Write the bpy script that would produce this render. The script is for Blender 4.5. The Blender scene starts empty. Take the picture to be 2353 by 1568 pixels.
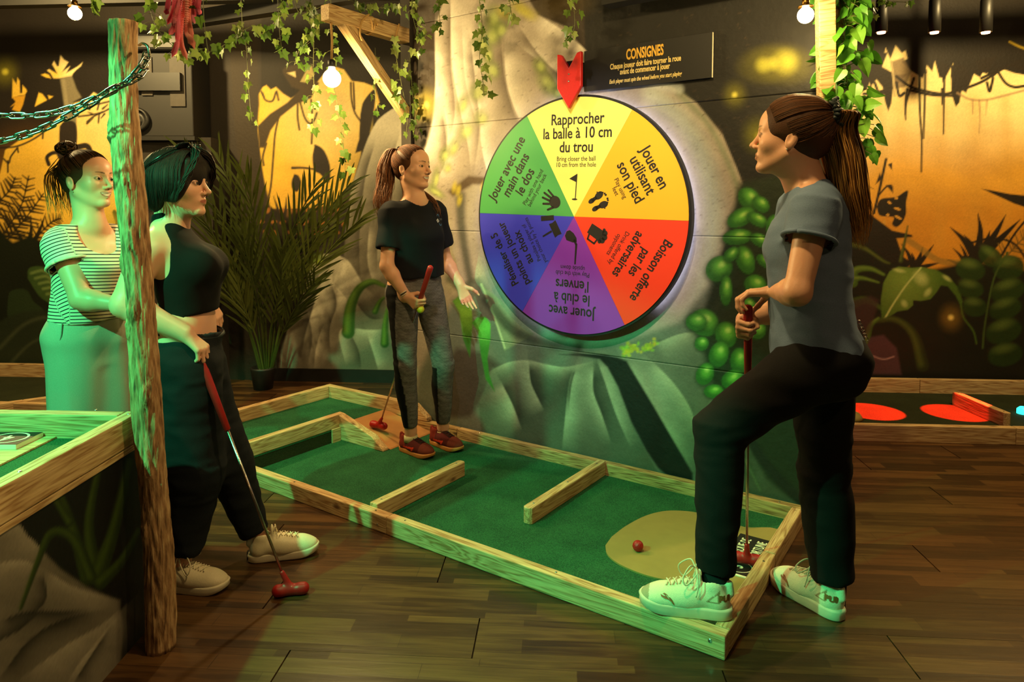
import bpy, bmesh, math, random
import numpy as np
from mathutils import Matrix, Vector

C = bpy.context.scene.collection
SC = bpy.context.scene
PI = math.pi
random.seed(7)
RNG = np.random.default_rng(7)

# ---------------------------------------------------------------- camera
F_PX, PITCH, CX, CY, CAM_H = 1568.7, 0.0577, 1176.5, 575.3, 1.35
cam_data = bpy.data.cameras.new('camera')
cam = bpy.data.objects.new('camera', cam_data)
C.objects.link(cam)
cam.location = (0, 0, CAM_H)
cam.rotation_euler = (PI / 2 - PITCH, 0, 0)
cam_data.sensor_width = 36.0
cam_data.lens = 36.0 * F_PX / 2353.0
cam_data.shift_y = -(784.0 - CY) / 2353.0
cam_data.clip_start = 0.05
SC.camera = cam

# ---------------------------------------------------------------- view, world
SC.view_settings.view_transform = 'Standard'
SC.view_settings.look = 'None'
SC.view_settings.gamma = 1.0
SC.view_settings.use_curve_mapping = False
SC.view_settings.exposure = 0.12
SC.cycles.max_bounces = 6
SC.cycles.sample_clamp_indirect = 4.0
SC.cycles.use_denoising = True
world = bpy.data.worlds.new('world')
SC.world = world
world.use_nodes = True
world.node_tree.nodes['Background'].inputs[0].default_value = (0.42, 0.30, 0.12, 1)
world.node_tree.nodes['Background'].inputs[1].default_value = 0.05

# ---------------------------------------------------------------- lamps of the room and added fill lights
def lamp(name, kind, loc, energy, color, size=0.05, target=None, angle=60, blend=0.25):
    d = bpy.data.lights.new(name, kind)
    d.energy = energy
    d.color = color
    if kind == 'AREA':
        d.size = size
    else:
        d.shadow_soft_size = size
    if kind == 'SPOT':
        d.spot_size = math.radians(angle)
        d.spot_blend = blend
    o = bpy.data.objects.new(name, d)
    o.location = loc
    if target is not None:
        o.rotation_euler = (Vector(target) - Vector(loc)).to_track_quat('-Z', 'Y').to_euler()
    C.objects.link(o)
    return o

WARM = (1.0, 0.72, 0.29)
GREEN = (0.08, 1.0, 0.38)
lamp('green_spot_lamp', 'SPOT', (-2.0, 0.9, 2.30), 350, GREEN, 0.025, (-1.335, 2.06, 0.0), 84, 0.15)
lamp('green_spot_lamp', 'SPOT', (-1.1, 0.35, 2.9), 170, GREEN, 0.03, (0.36, 1.80, 0.0), 29, 0.6)  # second green spot, added to carry the green to the right rail and floor
lamp('green_spot_lamp', 'SPOT', (-2.3, 1.0, 2.75), 130, GREEN, 0.02, (-1.15, 2.06, 1.66), 19, 0.7)  # narrow extra spot, added only to light the top of the log
lamp('warm_lamp_over_lane', 'POINT', (0.15, 1.75, 2.75), 80, WARM, 0.06)
lamp('warm_fill_behind_camera', 'POINT', (1.5, 0.0, 2.7), 26, (1.0, 0.60, 0.26), 0.08)  # unseen fill light, added to lift the floor
lamp('warm_fill_left_back', 'POINT', (-2.9, 4.0, 2.85), 190, WARM, 0.06)  # off-frame fill, added to brighten the left mural
lamp('warm_fill_right_back', 'POINT', (3.1, 3.6, 2.85), 160, WARM, 0.06)  # off-frame fill, added to brighten the right mural
lamp('magenta_lamp_behind_wall', 'POINT', (1.25, 3.7, 0.35), 3.0, (1.0, 0.08, 0.35), 0.05)
lamp('wheel_spot_lamp', 'SPOT', (-0.35, 1.5, 2.95), 170, (1.0, 0.95, 0.84), 0.03, (0.33, 3.5, 1.22), 36, 0.6)

# ---------------------------------------------------------------- geometry of the view (measured from the photo)
_c, _s = math.cos(PITCH), math.sin(PITCH)
def ray(px, py):
    a, b = (px - CX) / F_PX, -(py - CY) / F_PX
    return np.array([a, b * _s + _c, b * _c - _s])
EYE = np.array([0, 0, CAM_H])
def at_y(px, py, y):                      # point seen at a pixel, y metres into the room
    r = ray(px, py)
    return EYE + r * (y / r[1])
def at_z(px, py, z):                      # point seen at a pixel, at a height
    r = ray(px, py)
    return EYE + r * ((z - CAM_H) / r[2])
def to_px(P):
    P = np.asarray(P, float)
    x, y, z = P[..., 0], P[..., 1], P[..., 2] - CAM_H
    d = np.maximum(y * _c - z * _s, 0.05)
    u = y * _s + z * _c
    return CX + F_PX * x / d, CY - F_PX * u / d
# the lane runs along LD (away to the left), across along LN (towards the wheel wall)
LANE0 = np.array([0.6384, 1.9734])
TH = 0.9671
LD = np.array([-math.sin(TH), math.cos(TH)])
LN = np.array([math.cos(TH), math.sin(TH)])
LANE_L, LANE_W = 3.0577, 1.1077
def lane(a, b, z=0.0):
    v = LANE0 + LD * a + LN * b
    return np.array([v[0], v[1], z])
def at_lane_plane(px, py, b):
    r = ray(px, py)
    return EYE + r * ((LANE0 @ LN + b) / (r[:2] @ LN))

# ---------------------------------------------------------------- helpers
def lin(c):
    c = np.asarray(c, float) / 255.0
    return np.where(c <= 0.04045, c / 12.92, ((c + 0.055) / 1.055) ** 2.4)
def rgb(r, g, b):
    return tuple(float(v) for v in lin((r, g, b)))

def link(o, parent=None):
    C.objects.link(o)
    if parent is not None:
        o.parent = parent
    return o
def tag(o, label=None, cat=None, group=None, kind=None):
    if label: o['label'] = label
    if cat: o['category'] = cat
    if group: o['group'] = group
    if kind: o['kind'] = kind
    return o
def empty(name, loc=(0, 0, 0), label=None, cat=None, group=None, rotz=0):
    o = bpy.data.objects.new(name, None)
    o.empty_display_size = 0.1
    o.location = loc
    o.rotation_euler = (0, 0, rotz)
    link(o)
    return tag(o, label, cat, group)
def mesh_obj(name, verts, faces, mat=None, parent=None, smooth=False, col=None, attrs=None):
    me = bpy.data.meshes.new(name)
    verts = np.asarray(verts, np.float32)
    if isinstance(faces, np.ndarray):
        nf, k = faces.shape
        me.vertices.add(len(verts))
        me.vertices.foreach_set('co', verts.ravel())
        me.loops.add(nf * k)
        me.loops.foreach_set('vertex_index', faces.astype(np.int32).ravel())
        me.polygons.add(nf)
        me.polygons.foreach_set('loop_start', np.arange(0, nf * k, k, dtype=np.int32))
        me.update(calc_edges=True)
    else:
        me.from_pydata([tuple(map(float, v)) for v in verts], [], [tuple(f) for f in faces])
        me.update()
    if smooth:
        me.polygons.foreach_set('use_smooth', np.ones(len(me.polygons), bool))
    if col is not None:
        a = me.attributes.new('Col', 'FLOAT_COLOR', 'POINT')
        rgba = np.ones((len(verts), 4), np.float32)
        rgba[:, :3] = col
        a.data.foreach_set('color', rgba.ravel())
    for nm, val in (attrs or {}).items():
        a = me.attributes.new(nm, 'FLOAT', 'POINT')
        a.data.foreach_set('value', np.asarray(val, np.float32))
    if mat is not None:
        me.materials.append(mat)
    o = bpy.data.objects.new(name, me)
    return link(o, parent)

class MB:                                   # collects simple shapes into one mesh
    def __init__(s):
        s.v, s.f = [], []
    def add(s, v, f):
        n = len(s.v)
        s.v += [tuple(map(float, p)) for p in v]
        s.f += [tuple(i + n for i in q) for q in f]
        return s
    def box(s, x0, x1, y0, y1, z0, z1):
        v = [(x, y, z) for x in (x0, x1) for y in (y0, y1) for z in (z0, z1)]
        return s.add(v, [(0, 1, 3, 2), (4, 6, 7, 5), (0, 4, 5, 1), (2, 3, 7, 6), (0, 2, 6, 4), (1, 5, 7, 3)])
    def tube(s, pts, r, n=8, cap=True):
        v, f = tube_geo(pts, r, n, cap)
        return s.add(v, f)
    def prism(s, poly, z0, z1):             # outline in xy, counter-clockwise
        k = len(poly)
        v = [(x, y, z0) for x, y in poly] + [(x, y, z1) for x, y in poly]
        f = [tuple(range(k - 1, -1, -1)), tuple(range(k, 2 * k))]
        f += [(i, (i + 1) % k, (i + 1) % k + k, i + k) for i in range(k)]
        return s.add(v, f)
    def lathe(s, prof, n=24, axis_pt=(0, 0, 0)):
        v, f = [], []
        for r, z in prof:
            for i in range(n):
                t = 2 * PI * i / n
                v.append((axis_pt[0] + r * math.cos(t), axis_pt[1] + r * math.sin(t), axis_pt[2] + z))
        for j in range(len(prof) - 1):
            for i in range(n):
                f.append((j * n + i, j * n + (i + 1) % n, (j + 1) * n + (i + 1) % n, (j + 1) * n + i))
        f.append(tuple(range(n - 1, -1, -1)))
        f.append(tuple(range((len(prof) - 1) * n, len(prof) * n)))
        return s.add(v, f)
    def build(s, name, mat=None, parent=None, smooth=False):
        o = mesh_obj(name, s.v, s.f, mat, parent, smooth)
        return o
def tube_geo(pts, r, n=8, cap=True):
    P = np.asarray(pts, float)
    m = len(P)
    R = np.full(m, r, float) if np.isscalar(r) else np.asarray(r, float)
    T = np.gradient(P, axis=0)
    T /= np.linalg.norm(T, axis=1)[:, None] + 1e-12
    u = np.cross(T[0], (0, 0, 1.0))
    if np.linalg.norm(u) < 0.1:
        u = np.cross(T[0], (0, 1.0, 0))
    u /= np.linalg.norm(u)
    v, f = [], []
    for i in range(m):
        u = u - T[i] * (u @ T[i])
        u /= np.linalg.norm(u) + 1e-12
        w = np.cross(T[i], u)
        for j in range(n):
            t = 2 * PI * j / n
            v.append(P[i] + R[i] * (math.cos(t) * u + math.sin(t) * w))
    for i in range(m - 1):
        for j in range(n):
            f.append((i * n + j, i * n + (j + 1) % n, (i + 1) * n + (j + 1) % n, (i + 1) * n + j))
    if cap:
        f.append(tuple(range(n - 1, -1, -1)))
        f.append(tuple(range((m - 1) * n, m * n)))
    return v, f
def spline(pts, n=8):                       # Catmull-Rom through the points
    P = np.asarray(pts, float)
    if len(P) < 3:
        t = np.linspace(0, 1, n + 1)[:, None]
        return P[0] * (1 - t) + P[-1] * t
    Q = np.vstack([2 * P[0] - P[1], P, 2 * P[-1] - P[-2]])
    out = []
    for i in range(1, len(Q) - 2):
        p0, p1, p2, p3 = Q[i - 1:i + 3]
        for t in np.linspace(0, 1, n, endpoint=False):
            out.append(0.5 * (2 * p1 + (p2 - p0) * t + (2 * p0 - 5 * p1 + 4 * p2 - p3) * t * t + (3 * p1 - p0 - 3 * p2 + p3) * t ** 3))
    out.append(P[-1])
    return np.array(out)
def bevel(o, w=0.003, seg=2):
    m = o.modifiers.new('bevel', 'BEVEL')
    m.width = w
    m.segments = seg
    m.limit_method = 'ANGLE'
    return o
def frame(o, X, Y, Z, loc):
    M = Matrix.Identity(4)
    for i, a in enumerate((X, Y, Z)):
        for j in range(3):
            M[j][i] = float(a[j])
    for j in range(3):
        M[j][3] = float(loc[j])
    o.matrix_local = M
    return o
def nrm(v):
    v = np.asarray(v, float)
    return v / (np.linalg.norm(v) + 1e-12)
def text_mesh(name, s, size, mat, parent, loc, xscale=1.0, depth=0.0006, rot=0.0, align='CENTER', bold=0.0, shear=0.0):
    cu = bpy.data.curves.new(name, 'FONT')
    cu.body = s
    cu.size = size
    cu.align_x = align
    cu.align_y = 'CENTER'
    cu.extrude = depth
    cu.offset = bold
    cu.shear = shear
    cu.resolution_u = 3
    t = bpy.data.objects.new('tmp', cu)
    C.objects.link(t)
    bpy.context.view_layer.update()
    me = bpy.data.meshes.new_from_object(t.evaluated_get(bpy.context.evaluated_depsgraph_get()))
    bpy.data.objects.remove(t)
    bpy.data.curves.remove(cu)
    me.name = name
    me.materials.clear()
    me.materials.append(mat)
    M = Matrix.Translation(loc) @ Matrix.Rotation(rot, 4, 'Z') @ Matrix.Diagonal((xscale, 1, 1, 1))
    me.transform(M)
    o = bpy.data.objects.new(name, me)
    return link(o, parent)

# ---------------------------------------------------------------- materials
class NT:
    def __init__(s, name):
        s.m = bpy.data.materials.new(name)
        s.m.use_nodes = True
        s.t = s.m.node_tree
        s.b = s.t.nodes['Principled BSDF']
    def n(s, kind, **kw):
        x = s.t.nodes.new(kind)
        for k, v in kw.items():
            if k in x.inputs:
                x.inputs[k].default_value = v
            else:
                setattr(x, k, v)
        return x
    def l(s, a, b):
        s.t.links.new(a, b)
    def ramp(s, fac, stops):
        r = s.n('ShaderNodeValToRGB')
        e = r.color_ramp.elements
        while len(e) < len(stops):
            e.new(0.5)
        for i, (p, c) in enumerate(stops):
            e[i].position = p
            e[i].color = (*c, 1)
        s.l(fac, r.inputs[0])
        return r.outputs[0]
    def bump(s, h, strength=0.3, dist=0.005):
        x = s.n('ShaderNodeBump', Strength=strength, Distance=dist)
        s.l(h, x.inputs['Height'])
        s.l(x.outputs[0], s.b.inputs['Normal'])
        return x
def P_(nt, color=None, rough=None, metal=None, spec=None, emit=None, estr=0):
    b = nt.b
    if color is not None: b.inputs['Base Color'].default_value = (*color, 1)
    if rough is not None: b.inputs['Roughness'].default_value = rough
    if metal is not None: b.inputs['Metallic'].default_value = metal
    if spec is not None: b.inputs['Specular IOR Level'].default_value = spec
    if emit is not None:
        b.inputs['Emission Color'].default_value = (*emit, 1)
        b.inputs['Emission Strength'].default_value = estr
def plain(name, color, rough=0.6, metal=0.0, spec=0.5, noise=0.12, scale=40, bump=0.0, emit=None, estr=0):
    nt = NT(name)
    P_(nt, color, rough, metal, spec, emit, estr)
    tc = nt.n('ShaderNodeTexCoord')
    nz = nt.n('ShaderNodeTexNoise', Scale=scale, Detail=4.0)
    nt.l(tc.outputs['Object'], nz.inputs['Vector'])
    if noise:
        c = np.array(color)
        nt.l(nt.ramp(nz.outputs[0], [(0.3, tuple(c * (1 - noise))), (0.7, tuple(np.minimum(c * (1 + noise), 1)))]), nt.b.inputs['Base Color'])
    if bump:
        nt.bump(nz.outputs[0], bump, 0.003)
    return nt.m
def wood_mat(name, light, dark, knot, rough=0.6, stretch=(0.6, 9, 9)):
    nt = NT(name)
    P_(nt, rough=rough, spec=0.3)
    tc = nt.n('ShaderNodeTexCoord')
    oi = nt.n('ShaderNodeObjectInfo')
    off = nt.n('ShaderNodeVectorMath', operation='SCALE', Scale=37.0)
    cmb = nt.n('ShaderNodeCombineXYZ')
    for i in range(3):
        nt.l(oi.outputs['Random'], cmb.inputs[i])
    nt.l(cmb.outputs[0], off.inputs[0])
    add = nt.n('ShaderNodeVectorMath', operation='ADD')
    nt.l(tc.outputs['Object'], add.inputs[0])
    nt.l(off.outputs[0], add.inputs[1])
    mp = nt.n('ShaderNodeMapping')
    mp.inputs['Scale'].default_value = stretch
    nt.l(add.outputs[0], mp.inputs[0])
    n1 = nt.n('ShaderNodeTexNoise', Scale=1.6, Detail=3.0, Distortion=0.6)
    nt.l(mp.outputs[0], n1.inputs['Vector'])
    mul = nt.n('ShaderNodeMath', operation='MULTIPLY')
    mul.inputs[1].default_value = 14.0
    nt.l(n1.outputs[0], mul.inputs[0])
    fr = nt.n('ShaderNodeMath', operation='PINGPONG')
    fr.inputs[1].default_value = 0.5
    nt.l(mul.outputs[0], fr.inputs[0])
    grain = nt.n('ShaderNodeTexNoise', Scale=18.0, Detail=5.0)
    nt.l(mp.outputs[0], grain.inputs['Vector'])
    mix = nt.n('ShaderNodeMath', operation='MULTIPLY_ADD')
    mix.inputs[1].default_value = 0.9
    nt.l(fr.outputs[0], mix.inputs[0])
    nt.l(grain.outputs[0], mix.inputs[2])
    col = nt.ramp(mix.outputs[0], [(0.35, light), (0.75, tuple(0.5 * (a + b) for a, b in zip(light, dark))), (1.0, dark)])
    vk = nt.n('ShaderNodeTexVoronoi', Scale=2.6)
    mk = nt.n('ShaderNodeMapping')
    mk.inputs['Scale'].default_value = (1.3, 3.0, 3.0)
    nt.l(add.outputs[0], mk.inputs[0])
    nt.l(mk.outputs[0], vk.inputs['Vector'])
    kf = nt.ramp(vk.outputs['Distance'], [(0.0, (1, 1, 1)), (0.05, (0.8, 0.8, 0.8)), (0.11, (0, 0, 0))])
    mx = nt.n('ShaderNodeMix', data_type='RGBA')
    nt.l(kf, mx.inputs[0])
    nt.l(col, mx.inputs[6])
    mx.inputs[7].default_value = (*knot, 1)
    nt.l(mx.outputs[2], nt.b.inputs['Base Color'])
    nt.bump(mix.outputs[0], 0.25, 0.002)
    return nt.m
def attr_mat(name, rough=0.7, spec=0.3, bump=0.0, scale=60, stretch=None, sss=0.0, detail=4, sheen=0.0, vary=0.0):
    nt = NT(name)
    P_(nt, rough=rough, spec=spec)
    at = nt.n('ShaderNodeAttribute', attribute_name='Col')
    tc = nt.n('ShaderNodeTexCoord')
    nz = nt.n('ShaderNodeTexNoise', Scale=scale, Detail=float(detail))
    src = tc.outputs['Object']
    if stretch:
        mp = nt.n('ShaderNodeMapping')
        mp.inputs['Scale'].default_value = stretch
        nt.l(src, mp.inputs[0])
        src = mp.outputs[0]
    nt.l(src, nz.inputs['Vector'])
    if vary:
        f = nt.ramp(nz.outputs[0], [(0.3, (1 - vary,) * 3), (0.7, (1 + vary,) * 3)])
        mx = nt.n('ShaderNodeMix', data_type='RGBA', blend_type='MULTIPLY')
        mx.inputs[0].default_value = 1.0
        nt.l(at.outputs['Color'], mx.inputs[6])
        nt.l(f, mx.inputs[7])
        nt.l(mx.outputs[2], nt.b.inputs['Base Color'])
    else:
        nt.l(at.outputs['Color'], nt.b.inputs['Base Color'])
    if bump:
        nt.bump(nz.outputs[0], bump, 0.004)
    if sss:
        nt.b.inputs['Subsurface Weight'].default_value = sss
        nt.b.inputs['Subsurface Radius'].default_value = (0.010, 0.004, 0.002)
    if sheen:
        nt.b.inputs['Sheen Weight'].default_value = sheen
    return nt.m

M_WOOD = wood_mat('pale_pine_wood', rgb(222, 192, 140), rgb(160, 120, 74), rgb(92, 58, 30))
M_WOOD_OLD = wood_mat('stained_pine_wood', rgb(205, 172, 112), rgb(120, 84, 46), rgb(70, 44, 24))
def laminate_mat():
    nt = NT('brown_laminate')
    P_(nt, rough=0.34, spec=0.45)
    tc = nt.n('ShaderNodeTexCoord')
    oi = nt.n('ShaderNodeObjectInfo')
    mp = nt.n('ShaderNodeMapping')
    nt.l(tc.outputs['Object'], mp.inputs[0])
    cmb = nt.n('ShaderNodeCombineXYZ')
    sc = nt.n('ShaderNodeMath', operation='MULTIPLY')
    sc.inputs[1].default_value = 53.0
    nt.l(oi.outputs['Random'], sc.inputs[0])
    nt.l(sc.outputs[0], cmb.inputs[0])
    nt.l(cmb.outputs[0], mp.inputs['Location'])
    bk = nt.n('ShaderNodeTexBrick')
    bk.offset = 0.37
    for k_, v_ in (('Scale', 1.0), ('Mortar Size', 0.0012), ('Brick Width', 0.46), ('Row Height', 0.0685), ('Bias', 0.0)):
        bk.inputs[k_].default_value = v_
    bk.inputs['Color1'].default_value = (0, 0, 0, 1)
    bk.inputs['Color2'].default_value = (1, 1, 1, 1)
    bk.inputs['Mortar'].default_value = (0.3, 0.3, 0.3, 1)
    nt.l(mp.outputs[0], bk.inputs['Vector'])
    m2 = nt.n('ShaderNodeMapping')
    m2.inputs['Scale'].default_value = (1.4, 16, 16)
    nt.l(mp.outputs[0], m2.inputs[0])
    n1 = nt.n('ShaderNodeTexNoise', Scale=3.0, Detail=6.0, Distortion=0.8)
    nt.l(m2.outputs[0], n1.inputs['Vector'])
    ad = nt.n('ShaderNodeMath', operation='MULTIPLY_ADD')
    ad.inputs[1].default_value = 0.5
    nt.l(bk.outputs['Color'], ad.inputs[0])
    sb = nt.n('ShaderNodeMath', operation='MULTIPLY_ADD')
    sb.inputs[1].default_value = 0.9
    sb.inputs[2].default_value = -0.2
    nt.l(n1.outputs[0], sb.inputs[0])
    nt.l(sb.outputs[0], ad.inputs[2])
    nt.l(nt.ramp(ad.outputs[0], [(0.05, rgb(30, 18, 9)), (0.4, rgb(56, 34, 17)), (0.8, rgb(94, 64, 34))]), nt.b.inputs['Base Color'])
    nt.bump(n1.outputs[0], 0.25, 0.002)
    return nt.m
M_FLOOR = laminate_mat()
M_BLACK = plain('black_paint', rgb(22, 20, 18), 0.5)
M_DARK = plain('dark_brown_paint', rgb(46, 38, 30), 0.75, scale=8, bump=0.1)
M_STEEL = plain('steel', rgb(190, 185, 175), 0.25, 1.0, noise=0.05)
M_SCREW = plain('screw_steel', rgb(200, 195, 180), 0.25, 1.0, noise=0)
M_RED = plain('red_paint', rgb(190, 22, 16), 0.42, noise=0.06, scale=120, bump=0.05)
M_RUBBER_RED = plain('red_rubber', rgb(168, 20, 18), 0.45, noise=0.05)
M_BULB = plain('lit_bulb_glass', rgb(255, 225, 160), 0.3, emit=(1.0, 0.72, 0.34), estr=22, noise=0)
M_BRASS = plain('brass', rgb(150, 110, 50), 0.35, 1.0)
M_ROPE = plain('hemp_rope', rgb(190, 150, 90), 0.9, scale=150, bump=0.4)
M_CREAM = plain('cream_print', rgb(235, 228, 200), 0.6, noise=0)
M_INK = plain('black_print', rgb(24, 22, 22), 0.5, noise=0)

# ================================================================ painted murals (colour per vertex on finely divided walls)
class Canvas:
    """Paint on a wall: X, Y are where each wall point lies in the picture of the mural; colours are paint colours."""
    def __init__(s, X, Y, base):
        s.X, s.Y = X.astype(np.float32), Y.astype(np.float32)
        s.C = np.tile(lin(base).astype(np.float32), (len(X), 1))
    def _sel(s, pts, m):
        p = np.asarray(pts, float)
        return np.nonzero((s.X > p[:, 0].min() - m) & (s.X < p[:, 0].max() + m) & (s.Y > p[:, 1].min() - m) & (s.Y < p[:, 1].max() + m))[0]
    def _mix(s, i, col, a):
        c = lin(col).astype(np.float32)
        s.C[i] += (c - s.C[i]) * a[:, None]
    @staticmethod
    def _seg(x, y, a, b):
        dx, dy = b[0] - a[0], b[1] - a[1]
        t = np.clip(((x - a[0]) * dx + (y - a[1]) * dy) / (dx * dx + dy * dy + 1e-9), 0, 1)
        return np.hypot(x - a[0] - t * dx, y - a[1] - t * dy), t
    def poly(s, pts, col, soft=1.6, a=1.0, curve=False, grad=None):
        soft = max(soft, 1.9)
        if curve:
            q = list(pts) + [pts[0]]
            pts = spline(np.asarray(q, float), 5)[:-1]
        i = s._sel(pts, soft + 1)
        if len(i) == 0: return
        x, y = s.X[i], s.Y[i]
        ins = np.zeros(len(i), bool)
        d = np.full(len(i), 1e9, np.float32)
        k = len(pts)
        for j in range(k):
            p, q = pts[j], pts[(j + 1) % k]
            d = np.minimum(d, s._seg(x, y, p, q)[0])
            c = (p[1] > y) != (q[1] > y)
            if c.any():
                xx = (q[0] - p[0]) * (y - p[1]) / (q[1] - p[1] + 1e-9) + p[0]
                ins ^= c & (x < xx)
        sd = np.where(ins, d, -d)
        al = np.clip(0.5 + sd / (2 * soft), 0, 1)
        al = al * al * (3 - 2 * al) * a
        if grad is None:
            s._mix(i, col, al)
        else:                               # second colour towards a point: (colour, x, y, radius)
            c2, gx, gy, gr = grad
            g = np.clip(1 - np.hypot(x - gx, y - gy) / gr, 0, 1)[:, None]
            cc = lin(col) * (1 - g) + lin(c2) * g
            s.C[i] += (cc - s.C[i]) * al[:, None]
    def stroke(s, pts, w, col, soft=1.5, a=1.0, taper=0.0, n=6):
        soft = max(soft, 1.7)
        pts = spline(pts, n) if len(pts) > 2 else np.asarray(pts, float)
        W = w * (1 - taper * np.linspace(0, 1, len(pts)))
        i = s._sel(pts, w + soft + 1)
        if len(i) == 0: return
        x, y = s.X[i], s.Y[i]
        al = np.zeros(len(i), np.float32)
        for j in range(len(pts) - 1):
            d, t = s._seg(x, y, pts[j], pts[j + 1])
            ww = W[j] + (W[j + 1] - W[j]) * t
            al = np.maximum(al, np.clip(0.5 + (ww * 0.5 - d) / (2 * soft), 0, 1))
        s._mix(i, col, al * al * (3 - 2 * al) * a)
    def ell(s, cx, cy, rx, ry, rot, col, soft=0.25, a=1.0):
        r = max(rx, ry) * (1 + soft)
        i = s._sel([(cx - r, cy - r), (cx + r, cy + r)], 2)
        if len(i) == 0: return
        c, n = math.cos(rot), math.sin(rot)
        x, y = s.X[i] - cx, s.Y[i] - cy
        d = np.hypot((x * c + y * n) / rx, (-x * n + y * c) / ry)
        al = np.clip((1 + soft - d) / (2 * soft), 0, 1)
        s._mix(i, col, al * al * (3 - 2 * al) * a)
    def glow(s, cx, cy, r, col=(196, 190, 40), core=(240, 226, 90)):
        s.ell(cx, cy, r, r * 1.15, 0, col, 0.5, 0.30)
        s.ell(cx, cy, r * 0.55, r * 0.6, 0, col, 0.9, 0.55)
        s.ell(cx, cy, r * 0.22, r * 0.22, 0, core, 0.8, 0.95)
    def mottle(s, amt, scale, seed=0, sel=None):
        r = np.random.default_rng(seed)
        v = np.zeros(len(s.X), np.float32)
        for k in range(9):
            f = scale * (1 + 0.7 * k)
            th = r.uniform(0, 2 * PI)
            v += np.sin((s.X * math.cos(th) + s.Y * math.sin(th)) * f + r.uniform(0, 6) + 1.5 * np.sin(s.Y * f * 0.6 + k)) / (1 + 0.5 * k)
        v += r.normal(0, 0.8, len(v)).astype(np.float32)
        s.C *= np.clip(1 + amt * v, 0.3, 1.8)[:, None]
    def fern(s, pts, ln, col, n=16, w=5, up=0.5):
        P = spline(pts, 8)
        s.stroke(pts, 3, col, 1.0)
        L = len(P) - 1
        for k in range(n):
            t = (k + 0.5) / n
            i = int(t * L)
            p, d = P[i], nrm(P[min(i + 1, L)] - P[max(i - 1, 0)])
            q = ln * (1 - 0.75 * t) * (0.6 + 0.8 * min(t * 4, 1))
            for sg in (-1, 1):
                e = nrm(np.array([-d[1] * sg, d[0] * sg]) + up * d)
                s.stroke([p, p + e * q], w * (1 - 0.5 * t), col, 1.0, taper=0.5)
    def spikes(s, x, y, dirs, w, col):
        for dx, dy in dirs:
            s.stroke([(x, y), (x + dx * 0.55 - dy * 0.06, y + dy * 0.6), (x + dx, y + dy)], w, col, 1.0, taper=0.95)
    def blade(s, pts, w, dark, light, a=1.0):      # a long bent leaf, darker edge and lighter middle
        s.stroke(pts, w, dark, 2.5, a, taper=0.75)
        q = np.asarray(pts, float) + np.array([-w * 0.12, -w * 0.08])
        s.stroke(q, w * 0.45, light, w * 0.22, 0.75 * a, taper=0.8)
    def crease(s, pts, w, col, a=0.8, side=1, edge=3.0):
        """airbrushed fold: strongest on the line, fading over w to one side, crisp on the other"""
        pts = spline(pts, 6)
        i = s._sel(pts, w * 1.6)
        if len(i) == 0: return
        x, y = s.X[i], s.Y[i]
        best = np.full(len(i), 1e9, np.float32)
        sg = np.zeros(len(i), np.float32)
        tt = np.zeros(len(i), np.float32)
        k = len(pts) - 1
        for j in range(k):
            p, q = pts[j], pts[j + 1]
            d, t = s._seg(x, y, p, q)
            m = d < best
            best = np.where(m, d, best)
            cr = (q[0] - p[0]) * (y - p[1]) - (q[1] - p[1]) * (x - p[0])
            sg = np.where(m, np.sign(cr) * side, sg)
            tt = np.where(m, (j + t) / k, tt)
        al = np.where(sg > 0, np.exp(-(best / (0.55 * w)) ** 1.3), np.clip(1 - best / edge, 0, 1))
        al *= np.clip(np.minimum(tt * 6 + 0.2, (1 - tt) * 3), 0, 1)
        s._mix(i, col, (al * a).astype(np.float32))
    def folds(s, lines, soft, col, a):
        for p in lines:
            s.stroke(p[1:], p[0], col, soft, a, taper=0.3)

YEL, YEL2, ORG = (238, 192, 70), (242, 216, 150), (222, 150, 44)
DK, DKG = (34, 28, 22), (24, 30, 16)

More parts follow.
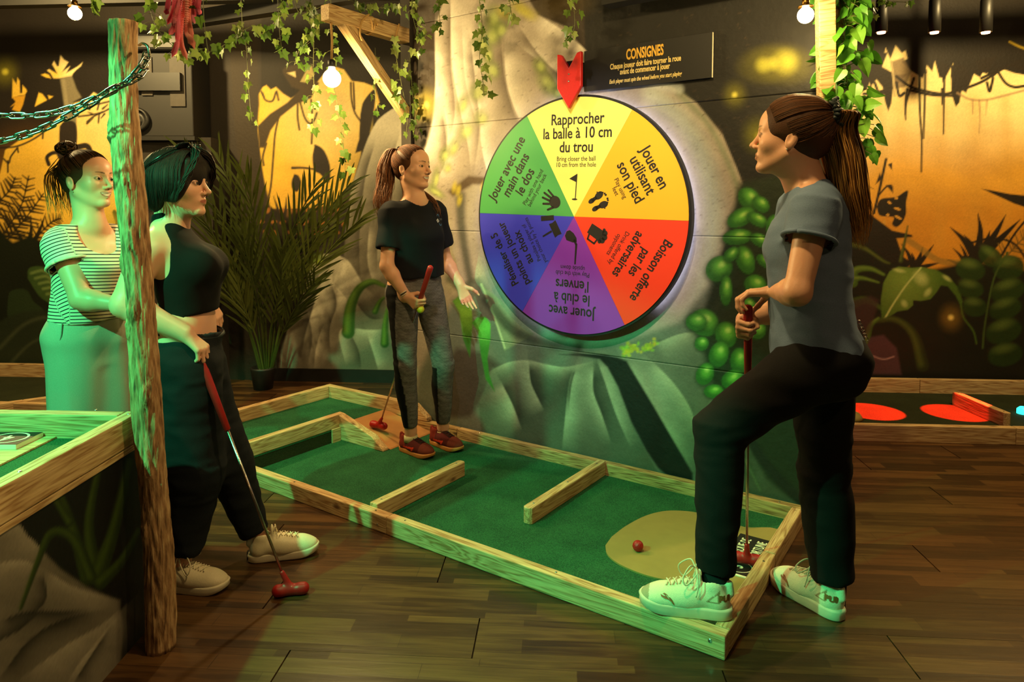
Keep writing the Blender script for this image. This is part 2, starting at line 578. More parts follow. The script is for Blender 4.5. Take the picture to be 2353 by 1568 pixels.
def paint_back(X, Y):
    c = Canvas(X, Y, DK)
    k = (44, 36, 30)
    # ---- left clearing
    c.poly([(-260, 330), (-60, 380), (0, 400), (12, 345), (45, 322), (95, 300), (130, 272), (160, 240), (200, 228), (215, 212), (240, 226), (262, 208), (275, 226), (300, 214), (345, 236), (352, 300), (356, 540), (300, 590), (120, 580), (0, 600), (-260, 600)], YEL, 2, grad=(YEL2, 280, 240, 230))
    c.ell(40, 470, 90, 120, 0.3, ORG, 0.9, 0.30)
    c.ell(290, 420, 60, 90, 0.0, (236, 210, 130), 0.9, 0.3)
    c.poly([(28, 225), (29, 180), (38, 194), (40, 178), (45, 186), (46, 214), (51, 214), (52, 196), (60, 205), (62, 210), (57, 218), (43, 220)], YEL, 1.2)
    c.poly([(28, 223), (58, 219), (53, 240), (45, 258), (28, 252), (34, 240), (24, 246), (36, 234)], (216, 160, 44), 1.2)
    c.poly([(80, 245), (89, 213), (97, 216), (108, 230)], YEL, 1.2)
    c.poly([(110, 219), (122, 222), (113, 228)], YEL, 1.2)
    c.poly([(94, 172), (103, 169), (112, 172), (117, 180), (106, 178)], YEL, 1.2)
    c.poly([(123, 180), (116, 168), (108, 162), (113, 159), (128, 168), (132, 170), (126, 158), (120, 148), (124, 140), (131, 152), (135, 152), (139, 127), (147, 137), (157, 143), (150, 154), (142, 166), (161, 152), (152, 168), (166, 160), (178, 153), (190, 143), (186, 152), (175, 161), (167, 170), (165, 176), (137, 180)], YEL2, 1.2, grad=(YEL, 125, 170, 30))
    c.poly([(138, 180), (165, 174), (176, 205), (187, 224), (168, 234), (176, 262), (176, 332), (150, 332), (150, 262), (144, 220)], (128, 118, 92), 3)
    c.stroke([(146, 185), (152, 230), (158, 330)], 7, (160, 148, 116), 3, 0.6)
    c.poly([(137, 290), (150, 278), (174, 284), (176, 330), (160, 345), (138, 345), (136, 315)], k, 2, curve=True)
    c.poly([(128, 352), (138, 336), (160, 332), (176, 340), (182, 352), (172, 368), (140, 370)], k, 2, curve=True)
    c.stroke([(136, 350), (120, 352), (108, 362), (112, 378)], 9, k, 1.5)
    c.stroke([(178, 338), (200, 336), (210, 356), (220, 380)], 13, k, 1.5)
    for p in ([(255, 245), (275, 240), (290, 270), (280, 285), (262, 282)], [(257, 292), (280, 288), (288, 322), (262, 322)], [(268, 326), (284, 324), (290, 366), (276, 360)]):
        c.poly(p, k, 2, curve=True)
    for p in ([(0, 340), (40, 336), (80, 318), (115, 292)], [(8, 365), (20, 375), (25, 360), (40, 340)], [(60, 300), (95, 300), (130, 270), (160, 245)], [(180, 268), (210, 264), (235, 258), (255, 248)], [(200, 280), (215, 268), (235, 258)], [(182, 230), (210, 240), (240, 236), (268, 228)], [(18, 370), (18, 396)], [(100, 290), (98, 318)], [(40, 340), (42, 350)], [(228, 236), (224, 252)], [(228, 262), (226, 282)], [(205, 236), (206, 252)]):
        c.stroke(p, 4, k, 1.2)
    for a, b in (((200, 284), (214, 272)), ((236, 250), (248, 240)), ((212, 262), (202, 258)), ((240, 262), (232, 272))):
        c.stroke([a, b], 5, k, 1.2, taper=0.6)
    c.fern([(-20, 580), (20, 520), (50, 470), (66, 405)], 42, (44, 36, 20), 16, 8)
    c.fern([(-60, 520), (-20, 480), (20, 440), (35, 408)], 40, (44, 36, 20), 14, 8)
    c.fern([(10, 560), (60, 500), (100, 445)], 38, (44, 36, 20), 12, 8)
    c.fern([(60, 590), (90, 540), (120, 510), (140, 502)], 26, (40, 34, 18), 12, 6)
    c.spikes(60, 590, [(-30, -70), (10, -95), (45, -100), (60, -60), (70, -30)], 15, (40, 34, 18))
    c.spikes(250, 590, [(-40, -50), (-10, -90), (20, -110), (50, -120), (60, -70)], 15, (46, 48, 22))
    c.poly([(258, 488), (262, 482), (270, 490), (282, 520), (276, 528), (264, 508)], (92, 96, 34), 2, curve=True)
    c.ell(290, 545, 60, 26, 0.9, (196, 176, 70), 0.5, 0.5)
    # dark planting along the foot of the left wall
    c.poly([(-300, 560), (-120, 540), (0, 530), (30, 556), (70, 540), (110, 560), (160, 556), (220, 572), (290, 560), (360, 548), (360, 900), (-300, 900)], DKG, 6)
    c.poly([(64, 640), (66, 618), (90, 612), (118, 622), (136, 650), (150, 700), (140, 720), (118, 700), (90, 680)], (62, 88, 40), 2.5, curve=True)
    for t in range(6):
        c.stroke([(72 + 9 * t, 628 + 12 * t), (96 + 8 * t, 622 + 13 * t), (112 + 6 * t, 628 + 14 * t)], 6, (128, 152, 84), 3, 0.7)
    c.poly([(18, 690), (24, 670), (50, 664), (66, 672), (76, 692), (100, 716), (60, 736), (20, 730)], (42, 58, 32), 2, curve=True)
    c.poly([(-40, 800), (0, 740), (60, 716), (110, 716), (150, 740), (200, 780), (240, 850), (-40, 850)], (40, 50, 32), 5, curve=True)
    c.folds([(8, (0, 800), (50, 750), (100, 730), (140, 742)), (6, (20, 840), (70, 790), (120, 770)), (6, (90, 850), (140, 800), (200, 800))], 5, (88, 96, 66), 0.5)
    # ---- pier zone and middle trees
    c.poly([(356, 0), (600, 0), (600, 880), (356, 880)], (50, 42, 35), 2)
    c.glow(397, 308, 22)
    c.glow(12, 165, 30, (110, 104, 26), (190, 178, 60))
    # ---- middle clearing
    c.poly([(592, 300), (591, 222), (604, 200), (612, 196), (622, 206), (634, 200), (650, 215), (668, 226), (690, 214), (720, 200), (760, 150), (790, 160), (808, 186), (836, 190), (862, 200), (872, 235), (856, 262), (838, 300), (828, 360), (808, 430), (770, 470), (710, 478), (650, 480), (612, 480), (604, 400)], YEL, 2, grad=(YEL2, 760, 260, 160))
    c.ell(690, 440, 70, 60, 0, ORG, 0.9, 0.35)
    br = (66, 52, 34)
    c.poly([(520, 0), (575, 0), (590, 90), (596, 240), (590, 300), (600, 380), (622, 480), (560, 480), (540, 300)], (54, 44, 32), 3)
    c.poly([(592, 290), (620, 262), (660, 236), (690, 206), (712, 180), (734, 190), (715, 226), (680, 240), (645, 268), (622, 300), (608, 340), (596, 340)], br, 2.5)
    c.poly([(670, 200), (650, 160), (690, 150), (720, 170), (712, 210)], br, 3, curve=True)
    c.poly([(660, 168), (678, 164), (680, 178)], YEL2, 1.2)
    c.poly([(690, 188), (705, 160), (716, 150), (722, 172), (706, 190)], (190, 170, 110), 1.5)
    for p in ([(603, 214), (610, 230), (626, 232), (634, 212)], [(636, 210), (640, 230)], [(600, 210), (606, 222)], [(640, 270), (632, 310), (628, 360), (622, 430), (612, 470)], [(612, 330), (604, 360), (606, 380)], [(684, 240), (684, 270), (688, 298)], [(690, 236), (700, 270), (712, 284), (722, 276), (728, 260)], [(715, 230), (718, 280), (716, 330)], [(806, 190), (808, 230), (816, 260), (832, 284), (840, 306)], [(812, 190), (815, 250)]):
        c.stroke(p, 4.5, br, 1.2)
    c.poly([(722, 338), (724, 332), (744, 345), (758, 380), (756, 420), (735, 400), (722, 392), (718, 362)], k, 1.5, curve=True)
    c.stroke([(672, 386), (700, 386), (738, 392)], 6, k, 1.2, taper=0.4)
    c.poly([(676, 400), (686, 404), (692, 420), (684, 440), (672, 436), (670, 418)], k, 2, curve=True)
    c.poly([(838, 296), (840, 262), (856, 268), (858, 312)], (150, 132, 70), 2)
    c.poly([(828, 262), (836, 232), (862, 206), (858, 262), (842, 330), (826, 330)], k, 2, curve=True)
    c.poly([(816, 352), (828, 318), (858, 308), (846, 340)], k, 2, curve=True)
    c.poly([(560, 470), (620, 474), (660, 500), (700, 480), (760, 500), (800, 470), (830, 470), (830, 880), (545, 880)], (38, 32, 24), 4)
    c.spikes(640, 540, [(-40, -70), (-12, -90), (18, -86), (40, -60)], 14, (44, 36, 24))
    c.spikes(716, 560, [(-60, -60), (-20, -110), (14, -120), (44, -90)], 15, (44, 36, 24))
    for t in range(22):
        c.ell(600 + 9 * t + 6 * math.sin(t * 3), 510 + 30 * math.sin(t * 2.1), 7, 4, t, (190, 120, 44), 0.5, 0.7)
    # teal-green leaves behind the front player
    g1, g2 = (40, 66, 40), (66, 104, 60)
    c.blade([(430, 560), (440, 530), (468, 505), (482, 506)], 16, g1, g2)
    c.blade([(484, 505), (484, 540), (480, 580)], 12, g1, g2, 0.8)
    c.poly([(460, 585), (492, 604), (508, 640), (498, 660), (478, 640)], g2, 2.5, curve=True)
    c.blade([(492, 700), (500, 660), (525, 640)], 12, g2, (110, 150, 70))
    c.blade([(512, 690), (518, 740), (530, 790)], 11, g1, g2)
    c.blade([(575, 760), (560, 700), (545, 640)], 12, g1, g2, 0.7)
    # ---- the pale boulders left of the wheel wall
    r0, rl, rd = (124, 117, 102), (214, 206, 184), (58, 53, 45)
    c.poly([(790, 590), (796, 500), (806, 440), (826, 372), (846, 318), (868, 276), (900, 252), (946, 236), (980, 236), (980, 868), (830, 868), (800, 700)], r0, 3, curve=False, grad=(rl, 915, 300, 150))
    for pts, w, side in (([(946, 236), (900, 254), (868, 280), (846, 322), (826, 380), (806, 450), (796, 560)], 50, -1), ([(930, 262), (900, 330), (872, 420), (858, 560)], 50, -1), ([(906, 470), (898, 560), (902, 640)], 36, -1), ([(850, 520), (846, 600), (862, 660)], 34, -1)):
        c.crease(pts, w, rl, 0.85, side)
    for pts, w, side in (([(860, 330), (836, 420), (824, 560), (830, 680)], 40, 1), ([(916, 310), (882, 430), (866, 560), (868, 650)], 44, 1), ([(936, 400), (915, 500), (904, 600)], 34, 1)):
        c.crease(pts, w, rd, 0.8, side)
    c.poly([(640, 866), (646, 806), (664, 748), (690, 700), (706, 640), (718, 604), (742, 584), (774, 586), (798, 598), (816, 622), (838, 660), (872, 690), (900, 770), (912, 868)], r0, 3, grad=(rl, 780, 610, 120))
    for pts, w, side in (([(742, 586), (774, 588), (800, 602), (818, 630), (838, 664)], 34, 1), ([(764, 600), (740, 650), (716, 720), (690, 810)], 50, -1), ([(722, 606), (706, 650), (690, 704), (664, 756), (648, 820)], 40, -1), ([(756, 640), (784, 674), (804, 700)], 30, 1), ([(742, 752), (728, 800), (722, 856)], 34, -1), ([(798, 748), (780, 770), (796, 840)], 34, -1), ([(812, 756), (850, 760), (884, 758)], 30, 1), ([(846, 770), (862, 820), (872, 856)], 34, -1)):
        c.crease(pts, w, rl, 0.85, side)
    for pts, w, side in (([(734, 610), (722, 690), (700, 770), (686, 850)], 36, 1), ([(760, 650), (772, 700), (756, 760), (762, 860)], 34, 1), ([(815, 690), (850, 730), (890, 730)], 36, -1), ([(806, 770), (824, 810), (830, 860)], 34, 1), ([(706, 720), (716, 780), (702, 850)], 24, 1)):
        c.crease(pts, w, rd, 0.8, side)
    c.ell(728, 596, 24, 12, 0, (100, 124, 40), 0.6, 0.9)
    c.ell(735, 604, 9, 6, 0, (170, 190, 60), 0.6, 0.9)
    gl, gd = (120, 160, 62), (54, 92, 34)
    c.blade([(800, 764), (806, 706), (826, 664), (856, 648), (884, 658)], 30, gd, gl)
    c.blade([(884, 790), (886, 740), (896, 690)], 20, gd, gl)
    c.blade([(862, 716), (874, 692), (890, 680)], 14, gd, gl)
    # ---- right clearing
    c.poly([(1940, 330), (1958, 250), (1975, 215), (1992, 205), (2003, 178), (2012, 150), (2024, 160), (2035, 110), (2046, 136), (2058, 104), (2072, 122), (2085, 112), (2100, 128), (2072, 142), (2092, 162), (2120, 180), (2130, 150), (2142, 165), (2148, 140), (2158, 178), (2172, 180), (2190, 146), (2184, 176), (2200, 200), (2220, 214), (2238, 170), (2252, 178), (2262, 160), (2280, 180), (2302, 158), (2330, 168), (2353, 172), (2620, 200), (2620, 640), (2280, 640), (2200, 610), (2090, 604), (1960, 600)], YEL2, 2)
    c.poly([(1940, 380), (2050, 340), (2200, 350), (2353, 330), (2620, 330), (2620, 650), (1940, 620)], (220, 160, 56), 70)
    c.poly([(1940, 480), (2100, 460), (2353, 450), (2620, 450), (2620, 660), (1940, 640)], (206, 138, 40), 50)
    for x, w in ((2020, 20), (2070, 30), (2160, 26), (2240, 34), (2310, 22)):
        c.stroke([(x, 230), (x + 4, 400), (x - 3, 560)], w, (204, 150, 56), w * 0.6, 0.28)
    for x, y, r in ((2120, 330, 50), (2230, 360, 60), (2290, 300, 40), (2180, 270, 36)):
        c.ell(x, y, r, r * 0.7, 0.3, (196, 148, 92), 0.9, 0.28)
    d2 = (36, 28, 20)
    for p in ([(2020, 150), (2060, 172), (2085, 170), (2052, 205), (2048, 238), (2041, 256), (2034, 235), (2028, 200), (2012, 180)], [(2078, 105), (2120, 130), (2130, 168), (2105, 168), (2090, 150)], [(2185, 150), (2215, 150), (2232, 182), (2210, 205), (2205, 235), (2196, 246), (2186, 215)], [(2160, 140), (2178, 150), (2172, 180), (2166, 190)], [(2240, 140), (2290, 130), (2268, 170), (2250, 165)], [(1990, 130), (2040, 120), (2016, 180), (2000, 200)]):
        c.poly(p, d2, 1.6)
    c.poly([(2048, 142), (2076, 132), (2094, 165), (2080, 200), (2056, 204)], (120, 100, 74), 3, 0.9)
    c.stroke([(2048, 142), (2052, 170), (2056, 220)], 5, (186, 166, 120), 1.5)
    for p in ([(1985, 216), (2010, 214), (2040, 206)], [(2060, 176), (2090, 198), (2120, 208), (2170, 216), (2215, 204), (2260, 186), (2300, 160), (2345, 140)], [(2095, 208), (2140, 218), (2190, 220)], [(2290, 160), (2310, 190), (2330, 200), (2353, 198)], [(2268, 190), (2274, 210), (2282, 180)], [(2010, 190), (2020, 214), (2036, 212)], [(2060, 190), (2066, 220), (2078, 214)], [(2000, 200), (1990, 240)], [(2330, 150), (2353, 158)], [(2255, 180), (2280, 168), (2320, 150)]):
        c.stroke(p, 6.5, d2, 1.4)
    for p in ([(2085, 205), (2080, 240), (2081, 275)], [(2100, 180), (2084, 230), (2080, 262)], [(2112, 160), (2114, 260), (2118, 320), (2117, 395)], [(2126, 160), (2124, 260), (2122, 318)], [(2170, 160), (2169, 230), (2168, 308)], [(1995, 220), (1995, 266)], [(2165, 205), (2165, 240)]):
        c.stroke(p, 6, d2, 1.3, taper=0.4)
    c.stroke([(2200, 214), (2228, 228), (2262, 230), (2300, 222), (2360, 206)], 5, (150, 122, 92), 2.5, 0.8)
    for p in ([(2250, 230), (2252, 270), (2250, 306)], [(2235, 230), (2235, 262)], [(2268, 230), (2266, 264)]):
        c.stroke(p, 4, (150, 122, 92), 1.6, 0.8, taper=0.6)
    c.stroke([(2320, 96), (2340, 106), (2356, 112)], 5, (180, 150, 40), 2, 0.9)
    # silhouettes on the right clearing
    c.stroke([(1992, 500), (1998, 460), (1982, 385)], 4, d2, 1)
    c.stroke([(2008, 490), (2020, 440), (2036, 366)], 6, d2, 1)
    for p in ([(1976, 400), (1982, 382), (1986, 396), (1980, 404)], [(2040, 378), (2050, 374), (2050, 392)], [(1990, 424), (2010, 436), (2000, 432)], [(2012, 424), (2022, 396), (2026, 412)], [(2036, 426), (2052, 428), (2052, 444)]):
        c.poly(p, d2, 1.2)
    c.stroke([(2018, 450), (2036, 430), (2048, 426)], 4, d2, 1)
    c.poly([(2014, 475), (2024, 458), (2050, 454), (2062, 452), (2086, 438), (2082, 466), (2082, 490), (2074, 510), (2060, 522), (2050, 515), (2054, 500), (2036, 498), (2020, 494)], d2, 1.6, curve=True)
    for x, y, rx, ry, t in ((2044, 466, 5, 3, 0.6), (2062, 480, 8, 3, 0.3), (2040, 494, 4, 3, 0), (2064, 500, 9, 3, 0.5), (2032, 512, 4, 7, 0), (2060, 456, 4, 3, 0)):
        c.ell(x, y, rx, ry, t, (206, 150, 60), 0.3)
    c.poly([(1950, 500), (1985, 480), (2010, 500), (2050, 530), (2095, 540), (2098, 545), (2060, 548), (2075, 590), (2098, 605), (2075, 620), (1950, 640)], d2, 2)
    c.spikes(2100, 620, [(-30, -60), (-6, -40), (20, -52), (46, -58), (60, -16)], 16, d2)
    c.spikes(2245, 600, [(-62, -78), (-30, -60), (2, -110), (30, -70), (66, -106), (100, -96), (-40, -10)], 24, d2)
    c.spikes(2225, 620, [(-36, -50), (-50, -24), (-20, -60)], 15, d2)
    c.poly([(2256, 434), (2280, 438), (2320, 446), (2360, 450), (2360, 478), (2330, 468), (2300, 454)], d2, 1.5)
    c.fern([(2290, 620), (2330, 570), (2370, 530)], 34, (120, 90, 36), 10, 6)
    for p in ([(2225, 560), (2280, 548), (2330, 560), (2360, 600)], [(2300, 590), (2330, 540), (2362, 500)]):
        c.stroke(p, 5, d2, 1.2)
    c.stroke([(2086, 552), (2120, 575), (2160, 600), (2210, 606)], 14, (140, 112, 50), 3, 0.7)
    # planting on the right
    c.poly([(1930, 600), (1960, 560), (2000, 570), (2040, 600), (2090, 612), (2130, 622), (2180, 612), (2240, 600), (2290, 610), (2353, 620), (2620, 620), (2620, 900), (1930, 900)], (30, 28, 17), 6)
    gA, gB, gC = (70, 98, 30), (120, 146, 60), (186, 196, 120)
    c.blade([(1950, 560), (1985, 570), (2030, 600), (2045, 606)], 14, (58, 66, 24), (96, 104, 40))
    c.blade([(2070, 600), (2078, 560), (2086, 520)], 10, (58, 66, 24), (96, 104, 40))
    c.blade([(1960, 650), (1966, 622), (2000, 618), (2032, 632)], 22, gA, gB)
    c.blade([(1964, 640), (1985, 640), (2020, 650)], 14, gA, gB)
    c.blade([(1955, 700), (1990, 690), (2030, 712)], 26, (56, 76, 26), gA)
    c.poly([(2026, 740), (2024, 690), (2030, 650), (2044, 624), (2064, 613), (2096, 616), (2118, 614), (2150, 620), (2180, 636), (2204, 664), (2212, 694), (2208, 704), (2196, 680), (2178, 658), (2162, 656), (2152, 672), (2138, 688), (2116, 692), (2098, 690), (2098, 702), (2086, 712), (2062, 716), (2044, 728)], gA, 2, grad=(gB, 2080, 650, 90))
    c.stroke([(2030, 738), (2052, 700), (2082, 656), (2116, 616)], 4, gC, 1.5, 0.9)
    for x, y, rx, ry, t in ((2066, 622, 12, 4, 0.2), (2116, 640, 16, 12, 0.8), (2132, 672, 10, 6, 2.2), (2078, 698, 8, 6, 1), (2176, 640, 10, 4, 0.6)):
        c.ell(x, y, rx, ry, t, gC, 0.8, 0.75)
    c.stroke([(2208, 700), (2214, 730), (2236, 760), (2244, 790)], 4, gA, 1.5)
    for k2, (x, y, rx, ry, t) in enumerate(((2230, 620, 34, 26, 0.2), (2276, 590, 30, 22, 0.6), (2318, 616, 36, 28, -0.2), (2230, 664, 30, 22, 0.2), (2316, 668, 40, 26, -0.3), (2240, 706, 28, 22, 0.1), (2310, 710, 38, 24, -0.3), (2306, 762, 42, 28, -0.3), (2310, 816, 40, 26, -0.2))):
        c.ell(x, y, rx, ry, t, (40, 60, 20), 0.12, 0.95)
        c.ell(x - 4, y - ry * 0.55, rx * 0.55, ry * 0.35, t, (104, 124, 56), 0.9, 0.6)
    c.stroke([(2316, 580), (2284, 640), (2264, 740), (2258, 800)], 4, (70, 90, 36), 1.5)
    c.blade([(2120, 840), (2100, 770), (2060, 736), (2010, 740)], 30, (44, 50, 18), (84, 96, 36))
    c.blade([(1990, 790), (2000, 750), (2020, 732)], 18, gA, gB)
    c.poly([(1985, 860), (1988, 800), (2000, 775), (2030, 770), (2060, 800), (2072, 862)], (84, 56, 62), 4)
    c.stroke([(2004, 818), (2030, 826), (2054, 820)], 3, (190, 150, 150), 1.5, 0.8)
    c.poly([(1950, 860), (1958, 690), (2000, 680), (2020, 690), (2000, 760), (1982, 800), (1980, 860)], (64, 44, 44), 5, 0.8)
    c.glow(2185, 730, 26, (140, 110, 40), (250, 220, 120))
    c.mottle(0.05, 0.02, 3)
    return c.C

def paint_wheel_wall(X, Y):
    c = Canvas(X, Y, (56, 46, 37))
    c.poly([(1330, -300), (2000, -300), (2000, 1300), (1700, 1300), (1660, 300), (1540, 196), (1345, 120)], (25, 23, 20), 3)
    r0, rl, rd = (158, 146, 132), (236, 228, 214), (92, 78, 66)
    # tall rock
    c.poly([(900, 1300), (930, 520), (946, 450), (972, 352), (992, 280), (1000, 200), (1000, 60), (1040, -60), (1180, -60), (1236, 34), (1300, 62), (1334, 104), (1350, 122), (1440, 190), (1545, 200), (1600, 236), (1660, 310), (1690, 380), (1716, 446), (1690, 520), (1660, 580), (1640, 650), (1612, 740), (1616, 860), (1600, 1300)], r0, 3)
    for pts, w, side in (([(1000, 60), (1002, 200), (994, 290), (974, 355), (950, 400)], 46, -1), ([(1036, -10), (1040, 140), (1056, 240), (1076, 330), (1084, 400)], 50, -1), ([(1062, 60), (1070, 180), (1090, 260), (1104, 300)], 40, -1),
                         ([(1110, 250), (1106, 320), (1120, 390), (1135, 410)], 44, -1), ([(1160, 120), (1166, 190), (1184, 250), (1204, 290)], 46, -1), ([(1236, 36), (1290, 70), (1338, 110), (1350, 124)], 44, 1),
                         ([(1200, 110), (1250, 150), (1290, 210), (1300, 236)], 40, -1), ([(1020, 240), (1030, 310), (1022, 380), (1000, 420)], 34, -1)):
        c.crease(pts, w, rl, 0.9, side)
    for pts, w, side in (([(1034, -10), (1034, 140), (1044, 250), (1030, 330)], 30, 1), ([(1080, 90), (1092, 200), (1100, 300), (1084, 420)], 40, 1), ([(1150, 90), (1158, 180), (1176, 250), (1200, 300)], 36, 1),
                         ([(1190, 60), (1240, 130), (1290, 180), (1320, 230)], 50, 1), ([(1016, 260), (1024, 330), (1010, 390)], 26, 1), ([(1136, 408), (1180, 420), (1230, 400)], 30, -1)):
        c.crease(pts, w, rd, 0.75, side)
    # lower folds behind the middle player
    c.folds([(34, (1090, 430), (1080, 480), (1086, 560), (1104, 640)), (26, (1020, 500), (1034, 580), (1036, 660)), (18, (1120, 420), (1112, 470))], 12, (168, 160, 134), 0.7)
    c.folds([(22, (1058, 450), (1060, 520), (1076, 620), (1090, 680)), (24, (1036, 640), (1060, 660), (1088, 650))], 8, (62, 66, 54), 0.85)
    c.poly([(1030, 440), (1076, 404), (1128, 408), (1130, 424), (1086, 424), (1040, 452)], (88, 70, 48), 5)
    for x, y in ((1053, 438), (1056, 460), (1110, 430), (1044, 430)):
        c.ell(x, y, 5, 12, 0.2, (196, 180, 50), 0.8, 0.8)
    # trailing painted leaves
    for x, y, rx, ry, t in ((1132, 40, 20, 30, 0), (1130, 80, 22, 30, 0.3), (1150, 66, 16, 22, 0.4), (1105, 100, 20, 18, 0.4), (1130, 160, 18, 24, -0.3), (1120, 125, 14, 20, 0), (1098, 210, 20, 26, 0.5), (1070, 300, 18, 24, 0.4), (1106, 270, 18, 20, 0), (1040, 340, 14, 26, 0.5), (1026, 384, 12, 14, 0), (1000, 410, 9, 28, 0.2), (1062, 240, 12, 24, 0.3), (1000, 440, 26, 10, 0.6), (1020, 356, 12, 20, 0.3), (1258, 190, 22, 36, -0.5), (1240, 150, 16, 20, -0.4), (1280, 210, 12, 16, 0)):
        c.ell(x, y, rx, ry, t, (112, 128, 58), 0.5, 0.6)
        c.ell(x + 3, y + 3, rx * 0.45, ry * 0.45, t, (184, 196, 110), 0.8, 0.7)
    for x, y in ((1195, 18), (1215, 32), (1160, 30)):
        c.ell(x, y, 20, 12, 0.5, (176, 168, 44), 0.8, 0.7)
    c.ell(1290, 0, 60, 40, 0, (70, 56, 22), 0.7, 0.8)
    c.glow(977, 242, 32, (188, 170, 60), (250, 232, 120))
    # pale rim right of the wheel: airbrushed stone plus its backlight glow, painted in
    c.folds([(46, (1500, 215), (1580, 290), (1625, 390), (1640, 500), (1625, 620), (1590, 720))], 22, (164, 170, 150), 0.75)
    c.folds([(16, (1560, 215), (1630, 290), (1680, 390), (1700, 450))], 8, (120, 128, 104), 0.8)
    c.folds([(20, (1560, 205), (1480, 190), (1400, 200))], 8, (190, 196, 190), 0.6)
    # lower rocks, grey green
    g0, gl, gd = (98, 104, 90), (166, 172, 140), (38, 44, 37)
    c.poly([(1040, 690), (1100, 640), (1150, 720), (1240, 790), (1330, 800), (1450, 780), (1560, 740), (1640, 640), (1700, 800), (1860, 1000), (1900, 1300), (900, 1300), (960, 860)], g0, 12)
    c.poly([(1000, 860), (1050, 800), (1110, 810), (1150, 840), (1120, 900), (1080, 960), (1000, 960)], (66, 60, 52), 10)
    c.poly([(1104, 650), (1116, 664), (1152, 690), (1190, 730), (1228, 768), (1160, 806), (1146, 766), (1131, 718)], (128, 136, 104), 3, grad=((166, 170, 132), 1140, 700, 60))
    c.folds([(5, (1106, 654), (1132, 716), (1160, 800))], 2, (190, 196, 150), 0.9)
    c.folds([(26, (1120, 690), (1180, 760), (1260, 790), (1330, 800))], 8, gd, 0.8)
    c.poly([(1110, 1040), (1100, 930), (1132, 846), (1170, 833), (1214, 830), (1250, 838), (1296, 844), (1340, 836), (1372, 827), (1390, 838), (1416, 880), (1445, 960), (1480, 1030), (1520, 1100)], (78, 86, 70), 3)
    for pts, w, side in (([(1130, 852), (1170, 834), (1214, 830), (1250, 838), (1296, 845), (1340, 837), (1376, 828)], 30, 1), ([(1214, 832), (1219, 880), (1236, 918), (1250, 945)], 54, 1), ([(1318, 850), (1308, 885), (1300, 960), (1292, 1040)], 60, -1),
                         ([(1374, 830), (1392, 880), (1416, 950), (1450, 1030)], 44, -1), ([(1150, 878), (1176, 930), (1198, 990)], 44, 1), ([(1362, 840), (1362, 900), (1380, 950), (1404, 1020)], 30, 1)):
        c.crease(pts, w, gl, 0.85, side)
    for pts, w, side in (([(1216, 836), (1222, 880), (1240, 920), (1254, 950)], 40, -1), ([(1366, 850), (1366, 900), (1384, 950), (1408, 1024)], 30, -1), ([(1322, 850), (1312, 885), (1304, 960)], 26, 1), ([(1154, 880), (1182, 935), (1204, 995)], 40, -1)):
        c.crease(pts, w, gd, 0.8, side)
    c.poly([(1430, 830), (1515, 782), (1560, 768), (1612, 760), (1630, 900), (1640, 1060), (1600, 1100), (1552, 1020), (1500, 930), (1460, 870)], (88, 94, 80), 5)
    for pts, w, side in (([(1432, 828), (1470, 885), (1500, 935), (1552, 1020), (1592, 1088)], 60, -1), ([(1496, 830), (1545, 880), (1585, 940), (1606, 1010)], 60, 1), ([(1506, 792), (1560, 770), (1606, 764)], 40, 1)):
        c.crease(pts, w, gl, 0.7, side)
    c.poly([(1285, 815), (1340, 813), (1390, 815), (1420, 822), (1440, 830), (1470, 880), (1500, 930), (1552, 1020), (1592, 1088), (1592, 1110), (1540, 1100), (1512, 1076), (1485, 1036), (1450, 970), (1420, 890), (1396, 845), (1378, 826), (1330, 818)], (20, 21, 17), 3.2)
    r = np.random.default_rng(6)
    for _ in range(60):
        x = r.uniform(1428, 1512)
        c.ell(x, 806 - (x - 1428) * 0.16 + r.normal(0, 6), r.uniform(2, 6), r.uniform(2, 5), 0, (124 + r.uniform(0, 70), 150 + r.uniform(0, 40), 46), 0.6, 0.8)
    c.poly([(1600, 760), (1640, 640), (1700, 420), (1900, 380), (1900, 1200), (1760, 1120), (1690, 980), (1640, 900)], (30, 40, 24), 10)
    c.poly([(1640, 920), (1690, 960), (1760, 1100), (1830, 1160), (1700, 1140), (1620, 1060)], (66, 78, 62), 10)
    c.stroke([(1716, 1000), (1770, 1080), (1850, 1160)], 22, (26, 32, 24), 5)
    c.blade([(1630, 1000), (1700, 1040), (1750, 1130)], 20, (54, 70, 50), (96, 116, 84))
    # glossy painted leaves
    for x, y, rx, ry, t in ((1722, 458, 30, 22, 0.8), (1748, 470, 22, 16, 0.7), (1702, 500, 34, 20, -0.5), (1740, 505, 26, 14, 0.5), (1694, 545, 34, 18, -0.1), (1745, 552, 22, 14, 0.5), (1652, 618, 32, 28, -0.7), (1712, 598, 20, 34, -0.4), (1680, 585, 20, 14, -0.8), (1736, 655, 26, 22, 0.5), (1668, 668, 14, 34, 0), (1756, 600, 20, 12, 0.7), (1618, 742, 34, 30, 0.6), (1668, 770, 24, 30, -0.3), (1612, 790, 16, 16, 0), (1652, 815, 22, 30, 0.3), (1698, 830, 20, 30, 0), (1620, 860, 20, 26, 0.4), (1682, 872, 26, 20, -0.6), (1740, 760, 20, 20, 0), (1720, 700, 18, 14, 0.6), (1600, 740, 24, 20, 0), (1640, 900, 22, 16, 0), (1780, 520, 20, 26, 0)):
        c.ell(x, y + ry * 0.1, rx * 1.12, ry * 1.12, t, (20, 48, 18), 0.30, 0.8)
        c.ell(x, y, rx, ry, t, (40, 96, 32), 0.07, 0.97)
        c.ell(x + rx * 0.15, y - ry * 0.25, rx * 0.55, ry * 0.5, t, (96, 170, 60), 0.8, 0.9)
        c.ell(x + rx * 0.2, y - ry * 0.35, rx * 0.25, ry * 0.2, t, (176, 214, 110), 0.8, 0.7)
